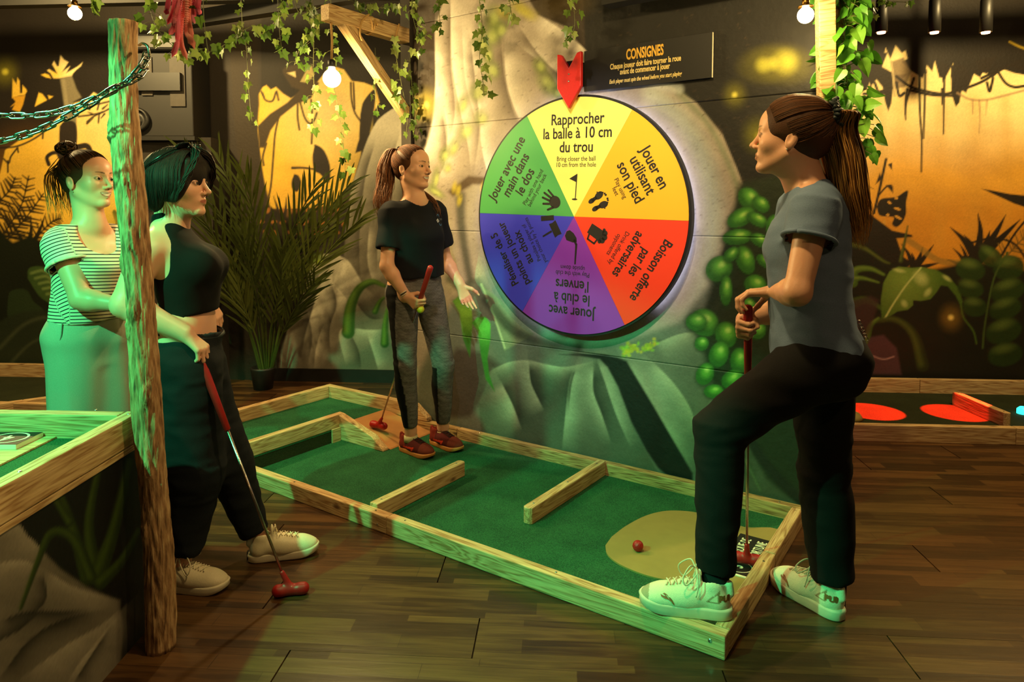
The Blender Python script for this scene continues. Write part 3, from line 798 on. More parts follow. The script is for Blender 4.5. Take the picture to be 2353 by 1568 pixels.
    # leaves beside the middle player
    gA, gB = (48, 110, 36), (120, 170, 60)
    c.poly([(1040, 692), (1060, 676), (1082, 690), (1086, 740), (1080, 822), (1064, 780), (1056, 720)], gA, 2.5, grad=(gB, 1068, 720, 60))
    c.poly([(1084, 742), (1096, 730), (1116, 728), (1127, 744), (1127, 780), (1120, 826), (1124, 860), (1138, 902), (1116, 872), (1104, 810), (1098, 760)], gA, 2, grad=((96, 180, 70), 1120, 750, 50))
    c.ell(1800, 148, 70, 44, 0.1, (96, 92, 24), 0.35, 0.40)
    c.ell(1758, 150, 60, 40, -0.1, (96, 92, 24), 0.35, 0.35)
    for x, y, r in ((1754, 150, 14), (1776, 146, 12), (1806, 143, 22)):
        c.ell(x, y, r, r, 0, (170, 166, 60), 0.9, 0.85)
    c.glow(1688, 218, 26, (110, 106, 30), (200, 190, 80))
    c.glow(1742, 312, 34, (110, 108, 24), (130, 124, 30))
    c.mottle(0.05, 0.03, 5)
    # fine trowel flecks in the plaster
    r = np.random.default_rng(4)
    for _ in range(420):
        x, y = r.uniform(950, 1720), r.uniform(20, 560)
        t = r.normal(-0.2, 0.6)
        l = r.uniform(2, 8)
        c.stroke([(x, y), (x + l * math.cos(t), y + l * math.sin(t))], 1.6, (70, 56, 40), 1.2, 0.55)
    return c.C

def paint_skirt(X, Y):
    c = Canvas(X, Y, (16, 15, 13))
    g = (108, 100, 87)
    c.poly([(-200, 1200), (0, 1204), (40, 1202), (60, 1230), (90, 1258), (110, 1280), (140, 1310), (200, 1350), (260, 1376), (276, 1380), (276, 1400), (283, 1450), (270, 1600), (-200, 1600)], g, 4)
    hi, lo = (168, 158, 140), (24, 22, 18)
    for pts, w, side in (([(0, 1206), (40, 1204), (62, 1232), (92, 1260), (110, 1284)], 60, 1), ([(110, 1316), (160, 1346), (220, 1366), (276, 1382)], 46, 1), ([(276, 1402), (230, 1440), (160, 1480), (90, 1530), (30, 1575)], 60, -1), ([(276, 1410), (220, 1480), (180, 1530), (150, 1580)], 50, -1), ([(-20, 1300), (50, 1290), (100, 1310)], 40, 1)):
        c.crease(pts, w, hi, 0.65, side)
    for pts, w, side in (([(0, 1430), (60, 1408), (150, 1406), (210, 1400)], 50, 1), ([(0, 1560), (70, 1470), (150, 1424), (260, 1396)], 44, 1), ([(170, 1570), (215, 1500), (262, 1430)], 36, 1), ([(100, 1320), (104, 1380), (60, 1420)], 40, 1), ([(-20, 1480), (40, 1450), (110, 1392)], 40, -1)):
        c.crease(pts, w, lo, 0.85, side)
    gd, gl = (34, 48, 14), (66, 88, 24)
    c.blade([(215, 1300), (205, 1200), (232, 1060)], 34, gd, gl)
    c.blade([(225, 1320), (262, 1220), (300, 1060)], 40, gd, gl)
    c.blade([(200, 1330), (170, 1220), (140, 1130)], 34, gd, gl)
    c.blade([(210, 1330), (170, 1240), (120, 1225), (88, 1290), (48, 1400)], 30, gd, gl)
    c.blade([(230, 1340), (280, 1290), (320, 1220)], 30, gd, gl)
    c.blade([(160, 1200), (125, 1140), (130, 1110)], 22, gd, gl)
    c.mottle(0.05, 0.03, 8)
    return c.C

def painted_panel(name, P0, U, V, lu, lv, step, paint, mat, thick=0.0, parent=None):
    """A painted board: front face finely divided for the paint; P0 lower left, U right, V up, front towards U x V."""
    nu, nv = max(2, int(lu / step) + 1), max(2, int(lv / step) + 1)
    uu, vv = np.meshgrid(np.linspace(0, lu, nu), np.linspace(0, lv, nv))
    P = np.asarray(P0)[None] + uu.ravel()[:, None] * np.asarray(U)[None] + vv.ravel()[:, None] * np.asarray(V)[None]
    X, Y = to_px(P)
    col = paint(X, Y)
    idx = np.arange(nu * nv).reshape(nv, nu)
    f = np.stack([idx[:-1, :-1], idx[:-1, 1:], idx[1:, 1:], idx[1:, :-1]], -1).reshape(-1, 4)
    if thick:
        n = np.cross(U, V)
        ring = np.concatenate([idx[0, :], idx[1:, -1], idx[-1, -2::-1], idx[-2:0:-1, 0]])
        m = len(P)
        P = np.vstack([P, P[ring] - n * thick])
        col = np.vstack([col, col[ring] * 0 + lin((40, 34, 28))])
        k = len(ring)
        a, b = ring, np.roll(ring, -1)
        ia, ib = m + np.arange(k), m + (np.arange(k) + 1) % k
        f = np.vstack([f, np.stack([a, ia, ib, b], -1)])
        cs = [m, m + (nu - 1), m + (nu - 1) + (nv - 1), m + 2 * (nu - 1) + (nv - 1)]
        f = np.vstack([f, np.array([[cs[0], cs[3], cs[2], cs[1]]])])
    return mesh_obj(name, P, f, mat, parent, col=col)

# ================================================================ the room
M_MURAL = attr_mat('mural_paint', rough=0.62, spec=0.35, bump=0.35, scale=55)
M_MURAL_ROUGH = attr_mat('mural_paint_on_boards', rough=0.6, spec=0.35, bump=0.55, scale=32, detail=8)

# floor: a dark slab carrying the laminate planks
slab = MB().box(-5.2, 5.2, 0.2, 6.2, -0.08, -0.012).build('floor', M_DARK)
tag(slab, 'dark brown laminate plank floor', None, kind='structure')
BW = lambda x: 5.24 - 0.071 * x                 # the back wall's line
rotf = math.atan(-0.071)
row = 0
yy = 0.95
PLANK_MESH = {}
while yy < 5.9:
    half = 0.95 * (yy + 0.3) + 0.5
    x = -half - (row * 0.53 % 1.3)
    while x < half + 0.3:
        ln_ = 1.296
        key = 'plank'
        if key not in PLANK_MESH:
            b = MB().box(-0.6494, 0.6494, -0.1022, 0.1022, -0.012, 0.0)
            po = b.build('plank', M_FLOOR, slab)
            PLANK_MESH[key] = po.data
        else:
            po = bpy.data.objects.new('plank', PLANK_MESH[key])
            link(po, slab)
        cx, cy = x + 0.65, yy + 0.1025
        po.location = (cx, cy - 0.071 * cx, random.uniform(-0.0006, 0.0004))
        po.rotation_euler = (0, 0, rotf)
        x += 1.3
    yy += 0.2056
    row += 1

# back wall with the jungle mural
u = nrm((1, -0.071, 0))
tag(painted_panel('wall_back', (-4.38, BW(-4.38), 0), u, (0, 0, 1), 8.78, 3.0, 0.0083, paint_back, M_MURAL), 'back wall painted with a jungle at sunset', kind='structure')
for nm, x0, x1, y0, y1 in (('wall_left', -4.48, -4.38, 0.2, 5.6), ('wall_right', 4.38, 4.48, 0.2, 5.0)):
    tag(MB().box(x0, x1, y0, y1, 0, 3.0).build(nm, M_DARK), kind='structure')
tag(MB().box(-5, 5, 0.2, 5.8, 3.0, 3.08).build('ceiling', M_DARK), kind='structure')
def base_run(name, xa, xb, h=0.1):
    a, b = np.array([xa, BW(xa), 0]), np.array([xb, BW(xb), 0])
    m = MB().box(0, np.linalg.norm(b - a), -0.02, 0, 0, h)
    o = m.build(name, M_BLACK)
    o.location = a
    o.rotation_euler = (0, 0, rotf)
    tag(o, kind='structure')
base_run('baseboard_back', -2.08, 0.5)
base_run('baseboard_back_right', 0.5, 4.37, 0.09)
base_run('baseboard_back_left', -4.37, -2.6, 0.09)

M_JOIST = plain('joist_paint', rgb(15, 13, 11), 0.8, scale=8)
# ceiling joists seen along the top edge
for i, (xa, ya, xb, yb, z) in enumerate(((-4.37, 4.75, 4.37, 4.15, 2.72), (0.45, 3.35, 1.9, 2.35, 2.33), (-2.4, 5.0, -0.5, 4.15, 2.66))):
    a, b = np.array([xa, ya, z]), np.array([xb, yb, z])
    o = MB().box(0, np.linalg.norm(b - a), -0.04, 0.04, 0, 0.1).build('trim_%d' % (i + 1), M_JOIST)
    o.location = a
    o.rotation_euler = (0, 0, math.atan2(yb - ya, xb - xa))
    tag(o, kind='structure')

# the free-standing wheel wall: five wide painted boards with open joints
wwall = empty('wall_middle', lane(0, LANE_W + 0.02, 0))
tag(wwall, 'grey rock mural wall behind the spinning wheel', kind='structure')
base = np.array(wwall.location)
zs = [0.0, 0.1, 0.105]
e0, e1 = -0.013, 2.317
joints = [0.0, 0.612, 1.232, 1.852, 2.47, 3.0]
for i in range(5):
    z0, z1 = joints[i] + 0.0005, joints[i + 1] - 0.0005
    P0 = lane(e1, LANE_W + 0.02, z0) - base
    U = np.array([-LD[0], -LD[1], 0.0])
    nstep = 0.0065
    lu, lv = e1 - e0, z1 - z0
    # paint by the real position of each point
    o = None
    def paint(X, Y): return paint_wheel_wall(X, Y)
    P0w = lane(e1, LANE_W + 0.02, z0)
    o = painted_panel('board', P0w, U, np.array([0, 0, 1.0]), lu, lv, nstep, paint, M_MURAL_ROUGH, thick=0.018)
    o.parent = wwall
    o.matrix_parent_inverse = Matrix.Translation(-Vector(base))
core = MB().box(0, e1 - e0 - 0.02, 0.019, 0.07, 0, 3.0).build('core', M_BLACK, wwall)
frame(core, U, (LN[0], LN[1], 0), (0, 0, 1), lane(e1 - 0.01, LANE_W + 0.02) - base)

# pier with a dark service box on the back wall
pier = MB().box(-0.32, 0.30, -0.26, 0.0, 0, 1.9).build('wall_pier', plain('grey_plaster', rgb(44, 38, 31), 0.85, scale=60, bump=0.5))
pier.location = (-2.56, BW(-2.56) - 0.0, 0)
tag(pier, 'grey rough plaster pier under the dark service box', kind='structure')
px = MB().box(-0.325, 0.31, -0.285, -0.26, 0, 0.1).build('plinth', M_BLACK, pier)
sb = empty('service_box', (-2.56, BW(-2.56) - 0.02, 1.9), 'dark wall box with slots and a round knob above the plaster pier', 'box')
bevel(MB().box(-0.34, 0.2, -0.3, 0, 0.0, 0.62).build('housing', plain('dark_box_paint', rgb(22, 19, 17), 0.6), sb), 0.008)
MB().box(-0.36, 0.22, -0.33, 0, -0.03, 0.0).build('ledge', M_BLACK, sb)
bevel(MB().box(-0.37, 0.16, -0.36, 0, 0.62, 0.74).build('hood', M_BLACK, sb), 0.02)
pl = plain('pale_slot_metal', rgb(58, 51, 42), 0.6)
MB().box(-0.17, -0.09, -0.312, -0.295, 0.30, 0.58).build('slot_plate', pl, sb)
MB().box(0.04, 0.15, -0.312, -0.295, 0.22, 0.58).build('slot_plate', pl, sb)
MB().box(-0.20, 0.13, -0.345, -0.3, 0.33, 0.46).build('latch', M_BLACK, sb)
kb = MB().lathe([(0.085, 0), (0.09, 0.03), (0.07, 0.05), (0.07, 0.03), (0.035, 0.03), (0.03, 0.06), (0.0, 0.062)], 24).build('knob', M_BLACK, sb, True)
kb.rotation_euler = (PI / 2, 0, 0)
kb.location = (-0.2, -0.3, 0.12)

# ================================================================ the near minigolf lane
def turf_mat(name, a, b):
    nt = NT(name)
    P_(nt, rough=0.9, spec=0.2)
    tc = nt.n('ShaderNodeTexCoord')
    n1 = nt.n('ShaderNodeTexNoise', Scale=240.0, Detail=3.0)
    n2 = nt.n('ShaderNodeTexNoise', Scale=6.0, Detail=3.0)
    nt.l(tc.outputs['Object'], n1.inputs['Vector'])
    nt.l(tc.outputs['Object'], n2.inputs['Vector'])
    ad = nt.n('ShaderNodeMath', operation='MULTIPLY_ADD')
    ad.inputs[1].default_value = 0.4
    nt.l(n2.outputs[0], ad.inputs[0])
    nt.l(n1.outputs[0], ad.inputs[2])
    nt.l(nt.ramp(ad.outputs[0], [(0.5, a), (0.85, b)]), nt.b.inputs['Base Color'])
    nt.bump(n1.outputs[0], 0.8, 0.004)
    return nt.m
M_TURF = turf_mat('green_carpet', rgb(18, 62, 40), rgb(42, 104, 66))
M_TURF_D = turf_mat('dark_green_carpet', rgb(34, 40, 22), rgb(50, 56, 32))
M_TAN = plain('tan_board', rgb(150, 132, 74), 0.55, noise=0.05, scale=20)
M_RAMP = plain('ramp_board', rgb(176, 122, 70), 0.6, noise=0.08, scale=12)

def unit_frame(o, a, b, z, X=None):
    """place an object whose local x runs along the lane's LD and y along LN"""
    X = np.array([LD[0], LD[1], 0]) if X is None else X
    Y = np.cross((0, 0, 1), X)
    return frame(o, X, Y, (0, 0, 1), lane(a, b, z))
# lane-frame helpers: x' = -LD (towards the near right end) so that x', LN, z is right handed
RX = np.array([-LD[0], -LD[1], 0.0])
lane_root = empty('minigolf_lane', lane(0, 0, 0), 'green carpeted minigolf lane with pale wooden rails below the wheel', 'minigolf lane')
lane_root.matrix_local = Matrix(((RX[0], LN[0], 0, lane(0, 0)[0]), (RX[1], LN[1], 0, lane(0, 0)[1]), (0, 0, 1, 0), (0, 0, 0, 1)))
# in the lane's own space a point is (-a, b, z)
def lbox(name, a0, a1, b0, b1, z0, z1, mat, parent=None, bev=0.004, long='a'):
    la, lb = abs(a1 - a0), abs(b1 - b0)
    o_parent = parent or lane_root
    if long == 'a':
        o = MB().box(-la / 2, la / 2, -lb / 2, lb / 2, 0, z1 - z0).build(name, mat, o_parent)
    else:
        o = MB().box(-lb / 2, lb / 2, -la / 2, la / 2, 0, z1 - z0).build(name, mat, o_parent)
        o.rotation_euler = (0, 0, PI / 2)
    o.location = (-(a0 + a1) / 2, (b0 + b1) / 2, z0)
    if bev: bevel(o, bev)
    return o
def screw(parent, loc, normal=(0, 0, 1), r=0.0045):
    o = MB().lathe([(r, 0), (r * 0.8, 0.0012), (r * 0.25, 0.0008), (0.0, 0.0003)], 10).build('screw', M_SCREW, parent)
    o.location = loc
    o.rotation_euler = Vector(normal).to_track_quat('Z', 'Y').to_euler()
    return o
RH, PLAT, TOP2 = 0.0755, 0.088, 0.166
W_ = LANE_W
lbox('turf', 0.04, 2.45, 0.04, W_ - 0.04, 0.0, 0.015, M_TURF, bev=0)
lbox('platform', 2.455, LANE_L - 0.03, 0.03, W_ - 0.03, 0.0, PLAT - 0.006, M_TURF_D, bev=0)
lbox('platform_turf', 2.45, LANE_L - 0.045, 0.046, W_ - 0.046, PLAT - 0.006, PLAT, M_TURF, bev=0)
r1 = lbox('rail', 0.0, 1.412, 0.0, 0.045, 0.0, RH, M_WOOD)
r2 = lbox('rail', 1.4135, LANE_L, 0.0, 0.045, 0.0, RH - 0.0015, M_WOOD)
r3 = lbox('end_rail', 0.0, 0.046, 0.046, 0.60, 0.0, RH, M_WOOD, long='b')
r4 = lbox('end_rail', 0.0, 0.045, 0.6015, W_ - 0.046, 0.0, RH + 0.001, M_WOOD, long='b')
r5 = lbox('rail', 0.0, 1.9, W_ - 0.045, W_, 0.0, RH, M_WOOD_OLD)
r6 = lbox('rail', 1.9015, LANE_L, W_ - 0.045, W_, 0.0, RH - 0.001, M_WOOD_OLD)
# raised rails round the upper platform
def wedge_rail(name, prof, b0, b1, mat, parent=None):     # profile in (a, z)
    m = MB()
    k = len(prof)
    v = [(-a, b0, z) for a, z in prof] + [(-a, b1, z) for a, z in prof]
    f = [tuple(range(k)), tuple(range(2 * k - 1, k - 1, -1))] + [((i + 1) % k, i, i + k, (i + 1) % k + k) for i in range(k)]
    m.add(v, f)
    o = m.build(name, mat, parent or lane_root)
    bevel(o, 0.004)
    return o
wedge_rail('upper_rail', [(2.13, RH), (2.135, 0.098), (2.235, TOP2), (LANE_L, TOP2), (LANE_L, RH)], W_ - 0.045, W_, M_WOOD)
lbox('upper_rail', LANE_L - 0.045, LANE_L, 0.0, W_ - 0.046, RH, TOP2, M_WOOD, long='b')
lbox('rail', LANE_L - 0.045, LANE_L, 0.046, W_ - 0.046, 0, RH - 0.001, M_WOOD, long='b')
lbox('upper_rail', 2.46, LANE_L - 0.046, 0.0, 0.045, RH, TOP2 - 0.001, M_WOOD)
lbox('step_rail', 2.455, 2.50, 0.046, 0.69, PLAT, TOP2, M_WOOD, long='b')
lbox('riser', 2.452, 2.455, 0.046, 0.70, 0.014, PLAT, M_TURF_D, bev=0)
lbox('riser_board', 2.440, 2.4515, 0.60, 0.66, 0.014, PLAT + 0.006, M_WOOD, bev=0.001, long='b')
wedge_rail('ramp_cheek', [(2.5, 0.015), (2.5, TOP2), (2.462, TOP2 - 0.002), (2.36, 0.135), (2.19, 0.085), (2.105, 0.028), (2.10, 0.015)], 0.662, 0.708, M_WOOD)
wedge_rail('ramp', [(2.50, 0.015), (2.50, PLAT + 0.003), (2.44, PLAT + 0.003), (2.10, 0.022), (2.09, 0.0155)], 0.71, W_ - 0.047, M_RAMP)
# the two cross boards
def stick(name, pa, pb, h, w=0.045, z=0.015, mat=M_WOOD, round_end=True):
    (a0, b0), (a1, b1) = pa, pb
    p, q = np.array([-a0, b0]), np.array([-a1, b1])
    L = np.linalg.norm(q - p)
    k = 0.010
    poly = [(0, -w / 2), (L - k, -w / 2), (L, -w / 2 + k), (L, w / 2 - k), (L - k, w / 2), (0, w / 2)]
    o = MB().prism(poly, 0, h).build(name, mat, lane_root)
    o.location = (p[0], p[1], z)
    o.rotation_euler = (0, 0, math.atan2(q[1] - p[1], q[0] - p[0]))
    bevel(o, 0.004)
    for t in (0.08, 0.5, 0.92):
        screw(o, (L * t, 0, h), r=0.005)
    return o
stick('cross_board', (1.535, 0.046), (1.535, 0.66), 0.073)
stick('cross_board', (0.955, W_ - 0.046), (0.965, 0.385), 0.073)
for o, pts in ((r1, ((-0.62, 0), (0.1, 0.006), (0.45, -0.006))), (r2, ((-0.6, 0), (0.2, 0), (0.74, 0))), (r5, ((-0.8, 0), (0, 0), (0.85, 0))), (r3, ((-0.2, 0), (0.2, 0))), (r4, ((-0.2, 0), (0.2, 0.0)))):
    for x, y in pts:
        screw(o, (x, y, RH))
screw(r1, (0.66, -0.0225, 0.046), (0, -1, 0), 0.007)
screw(r2, (0.77, -0.0225, 0.03), (0, -1, 0), 0.005)
# tan tee-off board with a waisted outline
tee = [(-0.60, 0.40), (-0.56, 0.34), (-0.49, 0.30), (-0.40, 0.285), (-0.33, 0.29), (-0.27, 0.31), (-0.19, 0.33), (-0.05, 0.31), (-0.05, 0.90), (-0.19, 0.875), (-0.28, 0.89), (-0.36, 0.90), (-0.44, 0.885), (-0.52, 0.835), (-0.575, 0.74), (-0.605, 0.60), (-0.612, 0.48)]
tp = spline(tee, 5)
MB().prism([tuple(p) for p in tp], 0.015, 0.021).build('tee_board', M_TAN, lane_root)
# black number plate: ROUE DE LA FORTUNE, 3
npl = lbox('number_plate', 0.048, 0.185, 0.475, 0.80, 0.0212, 0.0252, M_INK, bev=0)
text_mesh('lettering', 'ROUE DE', 0.052, M_CREAM, npl, (-0.030, 0.062, 0.0042), 0.62, rot=PI / 2, bold=0.0004)
text_mesh('lettering', 'FORTUNE', 0.052, M_CREAM, npl, (0.030, 0.062, 0.0042), 0.62, rot=PI / 2, bold=0.0004)
text_mesh('lettering', '3', 0.06, M_CREAM, npl, (0.0, -0.108, 0.0042), 0.75, rot=PI / 2, bold=0.0012)
ring = MB()
for i in range(36):
    t0, t1 = 2 * PI * i / 36, 2 * PI * (i + 1) / 36
    ring.add([(r * math.cos(t) * 1.15, -0.108 + r * math.sin(t), 0.0046) for t in (t0, t1) for r in (0.042, 0.045)], [(0, 1, 3, 2)])
ring.build('number_ring', M_CREAM, npl)
lbox('plate_edge', 0.05, 0.175, 0.465, 0.4745, 0.0212, 0.0246, M_CREAM, bev=0)

# golf balls
def ball(name, loc, mat, label, r=0.0213):
    bm = bmesh.new()
    bmesh.ops.create_icosphere(bm, subdivisions=5, radius=r)
    dirs = []
    for i in range(150):
        z = 1 - 2 * (i + 0.5) / 150
        t = i * 2.399963
        dirs.append((math.sqrt(1 - z * z) * math.cos(t), math.sqrt(1 - z * z) * math.sin(t), z))
    Dd = np.array(dirs)
    for v in bm.verts:
        n = np.array(v.co) / r
        m = (Dd @ n).max()
        dip = max(0.0, (m - 0.991) / 0.009)
        v.co *= 1 - 0.022 * dip
    me = bpy.data.meshes.new(name)
    bm.to_mesh(me)
    bm.free()
    me.polygons.foreach_set('use_smooth', np.ones(len(me.polygons), bool))
    me.materials.append(mat)
    o = bpy.data.objects.new(name, me)
    o.location = loc
    link(o)
    return tag(o, label, 'golf ball')
bl = lane(0.474, 0.43, 0.021 + 0.0213)
ball('golf_ball', bl, M_RUBBER_RED, 'red dimpled golf ball lying on the tan tee board')

# ================================================================ lanes along the back wall
M_WOODR = M_WOOD
def back_lane(name, label, x0, x1, width, cat='minigolf lane'):
    e = empty(name, (x0, BW(x0), 0), label, cat)
    e.rotation_euler = (0, 0, rotf)
    L = (x1 - x0) / math.cos(rotf)
    MB().box(0, L, -width, -0.06, 0, 0.018).build('turf', M_TURF_D, e)
    k = 0
    n = 2
    for y0, y1 in ((-0.105, -0.06), (-width - 0.045, -width)):
        for i in range(n):
            b = bevel(MB().box(-L / 2 / n, L / 2 / n - 0.002, -0.0225, 0.0225, 0, 0.12 if y0 > -0.2 else 0.10).build('rail', M_WOOD, e), 0.004)
            b.location = (L * (i + 0.5) / n, (y0 + y1) / 2, 0)
    for x in (0.0, L):
        b = bevel(MB().box(-(width - 0.1) / 2, (width - 0.1) / 2, -0.0225, 0.0225, 0, 0.095).build('end_rail', M_WOOD, e), 0.004)
        b.location = (x + (0.024 if x == 0 else -0.024), -(width + 0.1) / 2, 0)
        b.rotation_euler = (0, 0, PI / 2)
    return e
rl_ = back_lane('minigolf_lane', 'minigolf lane under the red spotlights along the right back wall', 1.62, 4.36, 1.12)
b = stick('cross_board', (0, 0), (0, 0.5), 0.09)
b.parent = rl_
b.matrix_local = rl_.matrix_basis.inverted() @ (Matrix.Translation((3.05, 4.63, 0.018)) @ Matrix.Rotation(math.atan2(-0.48, 0.0), 4, 'Z'))
cup = MB().lathe([(0.14, 0), (0.12, 0.03), (0.06, 0.055), (0.0, 0.06)], 24).build('hump', M_TAN, rl_, True)
cup.matrix_local = rl_.matrix_basis.inverted() @ Matrix.Translation((2.12, 4.35, 0.018))
ll_ = back_lane('minigolf_lane', 'dark green minigolf lane along the left back wall behind the raised lane', -4.36, -2.44, 1.05)
b = stick('cross_board', (0, 0), (0, 0.42), 0.09)
b.parent = ll_
q0 = at_z(-40, 935, 0.1); q1 = at_z(86, 918, 0.1)
b.matrix_local = ll_.matrix_basis.inverted() @ (Matrix.Translation((q0[0], q0[1], 0.018)) @ Matrix.Rotation(math.atan2(q1[1] - q0[1], q1[0] - q0[0]), 4, 'Z'))
b = bevel(MB().box(-0.09, 0.09, -0.0225, 0.0225, 0, 0.09).build('block', M_WOOD, ll_), 0.004)
b.matrix_local = ll_.matrix_basis.inverted() @ Matrix.Translation((-3.98, 4.98, 0.018))
teal = plain('teal_led', rgb(20, 200, 170), 0.4, emit=(0.03, 0.9, 0.7), estr=2.5, noise=0)
o = MB().lathe([(0.035, 0), (0.035, 0.03), (0.02, 0.045), (0, 0.046)], 20).build('teal_light', teal, rl_, True)
o.matrix_local = rl_.matrix_basis.inverted() @ Matrix.Translation((3.36, 4.42, 0.018))

# ================================================================ the raised lane on the left
TX, TY, TZ = -1.168, 2.118, 0.72
tab = empty('raised_lane', (TX, TY, 0), 'waist-high wooden minigolf table with green carpet beside the log post', 'minigolf table')
def tbox(name, x0, x1, y0, y1, z0, z1, mat, bev=0.004, along='x', parent=None):
    cx, cy = (x0 + x1) / 2, (y0 + y1) / 2
    lx, ly = x1 - x0, y1 - y0
    if along == 'x':
        o = MB().box(-lx / 2, lx / 2, -ly / 2, ly / 2, 0, z1 - z0).build(name, mat, parent or tab)
    else:
        o = MB().box(-ly / 2, ly / 2, -lx / 2, lx / 2, 0, z1 - z0).build(name, mat, parent or tab)
        o.rotation_euler = (0, 0, PI / 2)
    o.location = (cx, cy, z0)
    if bev: bevel(o, bev)
    return o
s1 = tbox('side_rail', -0.045, 0.0, -1.9, 0.0, TZ - 0.09, TZ, M_WOOD, along='y')
s2 = tbox('end_rail', -1.5, -0.047, -0.045, 0.0, TZ - 0.09, TZ, M_WOOD)
s2.rotation_euler = (0, 0, -0.05)
s2.location.y += 0.035
tbox('turf', -1.5, -0.045, -1.9, 0.02, TZ - 0.1, TZ - 0.075, M_TURF, 0)
tbox('deck_edge', -0.05, -0.003, -1.9, 0.0, TZ - 0.112, TZ - 0.0925, M_WOOD, 0.002, 'y')
tbox('deck', -1.5, -0.051, -1.9, 0.0, TZ - 0.112, TZ - 0.1005, M_WOOD, 0)
pb = tbox('tee_board', -1.3, -0.245, -0.75, -0.030, TZ - 0.075, TZ - 0.069, M_WOOD, 0.001)
npb = tbox('number_plate', -0.775, -0.285, -0.155, -0.038, TZ - 0.069, TZ - 0.055, M_CREAM, 0.001)
face = MB().box(-0.245, 0.245, -0.057, 0.057, 0.0141, 0.0148).build('plate_face', M_INK, npb)
text_mesh('lettering', '4', 0.07, M_CREAM, npb, (0.180, 0.0, 0.0152), 0.9, rot=PI, bold=0.0008)
text_mesh('lettering', 'L', 0.07, M_CREAM, npb, (0.090, 0.0, 0.0152), 0.7, rot=PI, bold=0.0015)
ring = MB()
for i in range(36):
    t0, t1 = 2 * PI * i / 36, 2 * PI * (i + 1) / 36
    ring.add([(0.180 + r * math.cos(t) * 1.15, r * math.sin(t), 0.0156) for t in (t0, t1) for r in (0.043, 0.049)], [(0, 1, 3, 2)])
ring.build('number_ring', M_CREAM, npb)
for x, y in ((-0.0225, -0.03), (-0.0225, -0.5), (-0.0225, -0.9)):
    screw(tab, (x, y, TZ), r=0.0055)
screw(tab, (-0.15, 0.012, TZ), r=0.005)
screw(tab, (-0.55, 0.032, TZ), r=0.005)
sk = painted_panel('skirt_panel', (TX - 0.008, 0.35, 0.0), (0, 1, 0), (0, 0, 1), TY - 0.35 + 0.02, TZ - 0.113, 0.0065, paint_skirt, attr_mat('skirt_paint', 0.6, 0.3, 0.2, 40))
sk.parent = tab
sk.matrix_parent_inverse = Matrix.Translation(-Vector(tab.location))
M_bk = MB().box(-1.5, -0.012, -1.768, 0.02, 0, TZ - 0.113).build('cabinet', M_BLACK, tab)

# ================================================================ bark log post
def log_geo():
    zs_ = np.linspace(0, 1, 150)
    n = 90
    base, top = np.array([-1.092, 2.035, 0.0]), np.array([-1.146, 2.06, 1.91])
    r = np.random.default_rng(3)
    ph = r.uniform(0, 6, 12)
    knots = [(0.965, 2.5, 0.010), (0.83, 3.6, 0.012), (0.76, 5.0, 0.008), (0.66, 4.9, 0.012), (0.55, 4.6, 0.020), (0.52, 4.1, 0.012), (0.42, 5.2, 0.016), (0.30, 4.9, 0.014), (0.62, 3.4, 0.012), (0.20, 4.2, 0.010)]
    v = []
    for t in zs_:
        z = t * 1.91
        c = base + (top - base) * t + np.array([0.010 * math.sin(t * 5.0 + 0.6) + 0.004 * math.sin(t * 13), 0.006 * math.sin(t * 6), 0])
        R = 0.0355 * (1.06 - 0.10 * t) + 0.002 * math.sin(t * 19)
        for j in range(n):
            a = 2 * PI * j / n
            w = a + 0.10 * math.sin(z * 7 + ph[0]) + 0.05 * math.sin(z * 23 + a * 2)
            rid = abs(math.sin(w * 11 + 1.2 * math.sin(z * 9 + ph[1] + 2 * math.sin(a * 3)))) ** 0.6
            rid2 = abs(math.sin(w * 23 + 2.0 * math.sin(z * 14 + ph[2])))
            q = R + 0.0030 * rid + 0.0020 * rid2 + 0.0016 * math.sin(z * 55 + 3 * math.sin(a * 5)) + 0.0012 * math.sin(a * 3 + z * 5)
            for kz, ka, kh in knots:
                da = (a - ka + PI) % (2 * PI) - PI
                e = ((t - kz) / 0.016) ** 2 + (da / 0.32) ** 2
                if e < 9:
                    q += kh * (math.exp(-e) - 0.5 * math.exp(-e * 7)) + 0.0025 * math.exp(-e * 0.5) * math.sin(11 * math.sqrt(e))
            v.append(c + q * np.array([math.cos(a), math.sin(a), 0]))
    m = len(zs_)
    f = [(i * n + j, i * n + (j + 1) % n, (i + 1) * n + (j + 1) % n, (i + 1) * n + j) for i in range(m - 1) for j in range(n)]
    return v, f, n, m
v, f, n_, m_ = log_geo()
f = f + [tuple(range((m_ - 1) * n_, m_ * n_)), tuple(range(n_ - 1, -1, -1))]
nt = NT('bark')
P_(nt, rough=0.75, spec=0.35)
tc = nt.n('ShaderNodeTexCoord')
mp = nt.n('ShaderNodeMapping')
mp.inputs['Scale'].default_value = (26, 26, 5)
nt.l(tc.outputs['Object'], mp.inputs[0])
nz = nt.n('ShaderNodeTexNoise', Scale=3.0, Detail=6.0)
nt.l(mp.outputs[0], nz.inputs['Vector'])
nt.l(nt.ramp(nz.outputs[0], [(0.3, rgb(92, 62, 40)), (0.5, rgb(168, 128, 88)), (0.72, rgb(206, 172, 128))]), nt.b.inputs['Base Color'])
nt.bump(nz.outputs[0], 1.0, 0.008)
M_BARK = nt.m
lg = mesh_obj('log_post', v, f, M_BARK, smooth=True)
tag(lg, 'tall knotted bark log post standing at the corner of the raised lane', 'post')

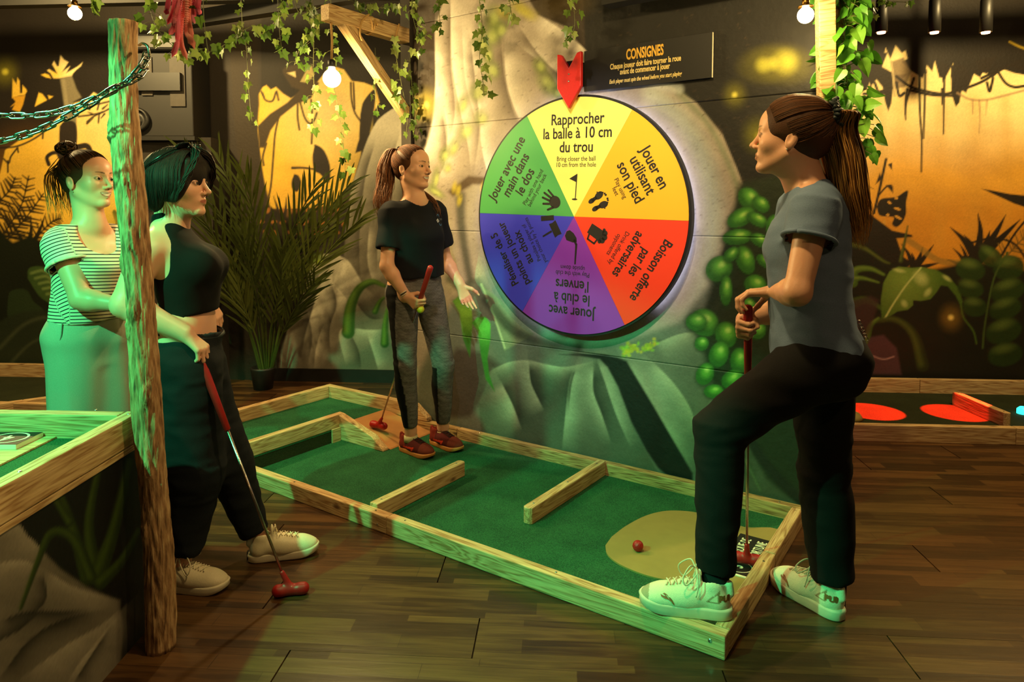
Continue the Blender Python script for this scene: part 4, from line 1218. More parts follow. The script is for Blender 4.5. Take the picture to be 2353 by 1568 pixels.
# chains slung from the log
M_CHAIN = plain('chain_steel', rgb(150, 150, 145), 0.22, 1.0, noise=0)
def link_mesh():
    pts = []
    L2, Rr = 0.0135, 0.0085
    for i in range(10):
        t = -PI / 2 + PI * i / 9
        pts.append((L2 + Rr * math.cos(t), Rr * math.sin(t), 0))
    for i in range(10):
        t = PI / 2 + PI * i / 9
        pts.append((-L2 + Rr * math.cos(t), Rr * math.sin(t), 0))
    n = 8
    P = np.array(pts)
    m = len(P)
    v, f = [], []
    for i in range(m):
        T = nrm(P[(i + 1) % m] - P[i - 1])
        u, w = np.array([0, 0, 1.0]), np.cross(T, (0, 0, 1))
        for j in range(n):
            a = 2 * PI * j / n
            v.append(P[i] + 0.0031 * (math.cos(a) * u + math.sin(a) * w))
    for i in range(m):
        for j in range(n):
            f.append((i * n + j, i * n + (j + 1) % n, ((i + 1) % m) * n + (j + 1) % n, ((i + 1) % m) * n + j))
    me = bpy.data.meshes.new('link')
    me.from_pydata([tuple(p) for p in v], [], f)
    me.polygons.foreach_set('use_smooth', np.ones(len(me.polygons), bool))
    me.materials.append(M_CHAIN)
    return me
LINK = link_mesh()
def chain(pts, label, ph=0.0):
    P = spline(pts, 40)
    d = np.concatenate([[0], np.cumsum(np.linalg.norm(np.diff(P, axis=0), axis=1))])
    e = empty('chain', P[0], label, 'chain')
    s_, k = 0.015, 0
    pitch = 0.0375
    while s_ < d[-1] - 0.005:
        p = np.array([np.interp(s_, d, P[:, i]) for i in range(3)])
        q = np.array([np.interp(s_ + 0.004, d, P[:, i]) for i in range(3)])
        T = nrm(q - p)
        up = nrm(np.cross(T, np.cross((0.0, 0.25, 1.0), T)))
        sd = np.cross(up, T)
        a = (k % 2) * PI / 2 + ph + random.uniform(-0.25, 0.25)
        Y = math.cos(a) * sd + math.sin(a) * up
        Z = np.cross(T, Y)
        o = bpy.data.objects.new('link', LINK)
        link(o, e)
        frame(o, T, Y, Z, p - P[0])
        s_ += pitch * 0.86
        k += 1
    return e
chain([at_y(338, 122, 1.99), at_y(327, 150, 1.952), at_y(280, 196, 1.935), at_y(205, 232, 1.93), at_y(120, 260, 1.92), at_y(40, 266, 1.91), at_y(-40, 262, 1.90)], 'upper of the two steel chains slung from the log')
chain([at_y(338, 140, 1.985), at_y(318, 176, 1.947), at_y(250, 210, 1.90), at_y(195, 246, 1.88), at_y(120, 286, 1.86), at_y(50, 312, 1.85), at_y(-40, 334, 1.84)], 'lower of the two steel chains slung from the log', 0.5)
hk = tube_geo(spline([at_y(337, 150, 2.0), at_y(343, 130, 1.985), at_y(340, 108, 1.985), at_y(328, 100, 2.0), at_y(320, 104, 2.03)], 6), 0.004, 8)
hook = mesh_obj('hook', np.array(hk[0]), hk[1], M_STEEL, lg, True)

# ================================================================ the spinning wheel
CW = lane(1.1187, LANE_W - 0.05, 1.3206)
wheel = empty('spinning_wheel', CW, 'large six-coloured fortune wheel mounted on the rock mural wall', 'wheel')
WR = np.array([-LD[0], -LD[1], 0]); WN = -np.array([LN[0], LN[1], 0])
Rw = 0.601
tilt = -math.radians(1.6)
frame(wheel, WR * math.cos(tilt) + np.array([0, 0, 1]) * math.sin(tilt), -WR * math.sin(tilt) + np.array([0, 0, 1]) * math.cos(tilt), WN, CW)
def disc(name, r, z0, z1, mat, parent, a0=0, a1=2 * PI, n=96):
    full = abs(a1 - a0 - 2 * PI) < 1e-6
    m = MB()
    if full:
        m.prism([(r * math.cos(2 * PI * i / n), r * math.sin(2 * PI * i / n)) for i in range(n)], z0, z1)
    else:
        k = max(3, int(n * (a1 - a0) / (2 * PI)))
        m.prism([(0, 0)] + [(r * math.cos(a0 + (a1 - a0) * i / k), r * math.sin(a0 + (a1 - a0) * i / k)) for i in range(k + 1)], z0, z1)
    return m.build(name, mat, parent)
disc('backing_disc', Rw + 0.012, -0.040, -0.0015, M_BLACK, wheel, n=128)
MB().lathe([(0.16, -0.068), (0.16, -0.034)], 32).build('hub', M_BLACK, wheel)
SECT = [('yellow', (252, 240, 112)), ('green', (80, 168, 84)), ('blue', (66, 66, 196)), ('purple', (138, 56, 172)), ('red', (244, 66, 36)), ('orange', (246, 186, 44))]
M_PR = plain('dark_print', rgb(38, 36, 30), 0.45, noise=0)
TXT = {'yellow': (('Rapprocher', 'la balle à 10 cm', 'du trou'), ('Bring closer the ball', '10 cm from the hole')),
       'green': (('Jouer avec une', 'main dans', 'le dos'), ('Play with one hand', 'behind your back')),
       'blue': (('Pénaliser de 5', 'points un joueur', 'au choix'), ('Penalize a player of', 'your choice by 5 points')),
       'purple': (('Jouer avec', 'le club à', "l'envers"), ('Play with the club', 'upside down')),
       'red': (('Boisson offerte', 'par les', 'adversaires'), ('Drink offered by', 'opponents')),
       'orange': (('Jouer en', 'utilisant', 'son pied'), ('Play using', 'feet'))}
def icon(kind, par):
    m = MB()
    z0, z1 = 0.0001, 0.0006
    def circ(x, y, rx, ry, rot=0, n=20):
        c, s = math.cos(rot), math.sin(rot)
        m.prism([(x + rx * math.cos(t) * c - ry * math.sin(t) * s, y + rx * math.cos(t) * s + ry * math.sin(t) * c) for t in np.linspace(0, 2 * PI, n, endpoint=False)], z0, z1)
    def bar(x0, y0, x1, y1, w, w1=None):
        w1 = w if w1 is None else w1
        d = nrm((x1 - x0, y1 - y0))
        nn = np.array([-d[1], d[0]])
        p, q = np.array([x0, y0]), np.array([x1, y1])
        m.prism([tuple(p - nn * w / 2), tuple(q - nn * w1 / 2), tuple(q + nn * w1 / 2), tuple(p + nn * w / 2)], z0, z1)
    if kind == 'yellow':
        bar(0.004, -0.068, 0.010, 0.058, 0.005); m.prism([(0.010, 0.058), (-0.034, 0.034), (0.009, 0.016)], z0, z1); circ(0, -0.07, 0.016, 0.0045)
    elif kind == 'green':
        circ(0.004, -0.022, 0.032, 0.034)
        for x, y, x1, y1, w in ((-0.020, 0.0, -0.040, 0.034, 0.013), (-0.006, 0.004, -0.014, 0.054, 0.013), (0.010, 0.006, 0.012, 0.058, 0.013), (0.024, 0.0, 0.036, 0.044, 0.012), (-0.022, -0.03, -0.052, -0.006, 0.013)):
            bar(x, y, x1, y1, w, w * 0.8); circ(x1, y1, w * 0.42, w * 0.42)
    elif kind == 'orange':
        for sx in (-1, 1):
            circ(sx * 0.026, 0.016, 0.017, 0.026, -sx * 0.15); circ(sx * 0.022, -0.032, 0.012, 0.020); bar(sx * 0.024, 0.0, sx * 0.022, -0.03, 0.018, 0.018)
            for i in range(5):
                circ(sx * (0.010 + 0.009 * i), 0.050 - 0.0022 * i * i, 0.005 - 0.0006 * i, 0.006 - 0.0006 * i)
    elif kind == 'red':
        m.prism([(-0.026, -0.052), (0.028, -0.052), (0.030, 0.028), (-0.028, 0.028)], z0, z1)
        for x, y, r in ((-0.022, 0.034, 0.015), (-0.004, 0.042, 0.016), (0.016, 0.040, 0.015), (0.029, 0.030, 0.010), (-0.034, 0.022, 0.008)):
            circ(x, y, r, r)
        bar(0.028, 0.014, 0.056, 0.010, 0.009); bar(0.054, 0.012, 0.054, -0.034, 0.009); bar(0.056, -0.032, 0.028, -0.038, 0.009)
    elif kind == 'purple':
        bar(-0.014, 0.085, -0.018, -0.02, 0.008, 0.012); bar(-0.018, -0.016, -0.004, -0.040, 0.012)
        m.prism([(-0.020, -0.030), (0.002, -0.026), (0.040, -0.036), (0.050, -0.058), (0.040, -0.082), (0.022, -0.088), (0.0, -0.074), (-0.018, -0.050)], z0, z1)
    elif kind == 'blue':
        bar(-0.004, -0.006, -0.004, 0.056, 0.011, 0.009); m.prism([(-0.044, -0.052), (0.036, -0.052), (0.032, -0.030), (0.036, -0.008), (-0.044, -0.008), (-0.040, -0.030)], z0, z1)
        bar(0.052, -0.05, 0.084, 0.022, 0.026)
    return m.build('icon', M_PR, par)
for k, (nm, c) in enumerate(SECT):
    am = PI / 2 + k * PI / 3                 # middle direction of the sector, counter-clockwise from the top
    sc = disc('sector', Rw, 0.0, 0.004, plain('wheel_' + nm, rgb(*c), 0.4, noise=0), wheel, -PI / 6 + 0.0008 + PI / 2, PI / 6 - 0.0008 + PI / 2, 128)
    sc.rotation_euler = (0, 0, k * PI / 3)
    sc.location = (0, 0, 0)
    tag(sc, nm + ' sector')
    big, small = TXT[nm]
    s0 = 0.078 if nm not in ('blue', 'red') else 0.068
    for i, tx in enumerate(big):
        text_mesh('lettering', tx, s0, M_PR, sc, (0, 0.490 - 0.070 * i, 0.0042), 0.82, bold=0.0012)
    for i, tx in enumerate(small):
        text_mesh('lettering', tx, 0.034, M_PR, sc, (0, 0.292 - 0.030 * i, 0.0042), 0.82)
    ic = icon(nm, sc)
    ic.location = (0, 0.158, 0.0042)
# led strip behind the wheel
M_LED = plain('cold_led', rgb(180, 190, 255), 0.4, emit=(0.60, 0.66, 1.0), estr=12.0, noise=0)
led = MB()
for i in range(96):
    a, b2 = 2 * PI * i / 96, 2 * PI * (i + 1) / 96
    dg = 360.0 * i / 96
    if not (dg < 110 or dg > 312 or 150 < dg < 255): continue
    led.add([(r * math.cos(t), r * math.sin(t), z) for t in (a, b2) for r, z in ((0.590, -0.041), (0.590, -0.049))], [(0, 1, 3, 2)])
    led.add([(r * math.cos(t), r * math.sin(t), z) for t in (a, b2) for r, z in ((0.580, -0.049), (0.590, -0.049))], [(0, 1, 3, 2)])
led.build('led_strip', M_LED, wheel)

# red pointer and instruction sign
PT = lane(1.128, LANE_W - 0.075, 2.0)
ptr = empty('wheel_pointer', PT, 'red wooden arrow pointing down at the top of the wheel', 'arrow')
frame(ptr, WR, (0, 0, 1), WN, PT)
out = [(-0.068, 0.135), (-0.068, -0.035), (0.0, -0.140), (0.068, -0.035), (0.068, 0.135), (0.045, 0.13), (0.0, 0.06), (-0.045, 0.13)]
ar = bevel(MB().prism(out, 0.0, 0.024).build('arrow', M_RED, ptr), 0.003)
for y in (0.03, -0.005):
    o = screw(ptr, (0.0, y, 0.0245), r=0.005)
MB().box(-0.03, 0.03, -0.02, 0.10, -0.088, 0.0).build('mount', M_BLACK, ptr)
SG = lane(0.767, LANE_W + 0.003, 2.055)
sg = empty('instruction_sign', SG, 'black instruction sign with cream lettering right of the red arrow', 'sign')
frame(sg, WR, (0, 0, 1), WN, SG)
MB().box(-0.328, 0.328, -0.101, 0.101, -0.008, 0.004).build('board', M_INK, sg)
MB().box(0.3282, 0.3298, -0.101, 0.101, -0.008, 0.004).build('edge', M_CREAM, sg)
M_GOLD = plain('gold_print', rgb(226, 176, 66), 0.6, noise=0)
M_PALE = plain('pale_gold_print', rgb(232, 206, 130), 0.6, noise=0)
text_mesh('lettering', 'CONSIGNES', 0.070, M_GOLD, sg, (0.0, 0.052, 0.0045), 0.50, bold=0.0022)
text_mesh('lettering', 'Chaque joueur doit faire tourner la roue', 0.038, M_PALE, sg, (0.0, 0.004, 0.0045), 0.58, bold=0.0010)
text_mesh('lettering', 'avant de commencer à jouer', 0.038, M_PALE, sg, (0.0, -0.026, 0.0045), 0.58, bold=0.0010)
text_mesh('lettering', 'Each player must spin the wheel before you start playing', 0.028, M_PALE, sg, (0.0, -0.068, 0.0045), 0.58, shear=0.2, bold=0.0006)

# ================================================================ timber brackets and bulbs
BR = np.array([-0.629, 4.217, 0])
br = empty('timber_bracket', (BR[0], BR[1], 2.36), 'pale timber gallows bracket on the left edge of the wheel wall', 'bracket')
OUT = -np.array([LN[0], LN[1], 0])
SID = np.array([-LD[0], -LD[1], 0])
frame(br, OUT, np.cross((0, 0, 1), OUT), (0, 0, 1), (BR[0], BR[1], 2.36))
bevel(MB().box(0.003, 0.64, -0.035, 0.035, 0.0, 0.085).build('arm', M_WOOD, br), 0.004)
bz = MB().box(-0.335, 0.335, -0.03, 0.03, -0.03, 0.03).build('brace', M_WOOD, br)
bz.location = (0.274, 0, -0.2)
bz.rotation_euler = (0, -math.atan2(0.42, 0.46), 0)
bevel(bz, 0.003)
bevel(MB().box(0.003, 0.03, -0.04, 0.04, -0.65, 0.3).build('post', M_DARK, br), 0.003)
rp = []
for t in np.linspace(0, 2 * PI * 2.2, 60):
    x = 0.30 + 0.02 * t / (2 * PI)
    rp.append((x + 0.02 * math.sin(t * 0.5), 0.040 * math.cos(t) * 1.02, 0.0425 + 0.05 * math.sin(t)))
v, f = tube_geo(rp, 0.0055, 6)
mesh_obj('rope_lashing', v, f, M_ROPE, br, True)
v, f = tube_geo(spline([(0.36, 0.04, 0.09), (0.42, 0.046, 0.04), (0.44, 0.05, -0.03), (0.43, 0.052, -0.07)], 6), 0.0055, 6)
mesh_obj('rope_tail', v, f, M_ROPE, br, True)
v, f = tube_geo(spline([(0.12, 0.04, 0.09), (0.15, 0.045, 0.02), (0.16, 0.05, -0.04)], 6), 0.0055, 6)
mesh_obj('rope_tail', v, f, M_ROPE, br, True)

def bulb(name, loc, r, label, cord_top, cordmat, cap=True, lamp_e=10):
    e = empty(name, loc, label, 'light bulb')
    prof = []
    for i in range(14):
        t = PI * (i / 13.0) * 0.80
        prof.append((r * math.sin(t) + 1e-4, -r * math.cos(t)))
    prof += [(r * 0.40, r * 1.0), (r * 0.36, r * 1.25)]
    MB().lathe(prof, 28).build('glass', M_BULB, e, True)
    MB().lathe([(r * 0.40, r * 1.25), (r * 0.46, r * 1.3), (r * 0.44, r * 1.95), (r * 0.2, r * 2.1)], 20).build('socket', M_BRASS if cap else M_BLACK, e, True)
    if cap:
        MB().lathe([(r * 0.75, r * 1.12), (r * 0.95, r * 1.02), (r * 0.95, r * 1.10), (r * 0.42, r * 1.36)], 20).build('collar', M_BRASS, e, True)
    c0 = np.array([0, 0, r * 2.05])
    c1 = np.asarray(cord_top) - np.asarray(loc)
    v, f = tube_geo([c0, (c0 + c1) / 2 + np.array([0.004, 0, 0]), c1], 0.006, 6)
    mesh_obj('cord', v, f, cordmat, e, True)
    d = lamp(name + '_lamp', 'POINT', loc, lamp_e, WARM, r)
    d.data.use_shadow = True
    d.parent = e
    d.location = (0, 0, -r * 1.6)
    d.data.shadow_soft_size = r * 0.9
    return e
tip = np.array([BR[0], BR[1], 2.37]) + OUT * 0.60
bulb('pendant_bulb', (tip[0], tip[1], 2.062), 0.048, 'round glowing bulb hanging on a rope from the timber bracket', (tip[0], tip[1], 2.36), M_ROPE, False, 50)
p = at_y(172, 31, 3.6)
bulb('string_bulb', p, 0.033, 'glowing bulb with a frilled collar above the woman in stripes', (p[0], p[1], 3.0), M_BLACK, True, 16)
p = at_y(1851, 35, 2.64)
bulb('string_bulb', p, 0.030, 'glowing bulb hanging beside the leaning timber and the climbing vine', (p[0], p[1], 3.0), M_BLACK, True, 13)

# leaning timber with a round pole at the right end of the wheel wall
lt = empty('leaning_timber', at_y(1896, 250, 2.84), 'pale timber brace with the climbing vine at the right wall end', 'timber')
a, b = at_y(1899, 226, 2.86), at_y(1895, -60, 2.74)
T = nrm(b - a)
X = nrm(np.cross((0, 1, 0), T)) * 1.0
o = MB().box(-0.034, 0.034, -0.02, 0.02, -0.02, np.linalg.norm(b - a)).build('brace', M_WOOD, lt)
Yv = np.cross(T, X)
frame(o, X, Yv, T, a - np.array(lt.location))
bevel(o, 0.003)
v, f = tube_geo([at_y(1922, 250, 2.95) , at_y(1925, 100, 2.9), at_y(1926, -60, 2.86)], 0.026, 12)
o = mesh_obj('pole', np.array(v) - np.array(lt.location), f, M_BARK, lt, True)

# red spotlights above the right lane
def spot(px, i, lab, tx, ty):
    p = at_y(px, 74, 4.4)
    e = empty('spotlight', p, lab, 'spotlight', None)
    can = MB().lathe([(0.001, 0.03), (0.028, 0.028), (0.03, 0.0), (0.036, 0.0), (0.036, 0.2), (0.02, 0.22), (0.001, 0.22)], 20).build('can', M_BLACK, e, True)
    MB().lathe([(0.001, 0.006), (0.026, 0.006), (0.024, -0.008), (0.001, -0.010)], 20).build('lens', plain('lit_lens', rgb(255, 180, 120), 0.3, emit=(1.0, 0.34, 0.14), estr=14, noise=0), e)
    MB().box(-0.012, 0.012, -0.006, 0.006, 0.21, 0.5).build('stem', M_BLACK, e)
    d = (np.array([tx, ty, 0.02]) - p)
    z = -nrm(d)
    xx = nrm(np.cross((0, 1, 0), z))
    R = np.array([xx, np.cross(z, xx), z]).T
    L = lamp('red_beam', 'SPOT', (0, 0, 0.0), 6500, (1.0, 0.018, 0.006), 0.008, None, 9.4, 0.06)
    L.parent = e
    L.location = tuple(nrm(d) * 0.03)
    L.rotation_euler = Vector(d).to_track_quat('-Z', 'Y').to_euler()
    return e
spot(2025, 0, 'leftmost of the three black red-beam spotlights', 1.92, 4.42)
spot(2147, 1, 'middle one of the three black red-beam spotlights', 2.39, 4.47)
spot(2265, 2, 'rightmost of the three black red-beam spotlights', 2.93, 4.44)

# ================================================================ figures: soft solids blended on a grid, then skinned
def noise_sum(P, scale, seed, n=7):
    r = np.random.default_rng(seed)
    v = np.zeros(len(P), np.float32)
    for k in range(n):
        d = nrm(r.normal(size=3)) * scale * (1 + 0.45 * k)
        v += np.sin(P @ d + r.uniform(0, 6) + 1.3 * np.sin(P @ (nrm(r.normal(size=3)) * scale * 0.6))) / (1 + 0.5 * k)
    return v / 2.2

class Solid:
    def __init__(s):
        s.P = []
    def cap(s, a, b, ra, rb=None, k=0.015, sub=False, flat=None):
        a, b = np.asarray(a, float), np.asarray(b, float)
        rb = ra if rb is None else rb
        m = max(ra, rb) * (1 if flat is None else max(1, 1 / min(flat[1], 1) * 0 + max(1, flat[1])))
        s.P.append(('c', a, b, ra, rb, flat, k, sub, np.minimum(a, b) - m, np.maximum(a, b) + m))
        return s
    def ell(s, c, r, R=None, k=0.02, sub=False):
        c, r = np.asarray(c, float), np.asarray(r, float)
        R = np.eye(3) if R is None else np.asarray(R, float)
        m = np.sqrt(((R * r[None, :]) ** 2).sum(1))
        s.P.append(('e', c, r, R, None, None, k, sub, c - m, c + m))
        return s
    def loft(s, cs, ab, side, fwd, k=0.02, sub=False, p=2.0):
        """rings: centres, half-sizes (side, fwd)"""
        cs, ab = np.asarray(cs, float), np.asarray(ab, float)
        m = ab.max()
        s.P.append(('l', cs, ab, nrm(side), nrm(fwd), p, k, sub, cs.min(0) - m, cs.max(0) + m))
        return s
    def chain(s, pts, rs, k=0.012, flat=None):
        for i in range(len(pts) - 1):
            s.cap(pts[i], pts[i + 1], rs[i], rs[i + 1], k, False, flat)
        return s
    @staticmethod
    def dist(q, x, y, z):
        f = np.float32
        if q[0] == 'c':
            _, a, b, ra, rb, flat, *_r = q
            ba = b - a
            L = ba @ ba + 1e-12
            px, py, pz = x - f(a[0]), y - f(a[1]), z - f(a[2])
            t = np.clip((px * f(ba[0]) + py * f(ba[1]) + pz * f(ba[2])) / f(L), 0, 1)
            px, py, pz = px - t * f(ba[0]), py - t * f(ba[1]), pz - t * f(ba[2])
            if flat is not None:
                d, fac = flat
                c = (px * f(d[0]) + py * f(d[1]) + pz * f(d[2])) * f(1 / fac - 1)
                px, py, pz = px + c * f(d[0]), py + c * f(d[1]), pz + c * f(d[2])
            return np.sqrt(px * px + py * py + pz * pz) - (f(ra) + t * f(rb - ra))
        if q[0] == 'e':
            _, c, r, R, *_r = q
            px, py, pz = x - f(c[0]), y - f(c[1]), z - f(c[2])
            u = [px * f(R[0, i]) + py * f(R[1, i]) + pz * f(R[2, i]) for i in range(3)]
            k0 = np.sqrt(sum((u[i] * f(1 / r[i])) ** 2 for i in range(3)))
            k1 = np.sqrt(sum((u[i] * f(1 / r[i] ** 2)) ** 2 for i in range(3)))
            return k0 * (k0 - 1) / (k1 + f(1e-6))
        _, cs, ab, side, fwd, p, *_r = q
        A = cs[-1] - cs[0]
        A = A / np.linalg.norm(A)
        tt = (cs - cs[0]) @ A
        t = (x - f(cs[0][0])) * f(A[0]) + (y - f(cs[0][1])) * f(A[1]) + (z - f(cs[0][2])) * f(A[2])
        tc = np.clip(t, 0, tt[-1])
        fine = np.linspace(0, tt[-1], 160)
        def itp(v):
            w = spl1(tt, v, fine)
            i = np.clip(tc * f(159 / tt[-1]), 0, 158.999)
            j = i.astype(np.int32)
            fr = i - j
            w = w.astype(np.float32)
            return w[j] * (1 - fr) + w[j + 1] * fr
        C3 = [itp(cs[:, i]) for i in range(3)]
        a, b = itp(ab[:, 0]), itp(ab[:, 1])
        px, py, pz = x - C3[0], y - C3[1], z - C3[2]
        u = px * f(side[0]) + py * f(side[1]) + pz * f(side[2])
        v = px * f(fwd[0]) + py * f(fwd[1]) + pz * f(fwd[2])
        if p == 2.0:
            k0 = np.sqrt((u / a) ** 2 + (v / b) ** 2)
            k1 = np.sqrt((u / a ** 2) ** 2 + (v / b ** 2) ** 2)
            d = k0 * (k0 - 1) / (k1 + f(1e-6))
        else:
            k0 = (np.abs(u / a) ** p + np.abs(v / b) ** p) ** (1 / p)
            d = (k0 - 1) * np.minimum(a, b)
        return np.maximum(d, np.maximum(-t, t - f(tt[-1])))
    def grid(s, h, fine=(), pad=0.02, lo=None, hi=None):
        L = np.min([q[8] for q in s.P if not q[7]], 0) - pad
        H = np.max([q[9] for q in s.P if not q[7]], 0) + pad
        if lo is not None: L = np.maximum(L, lo)
        if hi is not None: H = np.minimum(H, hi)
        ax = []
        for i in range(3):
            v, out = L[i], []
            while v < H[i] + h:
                out.append(v)
                st = h
                for f0, f1, fh in fine:
                    if f0[i] <= v <= f1[i]: st = min(st, fh)
                v += st
            ax.append(np.array(out, np.float32))
        return ax
    def field(s, ax):
        D = np.full(tuple(len(a) for a in ax), 0.08, np.float32)
        for q in s.P:
            k, sub = q[6], q[7]
            pad = k + 0.012
            ii = []
            for i in range(3):
                a0 = np.searchsorted(ax[i], q[8][i] - pad)
                a1 = np.searchsorted(ax[i], q[9][i] + pad)
                ii.append((a0, a1))
            if any(b <= a for a, b in ii): continue
            sl = tuple(slice(a, b) for a, b in ii)
            x = ax[0][sl[0]][:, None, None]
            y = ax[1][sl[1]][None, :, None]
            z = ax[2][sl[2]][None, None, :]
            x, y, z = np.broadcast_arrays(x, y, z)
            d = Solid.dist(q, x, y, z)
            e = D[sl]
            if sub:
                hh = np.maximum(k - np.abs(e + d), 0) / k
                D[sl] = np.maximum(e, -d) + hh * hh * np.float32(k * 0.25)
            else:
                hh = np.maximum(k - np.abs(e - d), 0) / k
                D[sl] = np.minimum(e, d) - hh * hh * np.float32(k * 0.25)
        return D
def spl1(tt, v, x):
    """monotone-ish cubic through ring values"""
    m = np.gradient(v, tt) if len(tt) > 2 else np.full(len(tt), (v[-1] - v[0]) / (tt[-1] - tt[0]))
    i = np.clip(np.searchsorted(tt, x) - 1, 0, len(tt) - 2)
    h = tt[i + 1] - tt[i]
    u = (x - tt[i]) / h
    return (2 * u ** 3 - 3 * u ** 2 + 1) * v[i] + (u ** 3 - 2 * u ** 2 + u) * h * m[i] + (-2 * u ** 3 + 3 * u ** 2) * v[i + 1] + (u ** 3 - u ** 2) * h * m[i + 1]
def skin(D, ax):
    S = D < 0
    n = tuple(k - 1 for k in D.shape)
    c = np.zeros(n, np.int8)
    for dx in (0, 1):
        for dy in (0, 1):
            for dz in (0, 1):
                c += S[dx:dx + n[0], dy:dy + n[1], dz:dz + n[2]]
    I, J, K = np.nonzero((c > 0) & (c < 8))
    idx = np.full(n, -1, np.int32)
    idx[I, J, K] = np.arange(len(I))
    acc = np.zeros((len(I), 3), np.float32)
    cnt = np.zeros(len(I), np.float32)
    cor = [(a, b, d) for a in (0, 1) for b in (0, 1) for d in (0, 1)]
    val = {o: D[I + o[0], J + o[1], K + o[2]] for o in cor}
    for o in cor:
        for i in range(3):
            if o[i] == 0:
                q = list(o); q[i] = 1; q = tuple(q)
                d1, d2 = val[o], val[q]
                m = (d1 < 0) != (d2 < 0)
                t = np.where(m, d1 / np.where(m, d1 - d2, 1), 0)
                for j in range(3):
                    acc[:, j] += m * ((t if j == i else o[j]))
                cnt += m
    acc /= cnt[:, None]
    V = np.stack([ax[i][q] + acc[:, i] * (ax[i][q + 1] - ax[i][q]) for i, q in enumerate((I, J, K))], 1)
    F = []
    for i in range(3):
        j, k = (i + 1) % 3, (i + 2) % 3
        a = [slice(1, -1)] * 3
        b = [slice(1, -1)] * 3
        a[i] = slice(0, -1)
        b[i] = slice(1, None)
        m = S[tuple(a)] != S[tuple(b)]
        q = np.array(np.nonzero(m))
        g = q.copy()
        g[j] += 1
        g[k] += 1
        def cell(dj, dk):
            w = g.copy()
            w[j] -= dj
            w[k] -= dk
            return idx[w[0], w[1], w[2]]
        quad = np.stack([cell(1, 1), cell(0, 1), cell(0, 0), cell(1, 0)], 1)
        flip = ~S[tuple(a)][tuple(q)]
        quad[flip] = quad[flip][:, ::-1]
        F.append(quad)
    F = np.vstack(F)
    F = F[(F >= 0).all(1)]
    return V, F
def relax(V, F, it=1, w=0.5):
    e = np.vstack([F[:, [0, 1]], F[:, [1, 2]], F[:, [2, 3]], F[:, [3, 0]]])
    e = np.vstack([e, e[:, ::-1]])
    n = np.bincount(e[:, 0], minlength=len(V)).astype(float)[:, None] + 1e-9
    for _ in range(it):
        s_ = np.stack([np.bincount(e[:, 0], V[e[:, 1], i], len(V)) for i in range(3)], 1)
        V = V * (1 - w) + w * s_ / n
    return V
def drop_faces(V, F, bad):
    """remove faces whose corners are all 'bad', and unused points"""
    keep = ~bad[F].all(1)
    F = F[keep]
    used = np.zeros(len(V), bool)
    used[F.ravel()] = True
    m = np.cumsum(used) - 1
    return V[used], m[F], used

M_SKIN = attr_mat('skin', rough=0.42, spec=0.4, bump=0.08, scale=220, sss=0.12)
M_CLOTH = attr_mat('cloth', rough=0.85, spec=0.2, bump=0.15, scale=300, vary=0.08)
M_DENIM = attr_mat('dark_denim', rough=0.9, spec=0.15, bump=0.3, scale=420, vary=0.15)
M_HAIR = attr_mat('hair_strands', rough=0.55, spec=0.22, bump=0.25, scale=260)
M_EYE = attr_mat('eye', rough=0.1, spec=0.6)
M_SHOE = attr_mat('shoe_leather', rough=0.5, spec=0.35, bump=0.12, scale=240, vary=0.05)
M_KNIT = attr_mat('knit_shoe', rough=0.85, spec=0.2, bump=0.4, scale=500, vary=0.12)
M_SOLE = plain('pale_sole', rgb(216, 204, 176), 0.6, noise=0.06)
M_LACE = plain('pale_lace', rgb(220, 208, 176), 0.8, noise=0.1, scale=300)
M_SOCK = plain('black_sock', rgb(16, 15, 17), 0.9, noise=0.1, scale=200, bump=0.2)

def basis(fwd, up=(0, 0, 1), roll=0.0):
    """columns: subject's right, forward, up"""
    f = nrm(fwd)
    r = nrm(np.cross(f, up))
    u = np.cross(r, f)
    if roll:
        c, s = math.cos(roll), math.sin(roll)
        r, u = c * r + s * u, c * u - s * r
    return np.array([r, f, u]).T

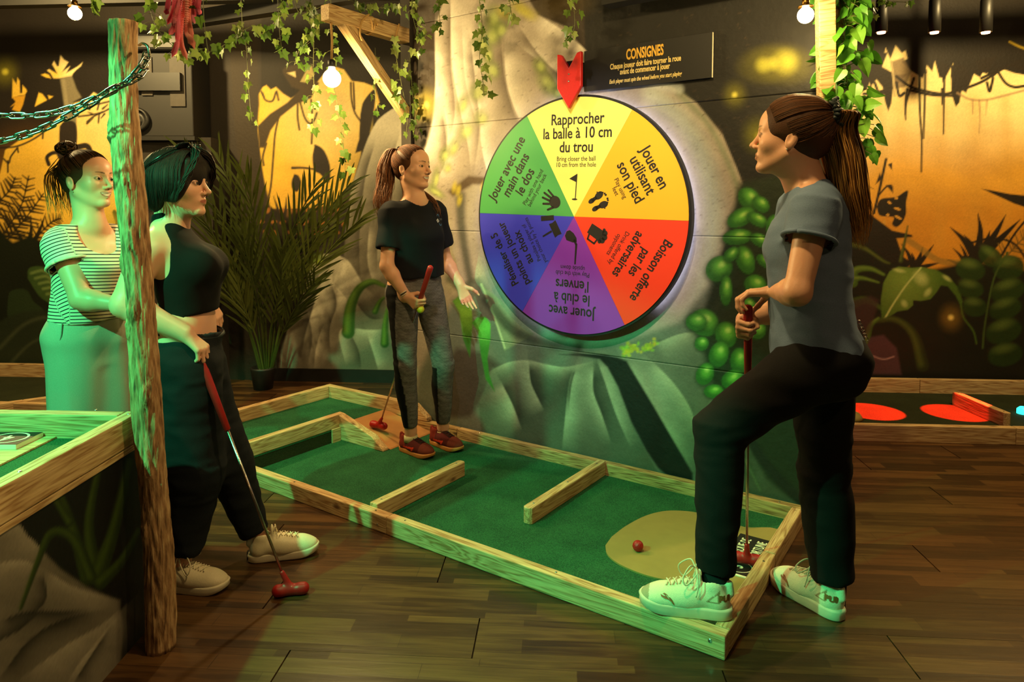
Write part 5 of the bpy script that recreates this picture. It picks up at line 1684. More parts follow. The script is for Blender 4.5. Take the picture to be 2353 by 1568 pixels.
def add_head(S, c, R, s=1.0, smile=0.0, neck=None, jaw=1.0, nose=1.0):
    T = lambda x, y, z: np.asarray(c) + R @ (np.array([x, y, z]) * s)
    def E(x, y, z, rx, ry, rz, k, sub=False, RR=None):
        S.ell(T(x, y, z), np.array([rx, ry, rz]) * s, R if RR is None else R @ RR, k * s, sub)
    def Cp(a, b, ra, rb, k, sub=False, flat=None):
        S.cap(T(*a), T(*b), ra * s, rb * s, k * s, sub, flat)
    if neck is not None:
        nb, rn = neck
        S.cap(T(0, -0.026, -0.045), nb, 0.050 * s, rn, 0.03)
        S.cap(T(0, -0.005, -0.075), nb + R[:, 1] * 0.018, 0.040 * s, rn * 0.85, 0.03)
    E(0, -0.014, 0.034, 0.071, 0.093, 0.077, 0.03)
    E(0, 0.030, -0.022, 0.058, 0.056, 0.086, 0.03)
    E(0, 0.038, 0.042, 0.056, 0.048, 0.046, 0.03)
    for q in (-1, 1):
        Cp((q * 0.050 * jaw, -0.004, -0.050), (q * 0.014, 0.062, -0.094), 0.015, 0.014, 0.022)
        E(q * 0.040, 0.052 + 0.004 * smile, -0.024 + 0.005 * smile, 0.019, 0.020, 0.018, 0.028)
        Cp((q * 0.042, 0.064, 0.019), (q * 0.010, 0.082, 0.016), 0.008, 0.008, 0.012)
    E(0, 0.074, -0.094, 0.019, 0.014, 0.014, 0.014)
    E(0, 0.065, -0.058, 0.029, 0.022, 0.022, 0.016)
    for q in (-1, 1):
        E(q * 0.031, 0.093, 0.003, 0.017, 0.013, 0.010, 0.018, True)
    Cp((0, 0.083, 0.010), (0, 0.083 + 0.021 * nose, -0.027), 0.0062, 0.0080, 0.010)
    E(0, 0.083 + 0.0225 * nose, -0.030, 0.0088, 0.009, 0.0078, 0.006)
    for q in (-1, 1):
        E(q * 0.0115, 0.093, -0.0345, 0.0068, 0.009, 0.0068, 0.006)
        w = 0.020 + 0.006 * smile
        zc = -0.0585 + 0.007 * smile
        yc = 0.081 - 0.004 * smile
        Cp((q * w, yc, zc), (0, 0.0885, -0.0550), 0.0042, 0.0052, 0.004)
        Cp((q * (w - 0.002), yc, zc - 0.003), (0, 0.0875 - 0.001 * smile, -0.0665 - 0.004 * smile), 0.0042, 0.0058, 0.004)
    if smile > 0:
        E(0, 0.088, -0.0610, 0.020, 0.010, 0.0045, 0.003, True)
        E(0, 0.078, -0.0600, 0.021, 0.0085, 0.0065, 0.002)
    for q in (-1, 1):
        E(q * 0.031, 0.0715, 0.003, 0.0152, 0.0150, 0.0120, 0.005)
        E(q * 0.031, 0.092, 0.002, 0.0128, 0.012, 0.0054 - 0.0008 * smile, 0.002, True)
        a = 0.25
        Rx = np.array([[1, 0, 0], [0, math.cos(a), -math.sin(a)], [0, math.sin(a), math.cos(a)]])
        E(q * 0.0735, -0.014, -0.013, 0.0075, 0.0165, 0.029, 0.006, False, Rx)
        E(q * 0.0825, -0.008, -0.010, 0.0070, 0.0085, 0.015, 0.004, True, Rx)
    return T
def head_color(V, c, R, s, col, base, smile=0.0, brow=(50, 34, 24), lip=(150, 74, 62), blush=0.10):
    L = ((V - np.asarray(c)) @ R) / s
    x, y, z = L[:, 0], L[:, 1], L[:, 2]
    near = (np.abs(x) < 0.085) & (y > 0.02) & (z > -0.12) & (z < 0.12)
    def mix(m, cc, a=1.0):
        m = np.clip(m, 0, 1) * near * a
        col[:] = col * (1 - m[:, None]) + lin(cc)[None] * m[:, None]
    ax_ = np.abs(x)
    mix(np.clip(1 - np.hypot((ax_ - 0.044) / 0.022, (z + 0.024) / 0.018), 0, 1) * (y > 0.04), (206, 112, 88), blush)
    zc = -0.0605 + (ax_ / 0.026) ** 2 * 0.0065 * smile
    wl = 0.0225 + 0.006 * smile
    hh = (0.0090 + 0.0035 * smile) * np.sqrt(np.clip(1 - (ax_ / wl) ** 2, 0, 1))
    mix(np.clip((hh - np.abs(z - zc)) / 0.0025, 0, 1) * (y > 0.066), lip, 0.85)
    if smile > 0:
        ht = 0.0062 * np.sqrt(np.clip(1 - (ax_ / 0.0245) ** 2, 0, 1))
        mix(np.clip((ht - np.abs(z - zc - 0.0008)) / 0.0012, 0, 1) * (y > 0.066), (232, 222, 204), 0.95)
    else:
        mix(np.clip((0.0013 - np.abs(z - zc)) / 0.001, 0, 1) * (ax_ < wl) * (y > 0.07), (84, 40, 34), 0.9)
    zb = 0.0225 + 0.004 * np.sin(np.clip((ax_ - 0.012) / 0.036, 0, 1) * PI * 0.8)
    wb = 0.0034 * np.clip(1.25 - (ax_ - 0.012) / 0.040, 0.3, 1)
    mix(np.clip((wb - np.abs(z - zb)) / 0.0016, 0, 1) * (ax_ > 0.011) * (ax_ < 0.049) * (y > 0.04), brow, 0.9)
    d = np.hypot((ax_ - 0.031) / 0.0148, (z - 0.0025) / 0.0068)
    mix(np.clip(1 - np.abs(d - 1.0) / 0.22, 0, 1) * (y > 0.055) * (z > 0.0), (36, 24, 18), 0.9)
    mix(np.clip(1 - np.abs(d - 1.0) / 0.25, 0, 1) * (y > 0.055) * (z <= 0.0), (110, 70, 54), 0.6)
    mix((np.hypot(ax_ - 0.0060, z + 0.0410) < 0.0030) * (y > 0.08), (80, 38, 30), 0.8)
    return L
def add_eyes(parent, T, R, s, off, look=(0, 1, 0)):
    for q in (-1, 1):
        cc = T(q * 0.031, 0.0738, 0.002)
        m = MB()
        n, k = 20, 12
        v, f, col = [], [], []
        d = nrm(R @ np.asarray(look, float))
        a = nrm(np.cross(d, (0, 0, 1)))
        b = np.cross(a, d)
        for i in range(k + 1):
            t = PI * i / k * 0.75
            for j in range(n):
                p = 2 * PI * j / n
                v.append(cc + 0.0116 * s * (math.cos(t) * d + math.sin(t) * (math.cos(p) * a + math.sin(p) * b)) - off)
                col.append(lin((14, 10, 8)) if i <= 2 else lin((70, 48, 30)) if i <= 3 else lin((226, 218, 206)))
        for i in range(k):
            for j in range(n):
                f.append((i * n + j, i * n + (j + 1) % n, (i + 1) * n + (j + 1) % n, (i + 1) * n + j))
        mesh_obj('eye', v, f, M_EYE, parent, True, col=np.array(col))

FINGERS = (((0.042, 0.025, 0.021), 0.029, 0.087), ((0.046, 0.029, 0.022), 0.0095, 0.091), ((0.042, 0.027, 0.022), -0.0095, 0.087), ((0.033, 0.020, 0.019), -0.027, 0.079))
def add_hand(S, W, f, n, right, curls, thumb, s=0.95, spread=(0.10, 0.03, -0.05, -0.13)):
    """W wrist, f towards the knuckles, n out of the palm; curls: per finger three bend angles; thumb: list of (f, side, n) directions"""
    f = nrm(f)
    n = nrm(n - f * (np.asarray(n) @ f))
    sd = np.cross(f, n) * (1 if right else -1)
    W = np.asarray(W, float)
    tips = []
    S.cap(W - f * 0.02, W + f * 0.03 * s, 0.0245 * s, 0.023 * s, 0.02, flat=(n, 0.72))
    for i, ((l1, l2, l3), o, kl) in enumerate(FINGERS):
        K = W + (f * kl + sd * o - n * 0.002) * s
        S.cap(W + (f * 0.015 + sd * o * 0.45) * s, K, 0.0150 * s, 0.0108 * s, 0.010)
        d0 = nrm(f * math.cos(spread[i]) + sd * math.sin(spread[i]))
        a, p = 0.0, K
        for j, (L, r0, r1) in enumerate(((l1, 0.0094, 0.0085), (l2, 0.0084, 0.0076), (l3, 0.0076, 0.0062))):
            a += curls[i][j]
            q = p + (d0 * math.cos(a) + n * math.sin(a)) * L * s
            rr = 0.90 if i == 3 else 1.0
            S.cap(p, q, r0 * s * rr, r1 * s * rr, 0.0035)
            p = q
        tips.append(p)
    p = W + (f * 0.022 + sd * 0.020 + n * 0.006) * s
    for (cf, cs, cn), L, r0, r1 in zip(thumb, (0.044, 0.033, 0.026), (0.0150, 0.0105, 0.0092), (0.0108, 0.0094, 0.0070)):
        q = p + nrm(f * cf + sd * cs + n * cn) * L * s
        S.cap(p, q, r0 * s, r1 * s, 0.006)
        p = q
    return tips
GRIP = [(1.15, 1.45, 0.8), (1.2, 1.5, 0.85), (1.2, 1.5, 0.85), (1.2, 1.45, 0.8)]
GRIP_THUMB = [(0.65, 0.55, 0.65), (0.75, -0.25, 0.65), (0.55, -0.6, 0.3)]

def limb(S, a, b, c, r, bulge=None, k=0.02):
    """two-segment limb a-b-c with radii r=(at a, before b, b, belly, at c)"""
    a, b, c = map(np.asarray, (a, b, c))
    S.cap(a, b, r[0], r[1], k)
    m = b + (c - b) * 0.3
    if bulge is not None: m = m + bulge
    S.cap(b, m, r[2], r[3], k)
    S.cap(m, c, r[3], r[4], k)

def put_person(label, base):
    return empty('person', base, label, 'person')
def emit_mesh(name, V, F, mat, parent, col, base, smooth=True, label=None):
    o = mesh_obj(name, V - np.asarray(base), F, mat, parent, smooth, col=col)
    if label: o['label'] = label
    return o

def hair_strip(pts, r, n=5):
    """one lock: a tapered tube"""
    P = spline(pts, 3)
    t = np.linspace(0, 1, len(P))
    R = r * np.clip(np.minimum(t * 6 + 0.35, (1 - t) * 2.2 + 0.12), 0, 1)
    return tube_geo(P, R, n)
class Locks:
    def __init__(s):
        s.v, s.f, s.c = [], [], []
    def add(s, pts, r, col0, col1=None, n=5):
        n = 3
        v, f = hair_strip(pts, r, n)
        k = len(s.v)
        s.v += v
        s.f += [tuple(i + k for i in q) for q in f]
        t = (np.arange(len(v)) // n / max(1, len(v) / n - 1))[:, None]
        c0 = lin(col0)
        c1 = lin(col1 if col1 is not None else col0)
        s.c.append(c0 * (1 - t) + c1 * t)
    def build(s, name, parent, base):
        return mesh_obj(name, np.array(s.v) - np.asarray(base), s.f, M_HAIR, parent, True, col=np.vstack(s.c))

def shoe(parent, base, heel, toe, z0, roll, upper_col, accent, mat, name='shoe', label=None, L=0.265, lace_mat=None, sole_mat=None, thick=0.028, loops=True, extra=None, pitch=0.0, sole_label=None):
    """one shoe pointing from heel to toe on a surface at z0; > sole, laces"""
    heel, toe = np.asarray(heel, float)[:2], np.asarray(toe, float)[:2]
    d = nrm(toe - heel)
    e = empty(name, (0, 0, 0))
    e.parent = parent
    X = np.array([d[0], d[1], 0])
    Y = np.array([-d[1], d[0], 0])
    if pitch:
        X = np.array([d[0] * math.cos(pitch), d[1] * math.cos(pitch), math.sin(pitch)])
    Z = np.cross(X, Y)
    frame(e, X, Y, Z, np.array([heel[0], heel[1], z0]) - base)
    bpy.context.view_layer.update()
    k = L / 0.265
    S = Solid()
    S.cap((0.040, 0, 0.045), (0.052, 0, 0.088), 0.034, 0.035, 0.02)
    S.cap((0.045, 0, 0.048), (0.120, 0, 0.052), 0.034, 0.037, 0.02)
    S.cap((0.110, 0, 0.050), (0.195, 0.004, 0.040), 0.037, 0.035, 0.03, flat=((0, 0, 1), 0.9))
    S.ell((0.205, 0.004, 0.036), (0.056, 0.043, 0.028), None, 0.025)
    S.ell((0.150, 0.002, 0.040), (0.06, 0.042, 0.034), None, 0.025)
    S.cap((0.098, 0, 0.075), (0.088, 0, 0.118), 0.022, 0.017, 0.012, flat=((1, 0, 0), 0.45))
    S.cap((0.004, 0, 0.07), (0.006, 0, 0.098), 0.012, 0.010, 0.012)
    S.ell((0.052, 0, 0.118), (0.036, 0.026, 0.040), None, 0.006, True)
    S.cap((0.052, 0, 0.09), (0.066, 0, 0.06), 0.024, 0.024, 0.006, True)
    ax = S.grid(0.0032)
    D = S.field(ax)
    D = np.maximum(D, (thick - 0.004) - ax[2][None, None, :])
    V, F = skin(D, ax)
    V = relax(V, F, 1)
    col = np.tile(lin(upper_col), (len(V), 1))
    if accent is not None:
        col = accent(V, col)
    top = V[:, 2].copy()
    o = mesh_obj('upper', V * k, F, mat, e, True, col=col)
    # sole
    t = np.linspace(0, 1, 26)
    xs = 0.268 * (0.5 - 0.5 * np.cos(t * PI)) - 0.003
    hw = 0.036 + 0.010 * np.clip((xs - 0.08) / 0.1, 0, 1)
    end = np.sqrt(np.clip(1 - ((xs - 0.13) / 0.1345) ** 6, 0, 1))
    hw = hw * end + 0.001
    out = [(x, 0.002 - w) for x, w in zip(xs, hw)] + [(x, 0.004 + w) for x, w in zip(xs[::-1], hw[::-1])]
    v, f = [], []
    n = len(out)
    lev = ((0.0, 0.95), (0.004, 1.0), (thick * 0.5, 0.985), (thick * 0.8, 1.01), (thick, 0.98))
    for zz, sc in lev:
        for x, y in out:
            spring = 0.018 * max(0, (x - 0.19) / 0.075) ** 2 * (1 - zz / thick * 0.5)
            v.append(((0.13 + (x - 0.13) * sc) * k, y * sc * k, (zz + spring) * k))
    for i in range(len(lev) - 1):
        for j in range(n):
            f.append((i * n + j, i * n + (j + 1) % n, (i + 1) * n + (j + 1) % n, (i + 1) * n + j))
    f.append(tuple(range(n - 1, -1, -1)))
    f.append(tuple(range((len(lev) - 1) * n, len(lev) * n)))
    so = mesh_obj('sole', v, f, sole_mat or M_SOLE, e, True)
    if sole_label: so['label'] = sole_label
    # laces
    def ztop(x, y):
        i = np.abs(V[:, 0] - x) + np.abs(V[:, 1] - y)
        m = i < 0.009
        return V[m, 2].max() if m.any() else 0.07
    lm = lace_mat or M_LACE
    mb = MB()
    for i in range(5):
        x = 0.104 + 0.019 * i
        for sg in (-1, 1):
            P = [((x + 0.006 * sg * q) , 0.020 * q * 1.0, 0) for q in (-1, -0.5, 0, 0.5, 1)]
            P = [(px_ * k, py_ * k, (ztop(px_, py_) + 0.0022) * k) for px_, py_, _ in P]
            mb.tube(spline(P, 3), 0.0021 * k, 5)
    z1 = ztop(0.102, 0) + 0.004
    if loops:
        for sg, (lx, lz) in ((-1, (0.05, -0.055)), (1, (0.035, -0.03))):
            P = [(0.102, 0, z1), (0.118, sg * 0.022, z1 + 0.014), (0.102 + lx, sg * 0.046, z1 + lz * 0.4), (0.106 + lx * 0.6, sg * 0.050, z1 + lz), (0.100, sg * 0.030, z1 - 0.005), (0.102, 0, z1 + 0.002)]
            mb.tube(spline([(a * k, b * k, c * k) for a, b, c in P], 5), 0.0022 * k, 5)
            P = [(0.102, 0, z1), (0.098, sg * 0.028, z1 + 0.004), (0.094, sg * 0.046, z1 - 0.03), (0.100, sg * 0.050, z1 - 0.062)]
            mb.tube(spline([(a * k, b * k, c * k) for a, b, c in P], 5), 0.0020 * k, 5)
    mb.build('laces', lm, e, True)
    if extra: extra(e, k, V)
    return e

def putter(top, bottom, head_dir, label, grip_len=0.27):
    """red-gripped putter from the butt of the grip to the ground"""
    top, bottom = np.asarray(top, float), np.asarray(bottom, float)
    e = empty('golf_putter', bottom, label, 'golf club', 'red putters')
    a = top - bottom
    L = np.linalg.norm(a)
    d = a / L
    v, f = tube_geo([d * L, d * (L - 0.006), d * (L - 0.03), d * (L - grip_len * 0.5), d * (L - grip_len), d * (L - grip_len - 0.004)], [0.009, 0.0145, 0.0150, 0.0132, 0.0112, 0.007], 14)
    mesh_obj('grip', v, f, M_RUBBER_RED, e, True)
    v, f = tube_geo([d * (L - grip_len + 0.01), d * (L - grip_len) * 0.5, d * 0.07], [0.0058, 0.0052, 0.0045], 10)
    mesh_obj('shaft', v, f, M_STEEL, e, True)
    h = nrm((head_dir[0], head_dir[1], 0))
    S = Solid()
    S.cap(-h * 0.042 + np.array([0, 0, 0.019]), h * 0.042 + np.array([0, 0, 0.019]), 0.0175, 0.0175, 0.008)
    S.cap(h * 0.030 + np.array([0, 0, 0.021]), h * 0.043 + np.array([0, 0, 0.021]), 0.0195, 0.0195, 0.01)
    S.cap(-h * 0.043 + np.array([0, 0, 0.021]), -h * 0.030 + np.array([0, 0, 0.021]), 0.0195, 0.0195, 0.01)
    S.cap(np.array([0, 0, 0.025]), d * 0.085, 0.0125, 0.0085, 0.014)
    ax = S.grid(0.0032)
    V, F = skin(S.field(ax), ax)
    mesh_obj('head', relax(V, F, 1), F, M_RUBBER_RED, e, True)
    w = MB()
    for q in (-0.004, 0.004):
        g = np.cross(h, (0, 0, 1))
        c0 = h * q + g * 0.006 + np.array([0, 0, 0.0366])
        w.tube([c0 - g * 0.006, c0 + g * 0.006], 0.0012, 5)
    w.build('alignment_mark', M_CREAM, e)
    return e

# ================================================================ the four players
V3 = lambda *a: np.array(a, float)
def perp(v, a):
    a = nrm(a)
    return nrm(np.asarray(v, float) - a * (np.asarray(v, float) @ a))
SKIN0, SKIN1, SKIN2 = (228, 172, 138), (230, 174, 140), (226, 172, 142)
RINGS = ((-0.18, 0.095, 0.080, -0.010), (-0.06, 0.160, 0.110, -0.016), (0.07, 0.165, 0.108, -0.012), (0.20, 0.146, 0.094, 0.0), (0.34, 0.121, 0.084, 0.006), (0.48, 0.126, 0.091, 0.006), (0.62, 0.137, 0.103, 0.010), (0.75, 0.142, 0.098, 0.006), (0.87, 0.136, 0.074, -0.006), (0.95, 0.10, 0.056, -0.012), (1.02, 0.058, 0.048, -0.008))
def torso_frame(J):
    up = nrm(J['neck'] - J['pel'])
    left = perp(J['shL'] - J['shR'], up)
    return up, left, np.cross(left, up)          # forward
def torso_rings(J, rings, grow=0.0, lo=-9, hi=9, s=1.0, bend=0.0):
    up, left, fwd = torso_frame(J)
    L = J['neck'] - J['pel']
    cs, ab = [], []
    for t, a, b, o in rings:
        if lo <= t <= hi:
            cs.append(J['pel'] + L * t + fwd * (o * s + bend * math.sin(PI * np.clip(t, 0, 1))))
            ab.append((a * s + grow, b * s + grow))
    return np.array(cs), np.array(ab), left, fwd
def body(J, s=1.0, head=None, smile=0.0, hands=(), arm=1.0, skin_c=SKIN0, brow=(50, 34, 24), lip=(160, 82, 68), bend=0.0, bust=0.052, legs=True, fine=0.0031, h=0.0095):
    S = Solid()
    up, left, fwd = torso_frame(J)
    L = J['neck'] - J['pel']
    cs, ab, l_, f_ = torso_rings(J, RINGS, 0, s=s, bend=bend)
    S.loft(cs, ab, l_, f_, 0.03)
    for q in (-1, 1):
        S.ell(J['pel'] + L * 0.66 + left * q * 0.066 * s + fwd * (0.070 * s + bend), (bust * s,) * 3, None, 0.03)
        S.ell(J['pel'] - up * 0.045 * s + left * q * 0.068 * s - fwd * 0.045 * s, (0.082 * s, 0.082 * s, 0.085 * s), None, 0.03)
    top = J['pel'] + L * 0.93
    for sh, el, wr in (('shR', 'elR', 'wrR'), ('shL', 'elL', 'wrL')):
        S.cap(top + (J[sh] - top) * 0.3, J[sh], 0.046 * s, 0.047 * s, 0.035)
        S.cap(J['neck'] + up * 0.03 * s, top + (J[sh] - top) * 0.75 + up * 0.012 * s, 0.034 * s, 0.034 * s, 0.03)
        a = arm * s
        S.cap(J[sh], J[el], 0.046 * a, 0.036 * a, 0.03)
        m = J[el] + (J[wr] - J[el]) * 0.28
        S.cap(J[el], m, 0.036 * a, 0.0375 * a, 0.02)
        S.cap(m, J[wr], 0.0375 * a, 0.0250 * a, 0.02)
    if legs:
        for hp, kn, an in (('hipR', 'knR', 'anR'), ('hipL', 'knL', 'anL')):
            S.cap(J[hp], J[kn], 0.082 * s, 0.052 * s, 0.04)
            m = J[kn] + (J[an] - J[kn]) * 0.3 - fwd * 0.012
            S.cap(J[kn], m, 0.050 * s, 0.052 * s, 0.03)
            S.cap(m, J[an], 0.052 * s, 0.034 * s, 0.02)
            S.cap(J[an], J[an] - V3(0, 0, 0.04), 0.034 * s, 0.030 * s, 0.01)
    fines = []
    T = None
    if head is not None:
        hc, R, hs = head
        T = add_head(S, hc, R, hs, smile, (J['neck'], 0.053 * s))
        fines.append((hc - 0.125, hc + 0.125, fine))
    for W, f, n, right, curls, thumb, hsz in hands:
        add_hand(S, W, f, n, right, curls, thumb, hsz)
        c = W + nrm(f) * 0.08
        fines.append((c - 0.11, c + 0.11, 0.0043))
    ax = S.grid(h, fines)
    D = S.field(ax)
    V, F = skin(D, ax)
    V = relax(V, F, 1, 0.5)
    col = np.tile(lin(skin_c), (len(V), 1))
    if head is not None:
        head_color(V, hc, R, hs, col, None, smile, brow, lip)
    nz = noise_sum(V.astype(np.float32), 28.0, 2)
    col *= (1 + 0.04 * nz)[:, None]
    return V, F, col, T
def end_mask(V, cs, ab, side, fwd, which, h, frac=0.93):
    A = nrm(cs[-1] - cs[0])
    c, r = (cs[0], ab[0]) if which == 0 else (cs[-1], ab[-1])
    q = V - c
    t = q @ A
    k0 = np.hypot((q @ nrm(side)) / r[0], (q @ nrm(fwd)) / r[1])
    return (np.abs(t) < h) & (k0 < frac)
def wrinkle(D, ax, amp, scale, seed, aniso=(1, 1, 1), band=0.025, where=None):
    m = np.abs(D) < band
    i, j, k = np.nonzero(m)
    P = np.stack([ax[0][i] * aniso[0], ax[1][j] * aniso[1], ax[2][k] * aniso[2]], 1)
    w = noise_sum(P, scale, seed)
    w = np.abs(w) * 1.4 - 0.5
    if where is not None:
        w = w * where(np.stack([ax[0][i], ax[1][j], ax[2][k]], 1))
    D[i, j, k] += amp * w
def sleeve(S, J, sh, el, frac, r0, r1, k=0.03, start=-0.02, side=None):
    a, b = J[sh], J[sh] + (J[el] - J[sh]) * frac
    d = nrm(b - a)
    sd = nrm(np.cross(d, (0.3, 0.2, 1))) if side is None else perp(side, d)
    fw = np.cross(d, sd)
    cs = np.array([a + d * start, a + (b - a) * 0.4, a + (b - a) * 0.75, b])
    rr = np.array([(r0, r0), (r0 + 0.35 * (r1 - r0),) * 2, (r0 + 0.7 * (r1 - r0),) * 2, (r1, r1)])
    S.loft(cs, rr, sd, fw, k)
    S.cap(a + d * start, a + d * 0.02, r0 * 0.98, r0 * 0.98, k)
    return cs, rr, sd, fw
def leg_cloth(S, hp, kn, an, r, k=0.03, cut=0.0, bulge=0.0, fwd=None):
    """thigh + flat-ended shank; r = hip, above knee, knee, calf, hem"""
    S.cap(hp, kn, r[0], r[1], k)
    d = nrm(an - kn)
    sd = nrm(np.cross(d, (0, 1, 0.1)))
    fw = np.cross(d, sd)
    n = an + d * cut
    m = kn + (n - kn) * 0.35
    cs = np.array([kn - d * 0.02, kn + (n - kn) * 0.05, m, kn + (n - kn) * 0.7, n])
    if fwd is not None:
        cs[2] = cs[2] + np.asarray(fwd) * bulge
    rr = np.array([(r[2], r[2]), (r[2], r[2]), (r[3], r[3]), ((r[3] + r[4]) / 2,) * 2, (r[4], r[4])])
    S.loft(cs, rr, sd, fw, k * 0.35)
    return cs, rr, sd, fw
def hair_cap(T, R, s, thick=0.009, extra=None, h=0.0038, ear_cut=True, col=(52, 34, 24), col2=None, seed=1, low=True, face=True):
    S = Solid()
    E = lambda x, y, z, rx, ry, rz, k, sub=False: S.ell(T(x, y, z), np.array([rx, ry, rz]) * s, R, k * s, sub)
    E(0, -0.015, 0.034, 0.071 + thick, 0.094 + thick, 0.077 + thick, 0.02)
    E(0, -0.052, -0.010, 0.052 + thick, 0.050 + thick, 0.055, 0.02)
    if extra: extra(S, E)
    if face: E(0, 0.134, -0.030, 0.120, 0.098, 0.124, 0.008, True)
    if ear_cut:
        for q in (-1, 1):
            E(q * 0.085, 0.028, -0.060, 0.040, 0.043, 0.062, 0.008, True)
    ax = S.grid(h)
    D = S.field(ax)
    V, F = skin(D, ax)
    V = relax(V, F, 1)
    w = noise_sum(V.astype(np.float32), 60, seed)
    c = lin(col)[None] * (1 + 0.25 * w)[:, None]
    return V, F, c
def combed(lk, T, s, tie, n, col, var=0.25, seed=0, thick=0.010, r=0.0022, sides=(-1, 1)):
    """locks lying on the scalp from the hairline to the tie point"""
    g = np.random.default_rng(seed)
    c0 = np.array([0, -0.015, 0.034])
    rad = np.array([0.071 + thick, 0.094 + thick, 0.077 + thick])
    tie_d = nrm((np.asarray(tie) - c0) / rad)
    for i in range(int(n * 2.2)):
        u = g.uniform(0, 1)
        if u < 0.60:
            ph = g.uniform(-1.95, 1.95)
            x = math.sin(ph) * 0.074
            z = 0.030 + 0.068 * math.cos(ph)
            y = 0.030 + 0.045 * math.cos(ph) - (0.03 if abs(ph) > 1.5 else 0)
        else:
            q = g.choice((-1, 1)); y = g.uniform(-0.085, -0.018); z = g.uniform(-0.062, -0.02) + (0.03 if y > -0.035 else 0); x = q * 0.078 * math.sqrt(max(0.02, 1 - ((y + 0.015) / 0.095) ** 2)) * g.uniform(0.2 if y < -0.06 else 0.95, 1.0)
        st = nrm((np.array([x, y, z]) - c0) / rad)
        pts = []
        for t in np.linspace(0, 1, 6):
            d = nrm(st * (1 - t) + tie_d * t + (0.0 if 0 < t < 1 else 0))
            lift = 1.0 + 0.016 * math.sin(PI * t) + g.normal(0, 0.006)
            pts.append(T(*(c0 + d * rad * lift)))
        f = 1 + var * g.normal()
        cc = np.clip(np.array(col) * f, 5, 250)
        lk.add(pts, r * 0.62 * g.uniform(0.7, 1.4) * s, cc, cc, 4)
def tail(lk, path, n, spread, r, col0, col1, seed=0, wave=0.0, taper=1.0, flatdir=None):
    g = np.random.default_rng(seed)
    P = spline(path, 4)
    m = len(P)
    tt = np.linspace(0, 1, m)
    for i in range(int(n * 1.7)):
        a, q = g.uniform(0, 2 * PI), math.sqrt(g.uniform(0, 1))
        off = np.array([math.cos(a), math.sin(a), 0.0]) * q
        prof = np.interp(tt, (0, 0.12, 0.45, 0.8, 1), spread)
        end = g.uniform(0.72, 1.0)
        ph, ph2 = g.uniform(0, 6), g.uniform(0, 6)
        pts = []
        for t in np.linspace(0, end, 9):
            c = np.array([np.interp(t, tt, P[:, k]) for k in range(3)])
            w = np.interp(t, tt, prof)
            pts.append(c + off * w + wave * t * np.array([math.sin(t * 16 + ph), math.sin(t * 14 + ph2), 0.3 * math.sin(t * 11 + ph)]))
        f = 1 + 0.22 * g.normal()
        lk.add(pts, r * 0.62 * g.uniform(0.7, 1.5), np.clip(np.array(col0) * f, 5, 250), np.clip(np.array(col1) * f, 5, 250), 5)

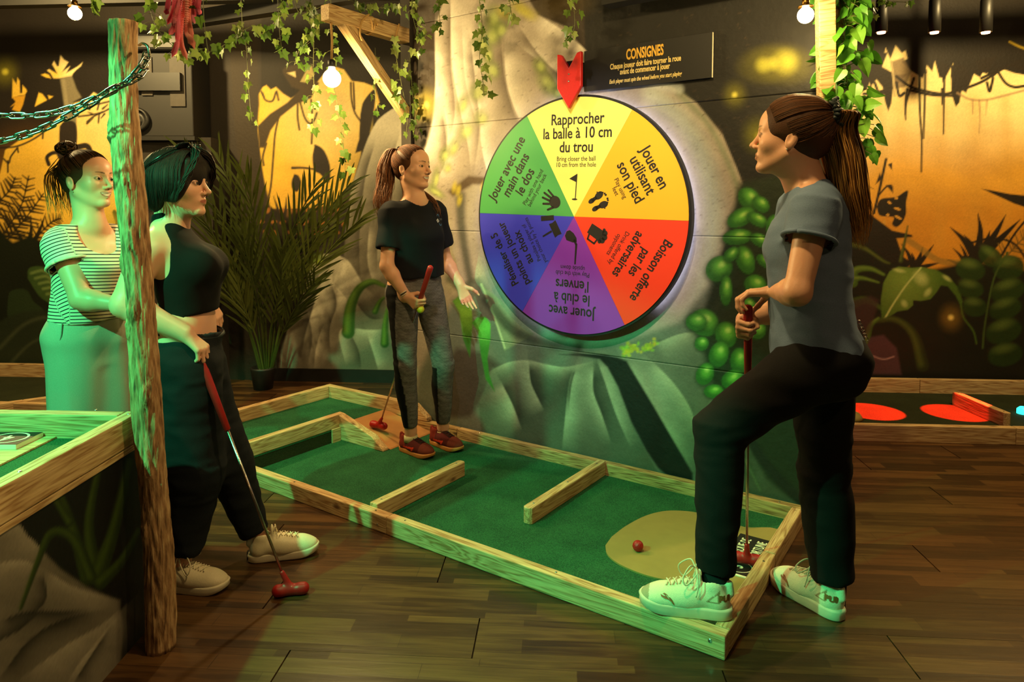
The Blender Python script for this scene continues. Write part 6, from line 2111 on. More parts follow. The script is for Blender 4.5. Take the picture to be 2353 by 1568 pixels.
# ---------------------------------------------------------------- C: the young woman beside the wheel
def person_centre():
    base = lane(1.92, 0.83, 0.015)
    p = put_person('smiling woman in a black t-shirt and grey leggings standing on the lane', base)
    J = dict(neck=at_y(953, 466, 3.66), shR=at_y(897, 497, 3.57), shL=at_y(1001, 493, 3.76), elR=at_y(889, 612, 3.50), elL=at_y(1024, 598, 3.84),
             pel=at_y(956, 662, 3.67), hipR=at_y(926, 690, 3.61), hipL=at_y(988, 690, 3.73), knR=at_y(931, 838, 3.62), knL=at_y(1019, 838, 3.73),
             anR=at_y(944, 992, 3.70), anL=at_y(1018, 982, 3.82))
    hc = at_y(948, 386, 3.65)
    R = basis((0.885, -0.46, 0.05))
    hs = 1.02
    gt, gb = at_y(990, 612, 3.40), lane(2.285, 0.81, 0.075)
    up_s = nrm(gt - gb)
    Pg = gt - up_s * 0.235
    f = perp(V3(0.75, -0.42, -0.55), up_s)
    n = np.cross(up_s, f)                     # palm normal of a right hand with the thumb up the shaft
    W = Pg - f * 0.074 - n * 0.026
    J['wrR'] = W
    J['wrL'] = at_y(1058, 655, 3.76)
    fL, nL = nrm(V3(0.36, -0.25, -0.90)), V3(0.25, -0.95, 0.1)
    open_c = [(0.15, 0.2, 0.15), (0.35, 0.35, 0.2), (0.45, 0.4, 0.25), (0.5, 0.45, 0.25)]
    hands = [(W, f, n, True, GRIP, GRIP_THUMB, 0.92), (J['wrL'], fL, nL, False, open_c, [(0.6, 0.75, 0.3), (0.8, 0.5, 0.2), (0.9, 0.3, 0.2)], 0.92)]
    V, F, col, T = body(J, 0.97, (hc, R, hs), 1.0, hands, 0.98, SKIN1)
    emit_mesh('body', V, F, M_SKIN, p, col, base)
    add_eyes(p, T, R, hs, base, (0.1, 1, 0.0))
    up, left, fwd = torso_frame(J)
    # t-shirt
    S = Solid()
    tee = ((0.13, 0.170, 0.112, 0.004), (0.20, 0.165, 0.110, 0.006), (0.34, 0.155, 0.108, 0.012), (0.48, 0.152, 0.116, 0.016), (0.62, 0.152, 0.128, 0.020), (0.75, 0.154, 0.112, 0.010), (0.87, 0.148, 0.086, -0.004), (0.96, 0.11, 0.070, -0.010), (1.03, 0.068, 0.062, -0.006))
    cs, ab, l_, f_ = torso_rings(J, tee)
    S.loft(cs, ab, l_, f_, 0.03)
    top = J['pel'] + (J['neck'] - J['pel']) * 0.93
    ends = [(cs, ab, l_, f_, 0)]
    for sh, el, q in (('shR', 'elR', -1), ('shL', 'elL', 1)):
        S.cap(top, J[sh], 0.055, 0.057, 0.035)
        e = sleeve(S, J, sh, el, 0.66, 0.060, 0.066, 0.03)
        ends.append(e + (1,))
    S.cap(J['neck'] + up * 0.03 + fwd * 0.012, J['neck'] + up * 0.12 + fwd * 0.02, 0.070, 0.085, 0.006, True)
    h = 0.0062
    ax = S.grid(h)
    D = S.field(ax)
    wrinkle(D, ax, 0.006, 13, 5, (1, 1, 0.7))
    V, F = skin(D, ax)
    bad = np.zeros(len(V), bool)
    for e in ends: bad |= end_mask(V, *e[:4], e[4], h * 1.6, 0.96)
    V, F, _ = drop_faces(V, F, bad)
    V = relax(V, F, 1)
    o = emit_mesh('t_shirt', V, F, M_CLOTH, p, np.tile(lin((20, 21, 28)), (len(V), 1)), base)
    # chest print
    cen = J['pel'] + (J['neck'] - J['pel']) * 0.80 + left * 0.082 + fwd * 0.107
    e = empty('chest_print', (0, 0, 0))
    e.parent = p
    nn_ = nrm(fwd + left * 0.25 + up * 0.22)
    xx = perp(left, nn_)
    frame(e, xx, np.cross(nn_, xx), nn_, cen - base)
    lt_ = plain('pale_print', rgb(190, 190, 190), 0.6, noise=0)
    bl_ = plain('blue_print', rgb(52, 92, 130), 0.6, noise=0)
    text_mesh('lettering', 'ILLE', 0.016, plain('dim_print', rgb(96, 96, 96), 0.6, noise=0), e, (0.014, 0.004, 0), 0.7, 0.0004, 0.05)
    sq = MB().box(-0.008, 0.008, -0.008, 0.008, 0, 0.0006).build('print_square', lt_, e)
    sq.location = (-0.012, -0.004, 0)
    sq.rotation_euler = (0, 0, 0.6)
    text_mesh('lettering', 'AQ', 0.012, M_INK, sq, (0, 0, 0.0008), 0.7, 0.0002)
    mb = MB()
    for a0, a1, rr in ((0.5, 2.4, 0.026), (3.6, 5.6, 0.026)):
        A = np.linspace(a0, a1, 14)
        mb.tube([(0.4 * rr * math.cos(a) + (0.006 if a0 > 3 else -0.006), rr * 1.15 * math.sin(a), 0) for a in A], [0.0008 + 0.0026 * math.sin(PI * i / 13) for i in range(14)], 6)
    sw = mb.build('swoosh', bl_, e, True)
    sw.scale = (1, 1, 0.25)
    # leggings
    S = Solid()
    lg_ = ((-0.16, 0.10, 0.085, -0.012), (-0.06, 0.158, 0.110, -0.018), (0.05, 0.162, 0.108, -0.012), (0.16, 0.146, 0.094, 0.0), (0.27, 0.130, 0.088, 0.004))
    cs, ab, l_, f_ = torso_rings(J, lg_, 0.004, s=0.97)
    S.loft(cs, ab, l_, f_, 0.04)
    for q in (-1, 1):
        S.ell(J['pel'] - up * 0.045 + left * q * 0.066 - fwd * 0.045, (0.084, 0.084, 0.086), None, 0.03)
    ends = []
    for hp, kn, an in (('hipR', 'knR', 'anR'), ('hipL', 'knL', 'anL')):
        e = leg_cloth(S, J[hp], J[kn], J[an], (0.084, 0.060, 0.0595, 0.0605, 0.039), 0.04, -0.035, -0.012, fwd)
        ends.append(e + (1,))
    ax = S.grid(0.007)
    D = S.field(ax)
    wrinkle(D, ax, 0.0018, 26, 9, (1, 1, 2.2))
    V, F = skin(D, ax)
    bad = np.zeros(len(V), bool)
    for e in ends: bad |= end_mask(V, *e[:4], e[4], 0.01, 0.96)
    V, F, _ = drop_faces(V, F, bad)
    V = relax(V, F, 1)
    g = np.random.default_rng(1)
    st = noise_sum((V * np.array([1, 1, 3.5])).astype(np.float32), 190, 3)
    grey = lin((104, 101, 100))[None] * (1 + 0.42 * st)[:, None]
    # black side panels: the outer-rear quarter of each leg
    col = grey.copy()
    for hp, kn, an, q in (('hipR', 'knR', 'anR', -1), ('hipL', 'knL', 'anL', 1)):
        A, B, Cc = J[hp], J[kn], J[an]
        z = V[:, 2]
        t = np.clip((A[2] - z) / (A[2] - B[2]), 0, 1)
        t2 = np.clip((B[2] - z) / (B[2] - Cc[2]), 0, 1)
        ctr = A + (B - A) * t[:, None] + (Cc - B) * t2[:, None]
        mine = np.linalg.norm(V[:, :2] - ctr[:, :2], axis=1) < 0.11
        v = (V - ctr) @ (left * q)
        w = (V - ctr) @ fwd
        ang = np.arctan2(v, w)
        pan = mine & (np.sin(t * 2.5 + t2 * 3) * 0.25 + 1.0 < ang * q * q) & (ang < 2.0) & (V[:, 2] < J['hipR'][2] + 0.12)
        inner = mine & (t2 > 0.02) & (t2 < 1) & (ang < -1.2) & (ang > -2.2)
        col[pan | inner] = lin((17, 17, 19))
    col[(V - J['pel']) @ up > 0.085] = lin((96, 94, 94))
    emit_mesh('leggings', V, F, attr_mat('melange_knit', 0.85, 0.2, 0.15, 500), p, col, base)
    # hair
    hcol = (92, 55, 34)
    tie = (0.0, -0.085, 0.098)
    V, F, c = hair_cap(T, R, hs, 0.007, col=(84, 50, 30))
    emit_mesh('hair', V, F, M_HAIR, p, c, base)
    lk = Locks()
    combed(lk, T, hs, tie, 210, (92, 56, 35), 0.22, 2)
    t0 = T(*tie)
    tail(lk, [t0, T(0.0, -0.125, 0.105), T(0.03, -0.148, 0.02), at_y(885, 425, 3.66), at_y(878, 468, 3.60), at_y(884, 520, 3.62)], 150, (0.010, 0.028, 0.046, 0.046, 0.022), 0.0030, hcol, (122, 76, 46), 3, 0.010)
    tail(lk, [t0, T(-0.02, -0.12, 0.08), T(-0.06, -0.09, -0.04), at_y(985, 452, 3.72), at_y(1002, 474, 3.68), at_y(1008, 500, 3.66)], 26, (0.010, 0.02, 0.02, 0.018, 0.012), 0.0028, hcol, (122, 76, 46), 4, 0.008)
    lk.build('ponytail', p, base)
    mesh_obj('hair_tie', *[np.array(q) - base if i == 0 else q for i, q in enumerate(tube_geo([t0 + R @ (0.017 * V3(math.cos(a), 0.3 * math.sin(a), math.sin(a))) for a in np.linspace(0, 2 * PI, 16)], 0.005, 6))], M_BLACK, p, True)
    # earring, wristband
    ea = MB().lathe([(0.001, -0.003), (0.0032, 0), (0.001, 0.003)], 10).build('earring', M_STEEL, p, True)
    ea.location = tuple(T(0.081, -0.010, -0.041) - base)
    fa = nrm(J['elR'] - J['wrR'])
    sa = perp((0, 0, 1), fa)
    sb_ = np.cross(fa, sa)
    wl = plain('white_band', rgb(220, 210, 190), 0.7, noise=0)
    for k_, (d_, m_) in enumerate(((0.012, wl), (0.019, M_BLACK), (0.025, wl))):
        v, f2 = tube_geo([J['wrR'] + fa * d_ + 0.0265 * (math.cos(a) * sa * 0.86 + math.sin(a) * sb_) for a in np.linspace(0, 2 * PI, 20)], 0.0026, 6)
        mesh_obj('wristband', np.array(v) - base, f2, m_, p, True)
    # trainers: maroon knit with an orange flash
    def acc(V, col):
        col = np.tile(lin((84, 30, 28)), (len(V), 1))
        t = (V[:, 0] < 0.075)
        col[t] = lin((128, 44, 34))
        col[V[:, 0] > 0.19] = lin((112, 52, 40))
        fl = np.abs(V[:, 2] - 0.045 - 0.12 * (V[:, 0] - 0.11)) < 0.006
        col[fl & (V[:, 0] > 0.06) & (V[:, 0] < 0.145) & (np.abs(V[:, 1]) > 0.02)] = lin((232, 66, 40))
        f2 = np.abs(V[:, 0] - 0.145 - 0.6 * (V[:, 2] - 0.045)) < 0.006
        col[f2 & (V[:, 2] > 0.03) & (V[:, 2] < 0.055) & (np.abs(V[:, 1]) > 0.02)] = lin((232, 66, 40))
        return col
    osole = plain('amber_sole', rgb(196, 128, 58), 0.6, noise=0.1)
    dl = plain('dark_lace', rgb(40, 30, 24), 0.8)
    for (a, b) in ((lane(2.050, 0.752), lane(1.835, 0.735)), (lane(1.985, 0.935), lane(1.755, 0.900))):
        shoe(p, base, a, b, 0.0155, 0, (84, 30, 28), acc, M_KNIT, 'shoe', None, 0.252, dl, osole, 0.026, False)
    sk_ = plain('cream_sock', rgb(200, 196, 150), 0.9)
    for an in ('anR', 'anL'):
        v, f2 = tube_geo([J[an] + V3(0, 0, z) for z in (-0.055, -0.035, -0.02)], [0.039, 0.0385, 0.0375], 16)
        mesh_obj('sock', np.array(v) - base, f2, sk_, p, True)
    putter(gt, gb, (0.85, -0.5), 'red putter held by the smiling woman beside the wheel')
    bpos = W + f * 0.060 + n * 0.047 - up_s * 0.030
    ball('golf_ball', tuple(at_y(966, 711, W[1] - 0.012)), plain('yellow_ball', rgb(206, 196, 40), 0.4, noise=0.03), 'yellow golf ball held in the hand of the woman beside the wheel', 0.0205)

# ---------------------------------------------------------------- R: the woman on the right, seen from behind in profile
def person_right():
    base = V3(1.02, 2.2, 0)
    p = put_person('woman in a slate blue t-shirt with one foot up on the lane rail', base)
    J = dict(neck=at_y(1854, 428, 2.17), shL=at_y(1872, 488, 2.03), shR=at_y(1836, 486, 2.31), elL=at_y(1832, 672, 1.98), pel=at_y(1876, 800, 2.16),
             hipL=at_y(1866, 842, 2.07), hipR=at_y(1890, 842, 2.25), knL=at_y(1655, 985, 2.14), anL=at_y(1644, 1330, 2.11), knR=at_y(1893, 1085, 2.27), anR=at_y(1914, 1345, 2.23))
    hc = at_y(1817, 316, 2.15)
    R = basis((-0.87, 0.50, 0.10))
    hs = 1.06
    gt, gb = at_y(1719, 702, 2.23), at_z(1716, 1296, 0.033)
    up_s = nrm(gt - gb)
    # left hand over the butt of the grip, right hand closed under it
    fL = nrm(V3(-0.80, 0.50, -0.12))
    nL = perp(V3(-0.1, 0.1, -1), fL)
    WL = gt - fL * 0.085 + V3(0, 0, 0.040)
    J['wrL'] = WL
    fR = perp(V3(-0.45, -0.85, 0.05), up_s)
    nR = np.cross(up_s, fR)
    Pg = gt - up_s * 0.085
    WR_ = Pg - fR * 0.072 - nR * 0.026
    J['wrR'] = WR_
    J['elR'] = WR_ + V3(0.17, 0.16, -0.02) + V3(0, 0, 0.03)
    over = [(0.55, 0.95, 0.6), (0.5, 0.95, 0.6), (0.55, 1.0, 0.6), (0.6, 1.0, 0.6)]
    hands = [(WL, fL, nL, False, over, [(0.6, 0.6, 0.5), (0.7, -0.1, 0.7), (0.6, -0.4, 0.6)], 0.95), (WR_, fR, nR, True, GRIP, GRIP_THUMB, 0.95)]
    V, F, col, T = body(J, 1.0, (hc, R, hs), 0.0, hands, 1.05, SKIN0, (44, 28, 20))
    emit_mesh('body', V, F, M_SKIN, p, col, base)
    add_eyes(p, T, R, hs, base)
    up, left, fwd = torso_frame(J)
    S = Solid()
    tee = ((-0.06, 0.178, 0.142, -0.006), (0.04, 0.180, 0.140, 0.0), (0.14, 0.172, 0.128, 0.006), (0.30, 0.160, 0.124, 0.010), (0.48, 0.158, 0.128, 0.010), (0.64, 0.160, 0.130, 0.014), (0.76, 0.160, 0.118, 0.004), (0.87, 0.154, 0.094, -0.012), (0.96, 0.12, 0.070, -0.018), (1.03, 0.064, 0.060, -0.012))
    cs, ab, l_, f_ = torso_rings(J, tee)
    S.loft(cs, ab, l_, f_, 0.03)
    top = J['pel'] + (J['neck'] - J['pel']) * 0.93
    ends = [(cs, ab, l_, f_, 0)]
    for sh, el in (('shR', 'elR'), ('shL', 'elL')):
        S.cap(top, J[sh], 0.056, 0.060, 0.035)
        e = sleeve(S, J, sh, el, 0.36, 0.064, 0.074, 0.03)
        ends.append(e + (1,))
    S.cap(J['neck'] + up * 0.035 + fwd * 0.012, J['neck'] + up * 0.12 + fwd * 0.02, 0.066, 0.085, 0.006, True)
    h = 0.0058
    ax = S.grid(h)
    D = S.field(ax)
    wrinkle(D, ax, 0.010, 9, 15, (1, 1, 0.6), where=lambda P: np.clip((J['pel'][2] + 0.22 - P[:, 2]) / 0.2, 0.25, 1.3))
    wrinkle(D, ax, 0.004, 22, 16, (1, 1, 1.4))
    V, F = skin(D, ax)
    bad = np.zeros(len(V), bool)
    for e in ends: bad |= end_mask(V, *e[:4], e[4], h * 1.9, 0.97)
    # ragged hem, higher at the hip than in front
    V, F, _ = drop_faces(V, F, bad)
    V = relax(V, F, 1)
    hemz = (V - cs[0]) @ nrm(cs[-1] - cs[0])
    m = np.clip(1 - hemz / 0.10, 0, 1)
    V = V + (m * (0.020 * np.sin(V[:, 0] * 31 + 1.0) + 0.014 * np.sin(V[:, 1] * 47 + V[:, 0] * 20)))[:, None] * V3(0, 0, 1)[None] - (m * np.clip((V - cs[0]) @ fwd, 0, 1) * 0.28)[:, None] * V3(0, 0, 1)[None]
    o = emit_mesh('t_shirt', V, F, M_CLOTH, p, np.tile(lin((108, 128, 156)), (len(V), 1)), base)
    sd = o.modifiers.new('hem', 'SOLIDIFY'); sd.thickness = 0.003; sd.offset = -1
    # rolled sleeve cuff
    e = ends[2]
    d = nrm(e[0][-1] - e[0][0])
    v, f2 = tube_geo([e[0][-1] - d * 0.006 + (e[1][-1][0] + 0.001) * (math.cos(a) * e[2] + math.sin(a) * e[3]) for a in np.linspace(0, 2 * PI, 40)], 0.006, 8)
    mesh_obj('sleeve_cuff', np.array(v) - base, f2, M_CLOTH, p, True, col=np.tile(lin((108, 128, 156)), (len(v), 1)))
    # trousers
    S = Solid()
    tr = ((-0.20, 0.11, 0.105, -0.022), (-0.08, 0.168, 0.132, -0.024), (0.04, 0.168, 0.124, -0.014), (0.14, 0.150, 0.108, -0.004))
    cs, ab, l_, f_ = torso_rings(J, tr)
    S.loft(cs, ab, l_, f_, 0.05)
    for q in (-1, 1):
        S.ell(J['pel'] - up * 0.055 + left * q * 0.068 - fwd * 0.044, (0.092, 0.092, 0.098), None, 0.04)
    ends = []
    for hp, kn, an, r in (('hipL', 'knL', 'anL', (0.104, 0.080, 0.080, 0.074, 0.060)), ('hipR', 'knR', 'anR', (0.104, 0.082, 0.082, 0.084, 0.068))):
        e = leg_cloth(S, J[hp], J[kn], J[an], r, 0.05, -0.022)
        ends.append(e + (1,))
    ax = S.grid(0.0068)
    D = S.field(ax)
    wrinkle(D, ax, 0.006, 15, 21, (1, 1, 1.6))
    wrinkle(D, ax, 0.004, 30, 22, (0.6, 0.6, 2.2), where=lambda P: np.clip(1.2 - np.minimum(np.linalg.norm(P - J['knL'], axis=1), np.linalg.norm(P - J['knR'], axis=1)) / 0.16, 0, 1))
    V, F = skin(D, ax)
    bad = np.zeros(len(V), bool)
    for e in ends: bad |= end_mask(V, *e[:4], e[4], 0.011, 0.97)
    V, F, _ = drop_faces(V, F, bad)
    V = relax(V, F, 1)
    emit_mesh('trousers', V, F, M_CLOTH, p, np.tile(lin((19, 18, 19)), (len(V), 1)), base)
    # belt chain at the hip
    bc = MB()
    for i in range(6):
        q = at_y(1974 + 3.2 * i, 742 + 7.5 * i, 2.10)
        bc.tube([q - base + 0.006 * V3(math.cos(a), 0.2 * math.sin(a), math.sin(a) * 1.3) for a in np.linspace(0, 2 * PI, 10)], 0.0014, 5)
    bc.build('belt_chain', M_STEEL, p, True)
    # hair
    V, F, c = hair_cap(T, R, hs, 0.012, col=(70, 44, 28))
    emit_mesh('hair', V, F, M_HAIR, p, c, base)
    lk = Locks()
    tie = (0.0, -0.104, 0.072)
    combed(lk, T, hs, tie, 330, (88, 56, 34), 0.24, 6, 0.014, 0.0024)
    t0 = T(*tie)
    tail(lk, [t0, T(0.0, -0.135, 0.075), at_y(1924, 300, 2.12), at_y(1940, 370, 2.12), at_y(1950, 440, 2.12), at_y(1966, 510, 2.14), at_y(1978, 575, 2.16)], 340, (0.012, 0.040, 0.062, 0.052, 0.018), 0.0030, (100, 62, 34), (196, 146, 76), 7, 0.004)
    lk.build('ponytail', p, base)
    # scrunchie
    v, f2, g = [], [], np.random.default_rng(5)
    mb = MB()
    for i in range(22):
        a = 2 * PI * i / 22
        q = t0 + R @ (V3(0, -0.012, 0.006) + 0.034 * V3(math.cos(a), 0.25 * math.sin(a), math.sin(a)))
        w = R @ V3(math.cos(a) * 0.012, 0.010 * g.normal(), math.sin(a) * 0.012)
        q = q - base
        mb.tube([q - w * 0.5, q, q + w], [0.005, 0.011, 0.004], 6)
    mb.build('scrunchie', plain('dark_teal_cloth', rgb(24, 34, 34), 0.6), p, True)
    ea = MB().lathe([(0.001, -0.003), (0.0034, 0), (0.001, 0.003)], 10).build('earring', M_STEEL, p, True)
    ea.location = tuple(T(-0.082, -0.006, -0.041) - base)
    # trainers
    panel = plain('shoe_print', rgb(150, 96, 50), 0.5, noise=0)
    def acc(V, col):
        q = (V[:, 0] < 0.050) & (np.abs(V[:, 1]) > 0.012) & (V[:, 2] > 0.060) & (V[:, 2] < 0.088)
        tri = (np.abs(V[:, 1]) > 0.02) & (V[:, 0] > 0.034) & (V[:, 0] < 0.075) & (V[:, 2] > 0.052) & (V[:, 2] < 0.052 + 0.9 * (0.075 - V[:, 0]))
        tri2 = (V[:, 0] > 0.040) & (V[:, 0] < 0.066) & (V[:, 2] > 0.056) & (V[:, 2] < 0.049 + 0.9 * (0.072 - V[:, 0]))
        col[tri & ~tri2] = lin((150, 128, 92))
        col[V[:, 0] > 0.235] = lin((170, 160, 130))
        return col
    def heel_mark(e, k, V):
        t = text_mesh('lettering', 'PUMA', 0.025, panel, e, (0, 0, 0), 1.0, 0.0005, 0, bold=0.0015)
        for q in t.data.vertices:
            ph = 0.55 - q.co.x / 0.037
            r_ = 0.0372 + q.co.z
            q.co = ((0.0405 - r_ * math.cos(ph)) * k, r_ * math.sin(ph) * k, (0.066 + q.co.y) * k)
    def cat(e, k, V):
        # leaping cat mark on both sides of the toe, laid onto the upper
        pts = [(-0.020, 0.006), (-0.010, 0.002), (0.000, 0.001), (0.008, -0.003), (0.014, -0.010), (0.018, -0.012), (0.016, -0.006), (0.012, 0.001), (0.006, 0.006), (0.001, 0.007), (-0.004, 0.012), (-0.012, 0.014), (-0.016, 0.012), (-0.010, 0.010), (-0.007, 0.007), (-0.014, 0.008), (-0.022, 0.010)]
        for sg in (1, -1):
            m = MB().prism([(x, y) for x, y in pts], 0.0, 0.0012).build('emblem', panel, e)
            side = V[V[:, 1] * sg > 0.015]
            for q in m.data.vertices:
                x, z = 0.178 - q.co.x, 0.050 + q.co.y
                i = np.argmin((side[:, 0] - x) ** 2 + (side[:, 2] - z) ** 2)
                q.co = (x * k, (side[i, 1] + sg * (0.0006 + q.co.z)) * k, z * k)
    f0, f1 = at_z(1680, 1418, RH), at_z(1480, 1388, RH)
    shoe(p, base, f0, f1, RH + 0.001, 0, (228, 222, 190), acc, M_KNIT, 'shoe', None, 0.285, None, None, 0.034, True, lambda e, k, V: (heel_mark(e, k, V), cat(e, k, V)))
    b0, b1 = at_z(1936, 1428, 0), at_z(1800, 1345, 0)
    shoe(p, base, b0, b1, 0.0005, 0, (228, 222, 190), acc, M_KNIT, 'shoe', None, 0.285, None, None, 0.034, True, lambda e, k, V: (heel_mark(e, k, V), cat(e, k, V)))
    for an, z in (('anL', 0.0), ('anR', 0.0)):
        v, f2 = tube_geo([J[an] + V3(0, 0, q) for q in (-0.075, -0.04, 0.0, 0.03)], [0.040, 0.041, 0.042, 0.043], 18)
        mesh_obj('sock', np.array(v) - base, f2, M_SOCK, p, True)
    putter(gt, gb, (0.85, -0.35), 'red putter held upright by the woman in the slate blue t-shirt')

# ---------------------------------------------------------------- L: the woman behind the log, in black
def person_log():
    base = V3(-1.05, 2.45, 0)
    p = put_person('dark-haired woman in a black halter crop top leaning behind the log with a putter', base)
    J = dict(neck=at_y(392, 522, 2.49), shR=at_y(340, 576, 2.36), shL=at_y(402, 566, 2.63), elR=at_y(287, 700, 2.31), elL=at_y(392, 700, 2.86),
             pel=at_y(432, 795, 2.49), hipR=at_y(428, 850, 2.41), hipL=at_y(446, 850, 2.57), knR=at_y(450, 1075, 2.40), knL=at_y(520, 1060, 2.56), anR=at_y(416, 1290, 2.38), anL=at_y(590, 1238, 2.59))
    hc = at_y(410, 424, 2.48)
    R = basis((0.995, -0.05, 0.02))
    hs = 1.05
    gt, gb = at_y(459, 822, 2.36), at_z(668, 1368, 0.0)
    up_s = nrm(gt - gb)
    fR = nrm(V3(0.60, 0.10, -0.62))
    nR = perp(V3(-0.5, 0.15, -0.7), fR)
    WR_ = gt - fR * 0.088 - nR * 0.020 + V3(0, 0, 0.012)
    J['wrR'] = WR_
    J['wrL'] = at_y(478, 690, 2.69)
    fL = nrm(V3(0.42, 0.0, -0.9))
    over = [(0.75, 0.85, 0.5), (0.70, 0.85, 0.5), (0.70, 0.9, 0.5), (0.75, 0.95, 0.5)]
    hip = [(0.3, 0.4, 0.3), (0.35, 0.4, 0.3), (0.4, 0.4, 0.3), (0.45, 0.4, 0.3)]
    hands = [(WR_, fR, nR, True, over, [(0.5, 0.5, 0.7), (0.6, 0.0, 0.8), (0.5, -0.3, 0.8)], 0.96), (J['wrL'], fL, V3(-0.85, 0.3, -0.3), False, hip, [(0.5, 0.7, 0.5), (0.7, 0.3, 0.6), (0.7, 0.1, 0.7)], 0.9)]
    V, F, col, T = body(J, 0.97, (hc, R, hs), 0.0, hands, 1.26, SKIN2, (30, 22, 18), bend=0.02, bust=0.058)
    emit_mesh('body', V, F, M_SKIN, p, col, base)
    add_eyes(p, T, R, hs, base)
    up, left, fwd = torso_frame(J)
    # halter top
    S = Solid()
    hal = ((0.26, 0.128, 0.094, 0.010), (0.36, 0.128, 0.098, 0.012), (0.50, 0.134, 0.110, 0.016), (0.62, 0.140, 0.120, 0.024), (0.74, 0.140, 0.108, 0.014), (0.86, 0.128, 0.080, 0.0), (0.95, 0.10, 0.068, -0.008), (1.04, 0.064, 0.062, -0.002), (1.12, 0.060, 0.060, 0.006))
    cs, ab, l_, f_ = torso_rings(J, hal, 0.004, s=0.98, bend=0.02)
    S.loft(cs, ab, l_, f_, 0.03)
    L_ = J['neck'] - J['pel']
    for q in (-1, 1):
        S.ell(J['pel'] + L_ * 0.655 + left * q * 0.060 + fwd * 0.098, (0.066, 0.066, 0.068), None, 0.035)
        S.cap(J['shR' if q < 0 else 'shL'] + left * q * 0.035 - up * 0.06, J['shR' if q < 0 else 'shL'] + left * q * 0.02 + up * 0.14 - left * q * 0.0, 0.068, 0.082, 0.008, True)
    ax = S.grid(0.0062)
    D = S.field(ax)
    wrinkle(D, ax, 0.002, 20, 31)
    V, F = skin(D, ax)
    bad = end_mask(V, cs, ab, l_, f_, 0, 0.011, 0.96) | end_mask(V, cs, ab, l_, f_, 1, 0.011, 0.95)
    V, F, _ = drop_faces(V, F, bad)
    emit_mesh('halter_top', relax(V, F, 1), F, M_CLOTH, p, np.tile(lin((13, 12, 13)), (len(V), 1)), base)
    # jeans
    S = Solid()
    tr = ((-0.22, 0.11, 0.100, -0.020), (-0.08, 0.168, 0.128, -0.022), (0.02, 0.160, 0.112, -0.008), (0.10, 0.150, 0.108, 0.006), (0.14, 0.148, 0.108, 0.010))
    cs, ab, l_, f_ = torso_rings(J, tr, bend=0.02)
    S.loft(cs, ab, l_, f_, 0.05)
    w0 = (cs, ab, l_, f_, 1)
    for q in (-1, 1):
        S.ell(J['pel'] - up * 0.06 + left * q * 0.068 - fwd * 0.055, (0.094, 0.094, 0.100), None, 0.04)
    ends = []
    for hp, kn, an, r in (('hipL', 'knL', 'anL', (0.112, 0.094, 0.092, 0.078, 0.056)), ('hipR', 'knR', 'anR', (0.114, 0.100, 0.098, 0.088, 0.064))):
        e = leg_cloth(S, J[hp], J[kn], J[an], r, 0.05, -0.03)
        ends.append(e + (1,))
    ax = S.grid(0.0068)
    D = S.field(ax)
    wrinkle(D, ax, 0.007, 13, 41, (1, 1, 1.5))
    wrinkle(D, ax, 0.003, 30, 42, (0.6, 0.6, 1.8))
    V, F = skin(D, ax)
    bad = end_mask(V, *w0[:4], 1, 0.011, 0.95)
    for e in ends: bad |= end_mask(V, *e[:4], e[4], 0.011, 0.97)
    V, F, _ = drop_faces(V, F, bad)
    emit_mesh('jeans', relax(V, F, 1), F, M_DENIM, p, np.tile(lin((27, 31, 35)), (len(V), 1)), base)
    # belt and seam at the waist
    bt = []
    A_ = nrm(cs[-1] - cs[0])
    fb = perp(f_, A_)
    lb = np.cross(fb, A_)
    for a in np.linspace(0, 2 * PI, 60):
        bt.append(cs[-1] - A_ * 0.012 + lb * ab[-1][0] * 1.0 * math.cos(a) + fb * ab[-1][1] * 1.0 * math.sin(a))
    v, f2 = tube_geo(bt, 0.0075, 6)
    mesh_obj('waistband', np.array(v) - base, f2, plain('denim_band', rgb(34, 44, 46), 0.7), p, True)
    # hair: a chin-length bob swept over the ear
    def ext(S, E):
        E(0.0, -0.055, -0.030, 0.078, 0.055, 0.075, 0.02)
        for q in (-1, 1):
            E(q * 0.066, 0.008, 0.0, 0.025, 0.056, 0.062, 0.02)
            S.cap(T(q * 0.050, 0.062, 0.070), T(q * 0.076, 0.050, 0.0), 0.018 * hs, 0.016 * hs, 0.02)
            S.cap(T(q * 0.076, 0.050, 0.0), T(q * 0.078, 0.022, -0.050), 0.016 * hs, 0.010 * hs, 0.02)
        S.cap(T(0.0, 0.070, 0.098), T(-0.05, 0.082, 0.052), 0.012 * hs, 0.008 * hs, 0.02)
    V, F, c = hair_cap(T, R, hs, 0.016, ext, ear_cut=False, col=(26, 20, 18), seed=8, face=False)
    Lc = ((V - hc) @ R) / hs
    emit_mesh('hair', V, F, M_HAIR, p, c, base)
    g = np.random.default_rng(12)
    lk = Locks()
    for i in range(500):
        q = 1 if i % 2 else -1
        y0 = g.uniform(-0.06, 0.06)
        x0 = g.uniform(0.0, 0.015)
        y1 = y0 * 0.9 - 0.008 + g.normal(0, 0.01)
        lowz = -0.055 - 0.035 * (y0 < -0.02) + 0.03 * max(0, (y0 - 0.02) / 0.04) * 0 + g.normal(0, 0.008)
        yb = y1 - 0.02 if y0 > 0 else y1
        pts = [T(q * x0, y0, 0.131 - 4.2 * y0 * y0), T(q * 0.054, y0 * 1.05 + 0.002, 0.110 - 3 * y0 * y0), T(q * (0.094 - 2.0 * y0 * y0), y1, 0.045), T(q * (0.100 - 1.5 * y0 * y0), y1, -0.005), T(q * (0.088 - 1.5 * y0 * y0), yb, lowz)]
        f_c = 1 + 0.3 * g.normal()
        lk.add(pts, 0.0019 * g.uniform(0.7, 1.5), np.clip(np.array((30, 23, 20)) * f_c, 6, 90), None, 4)
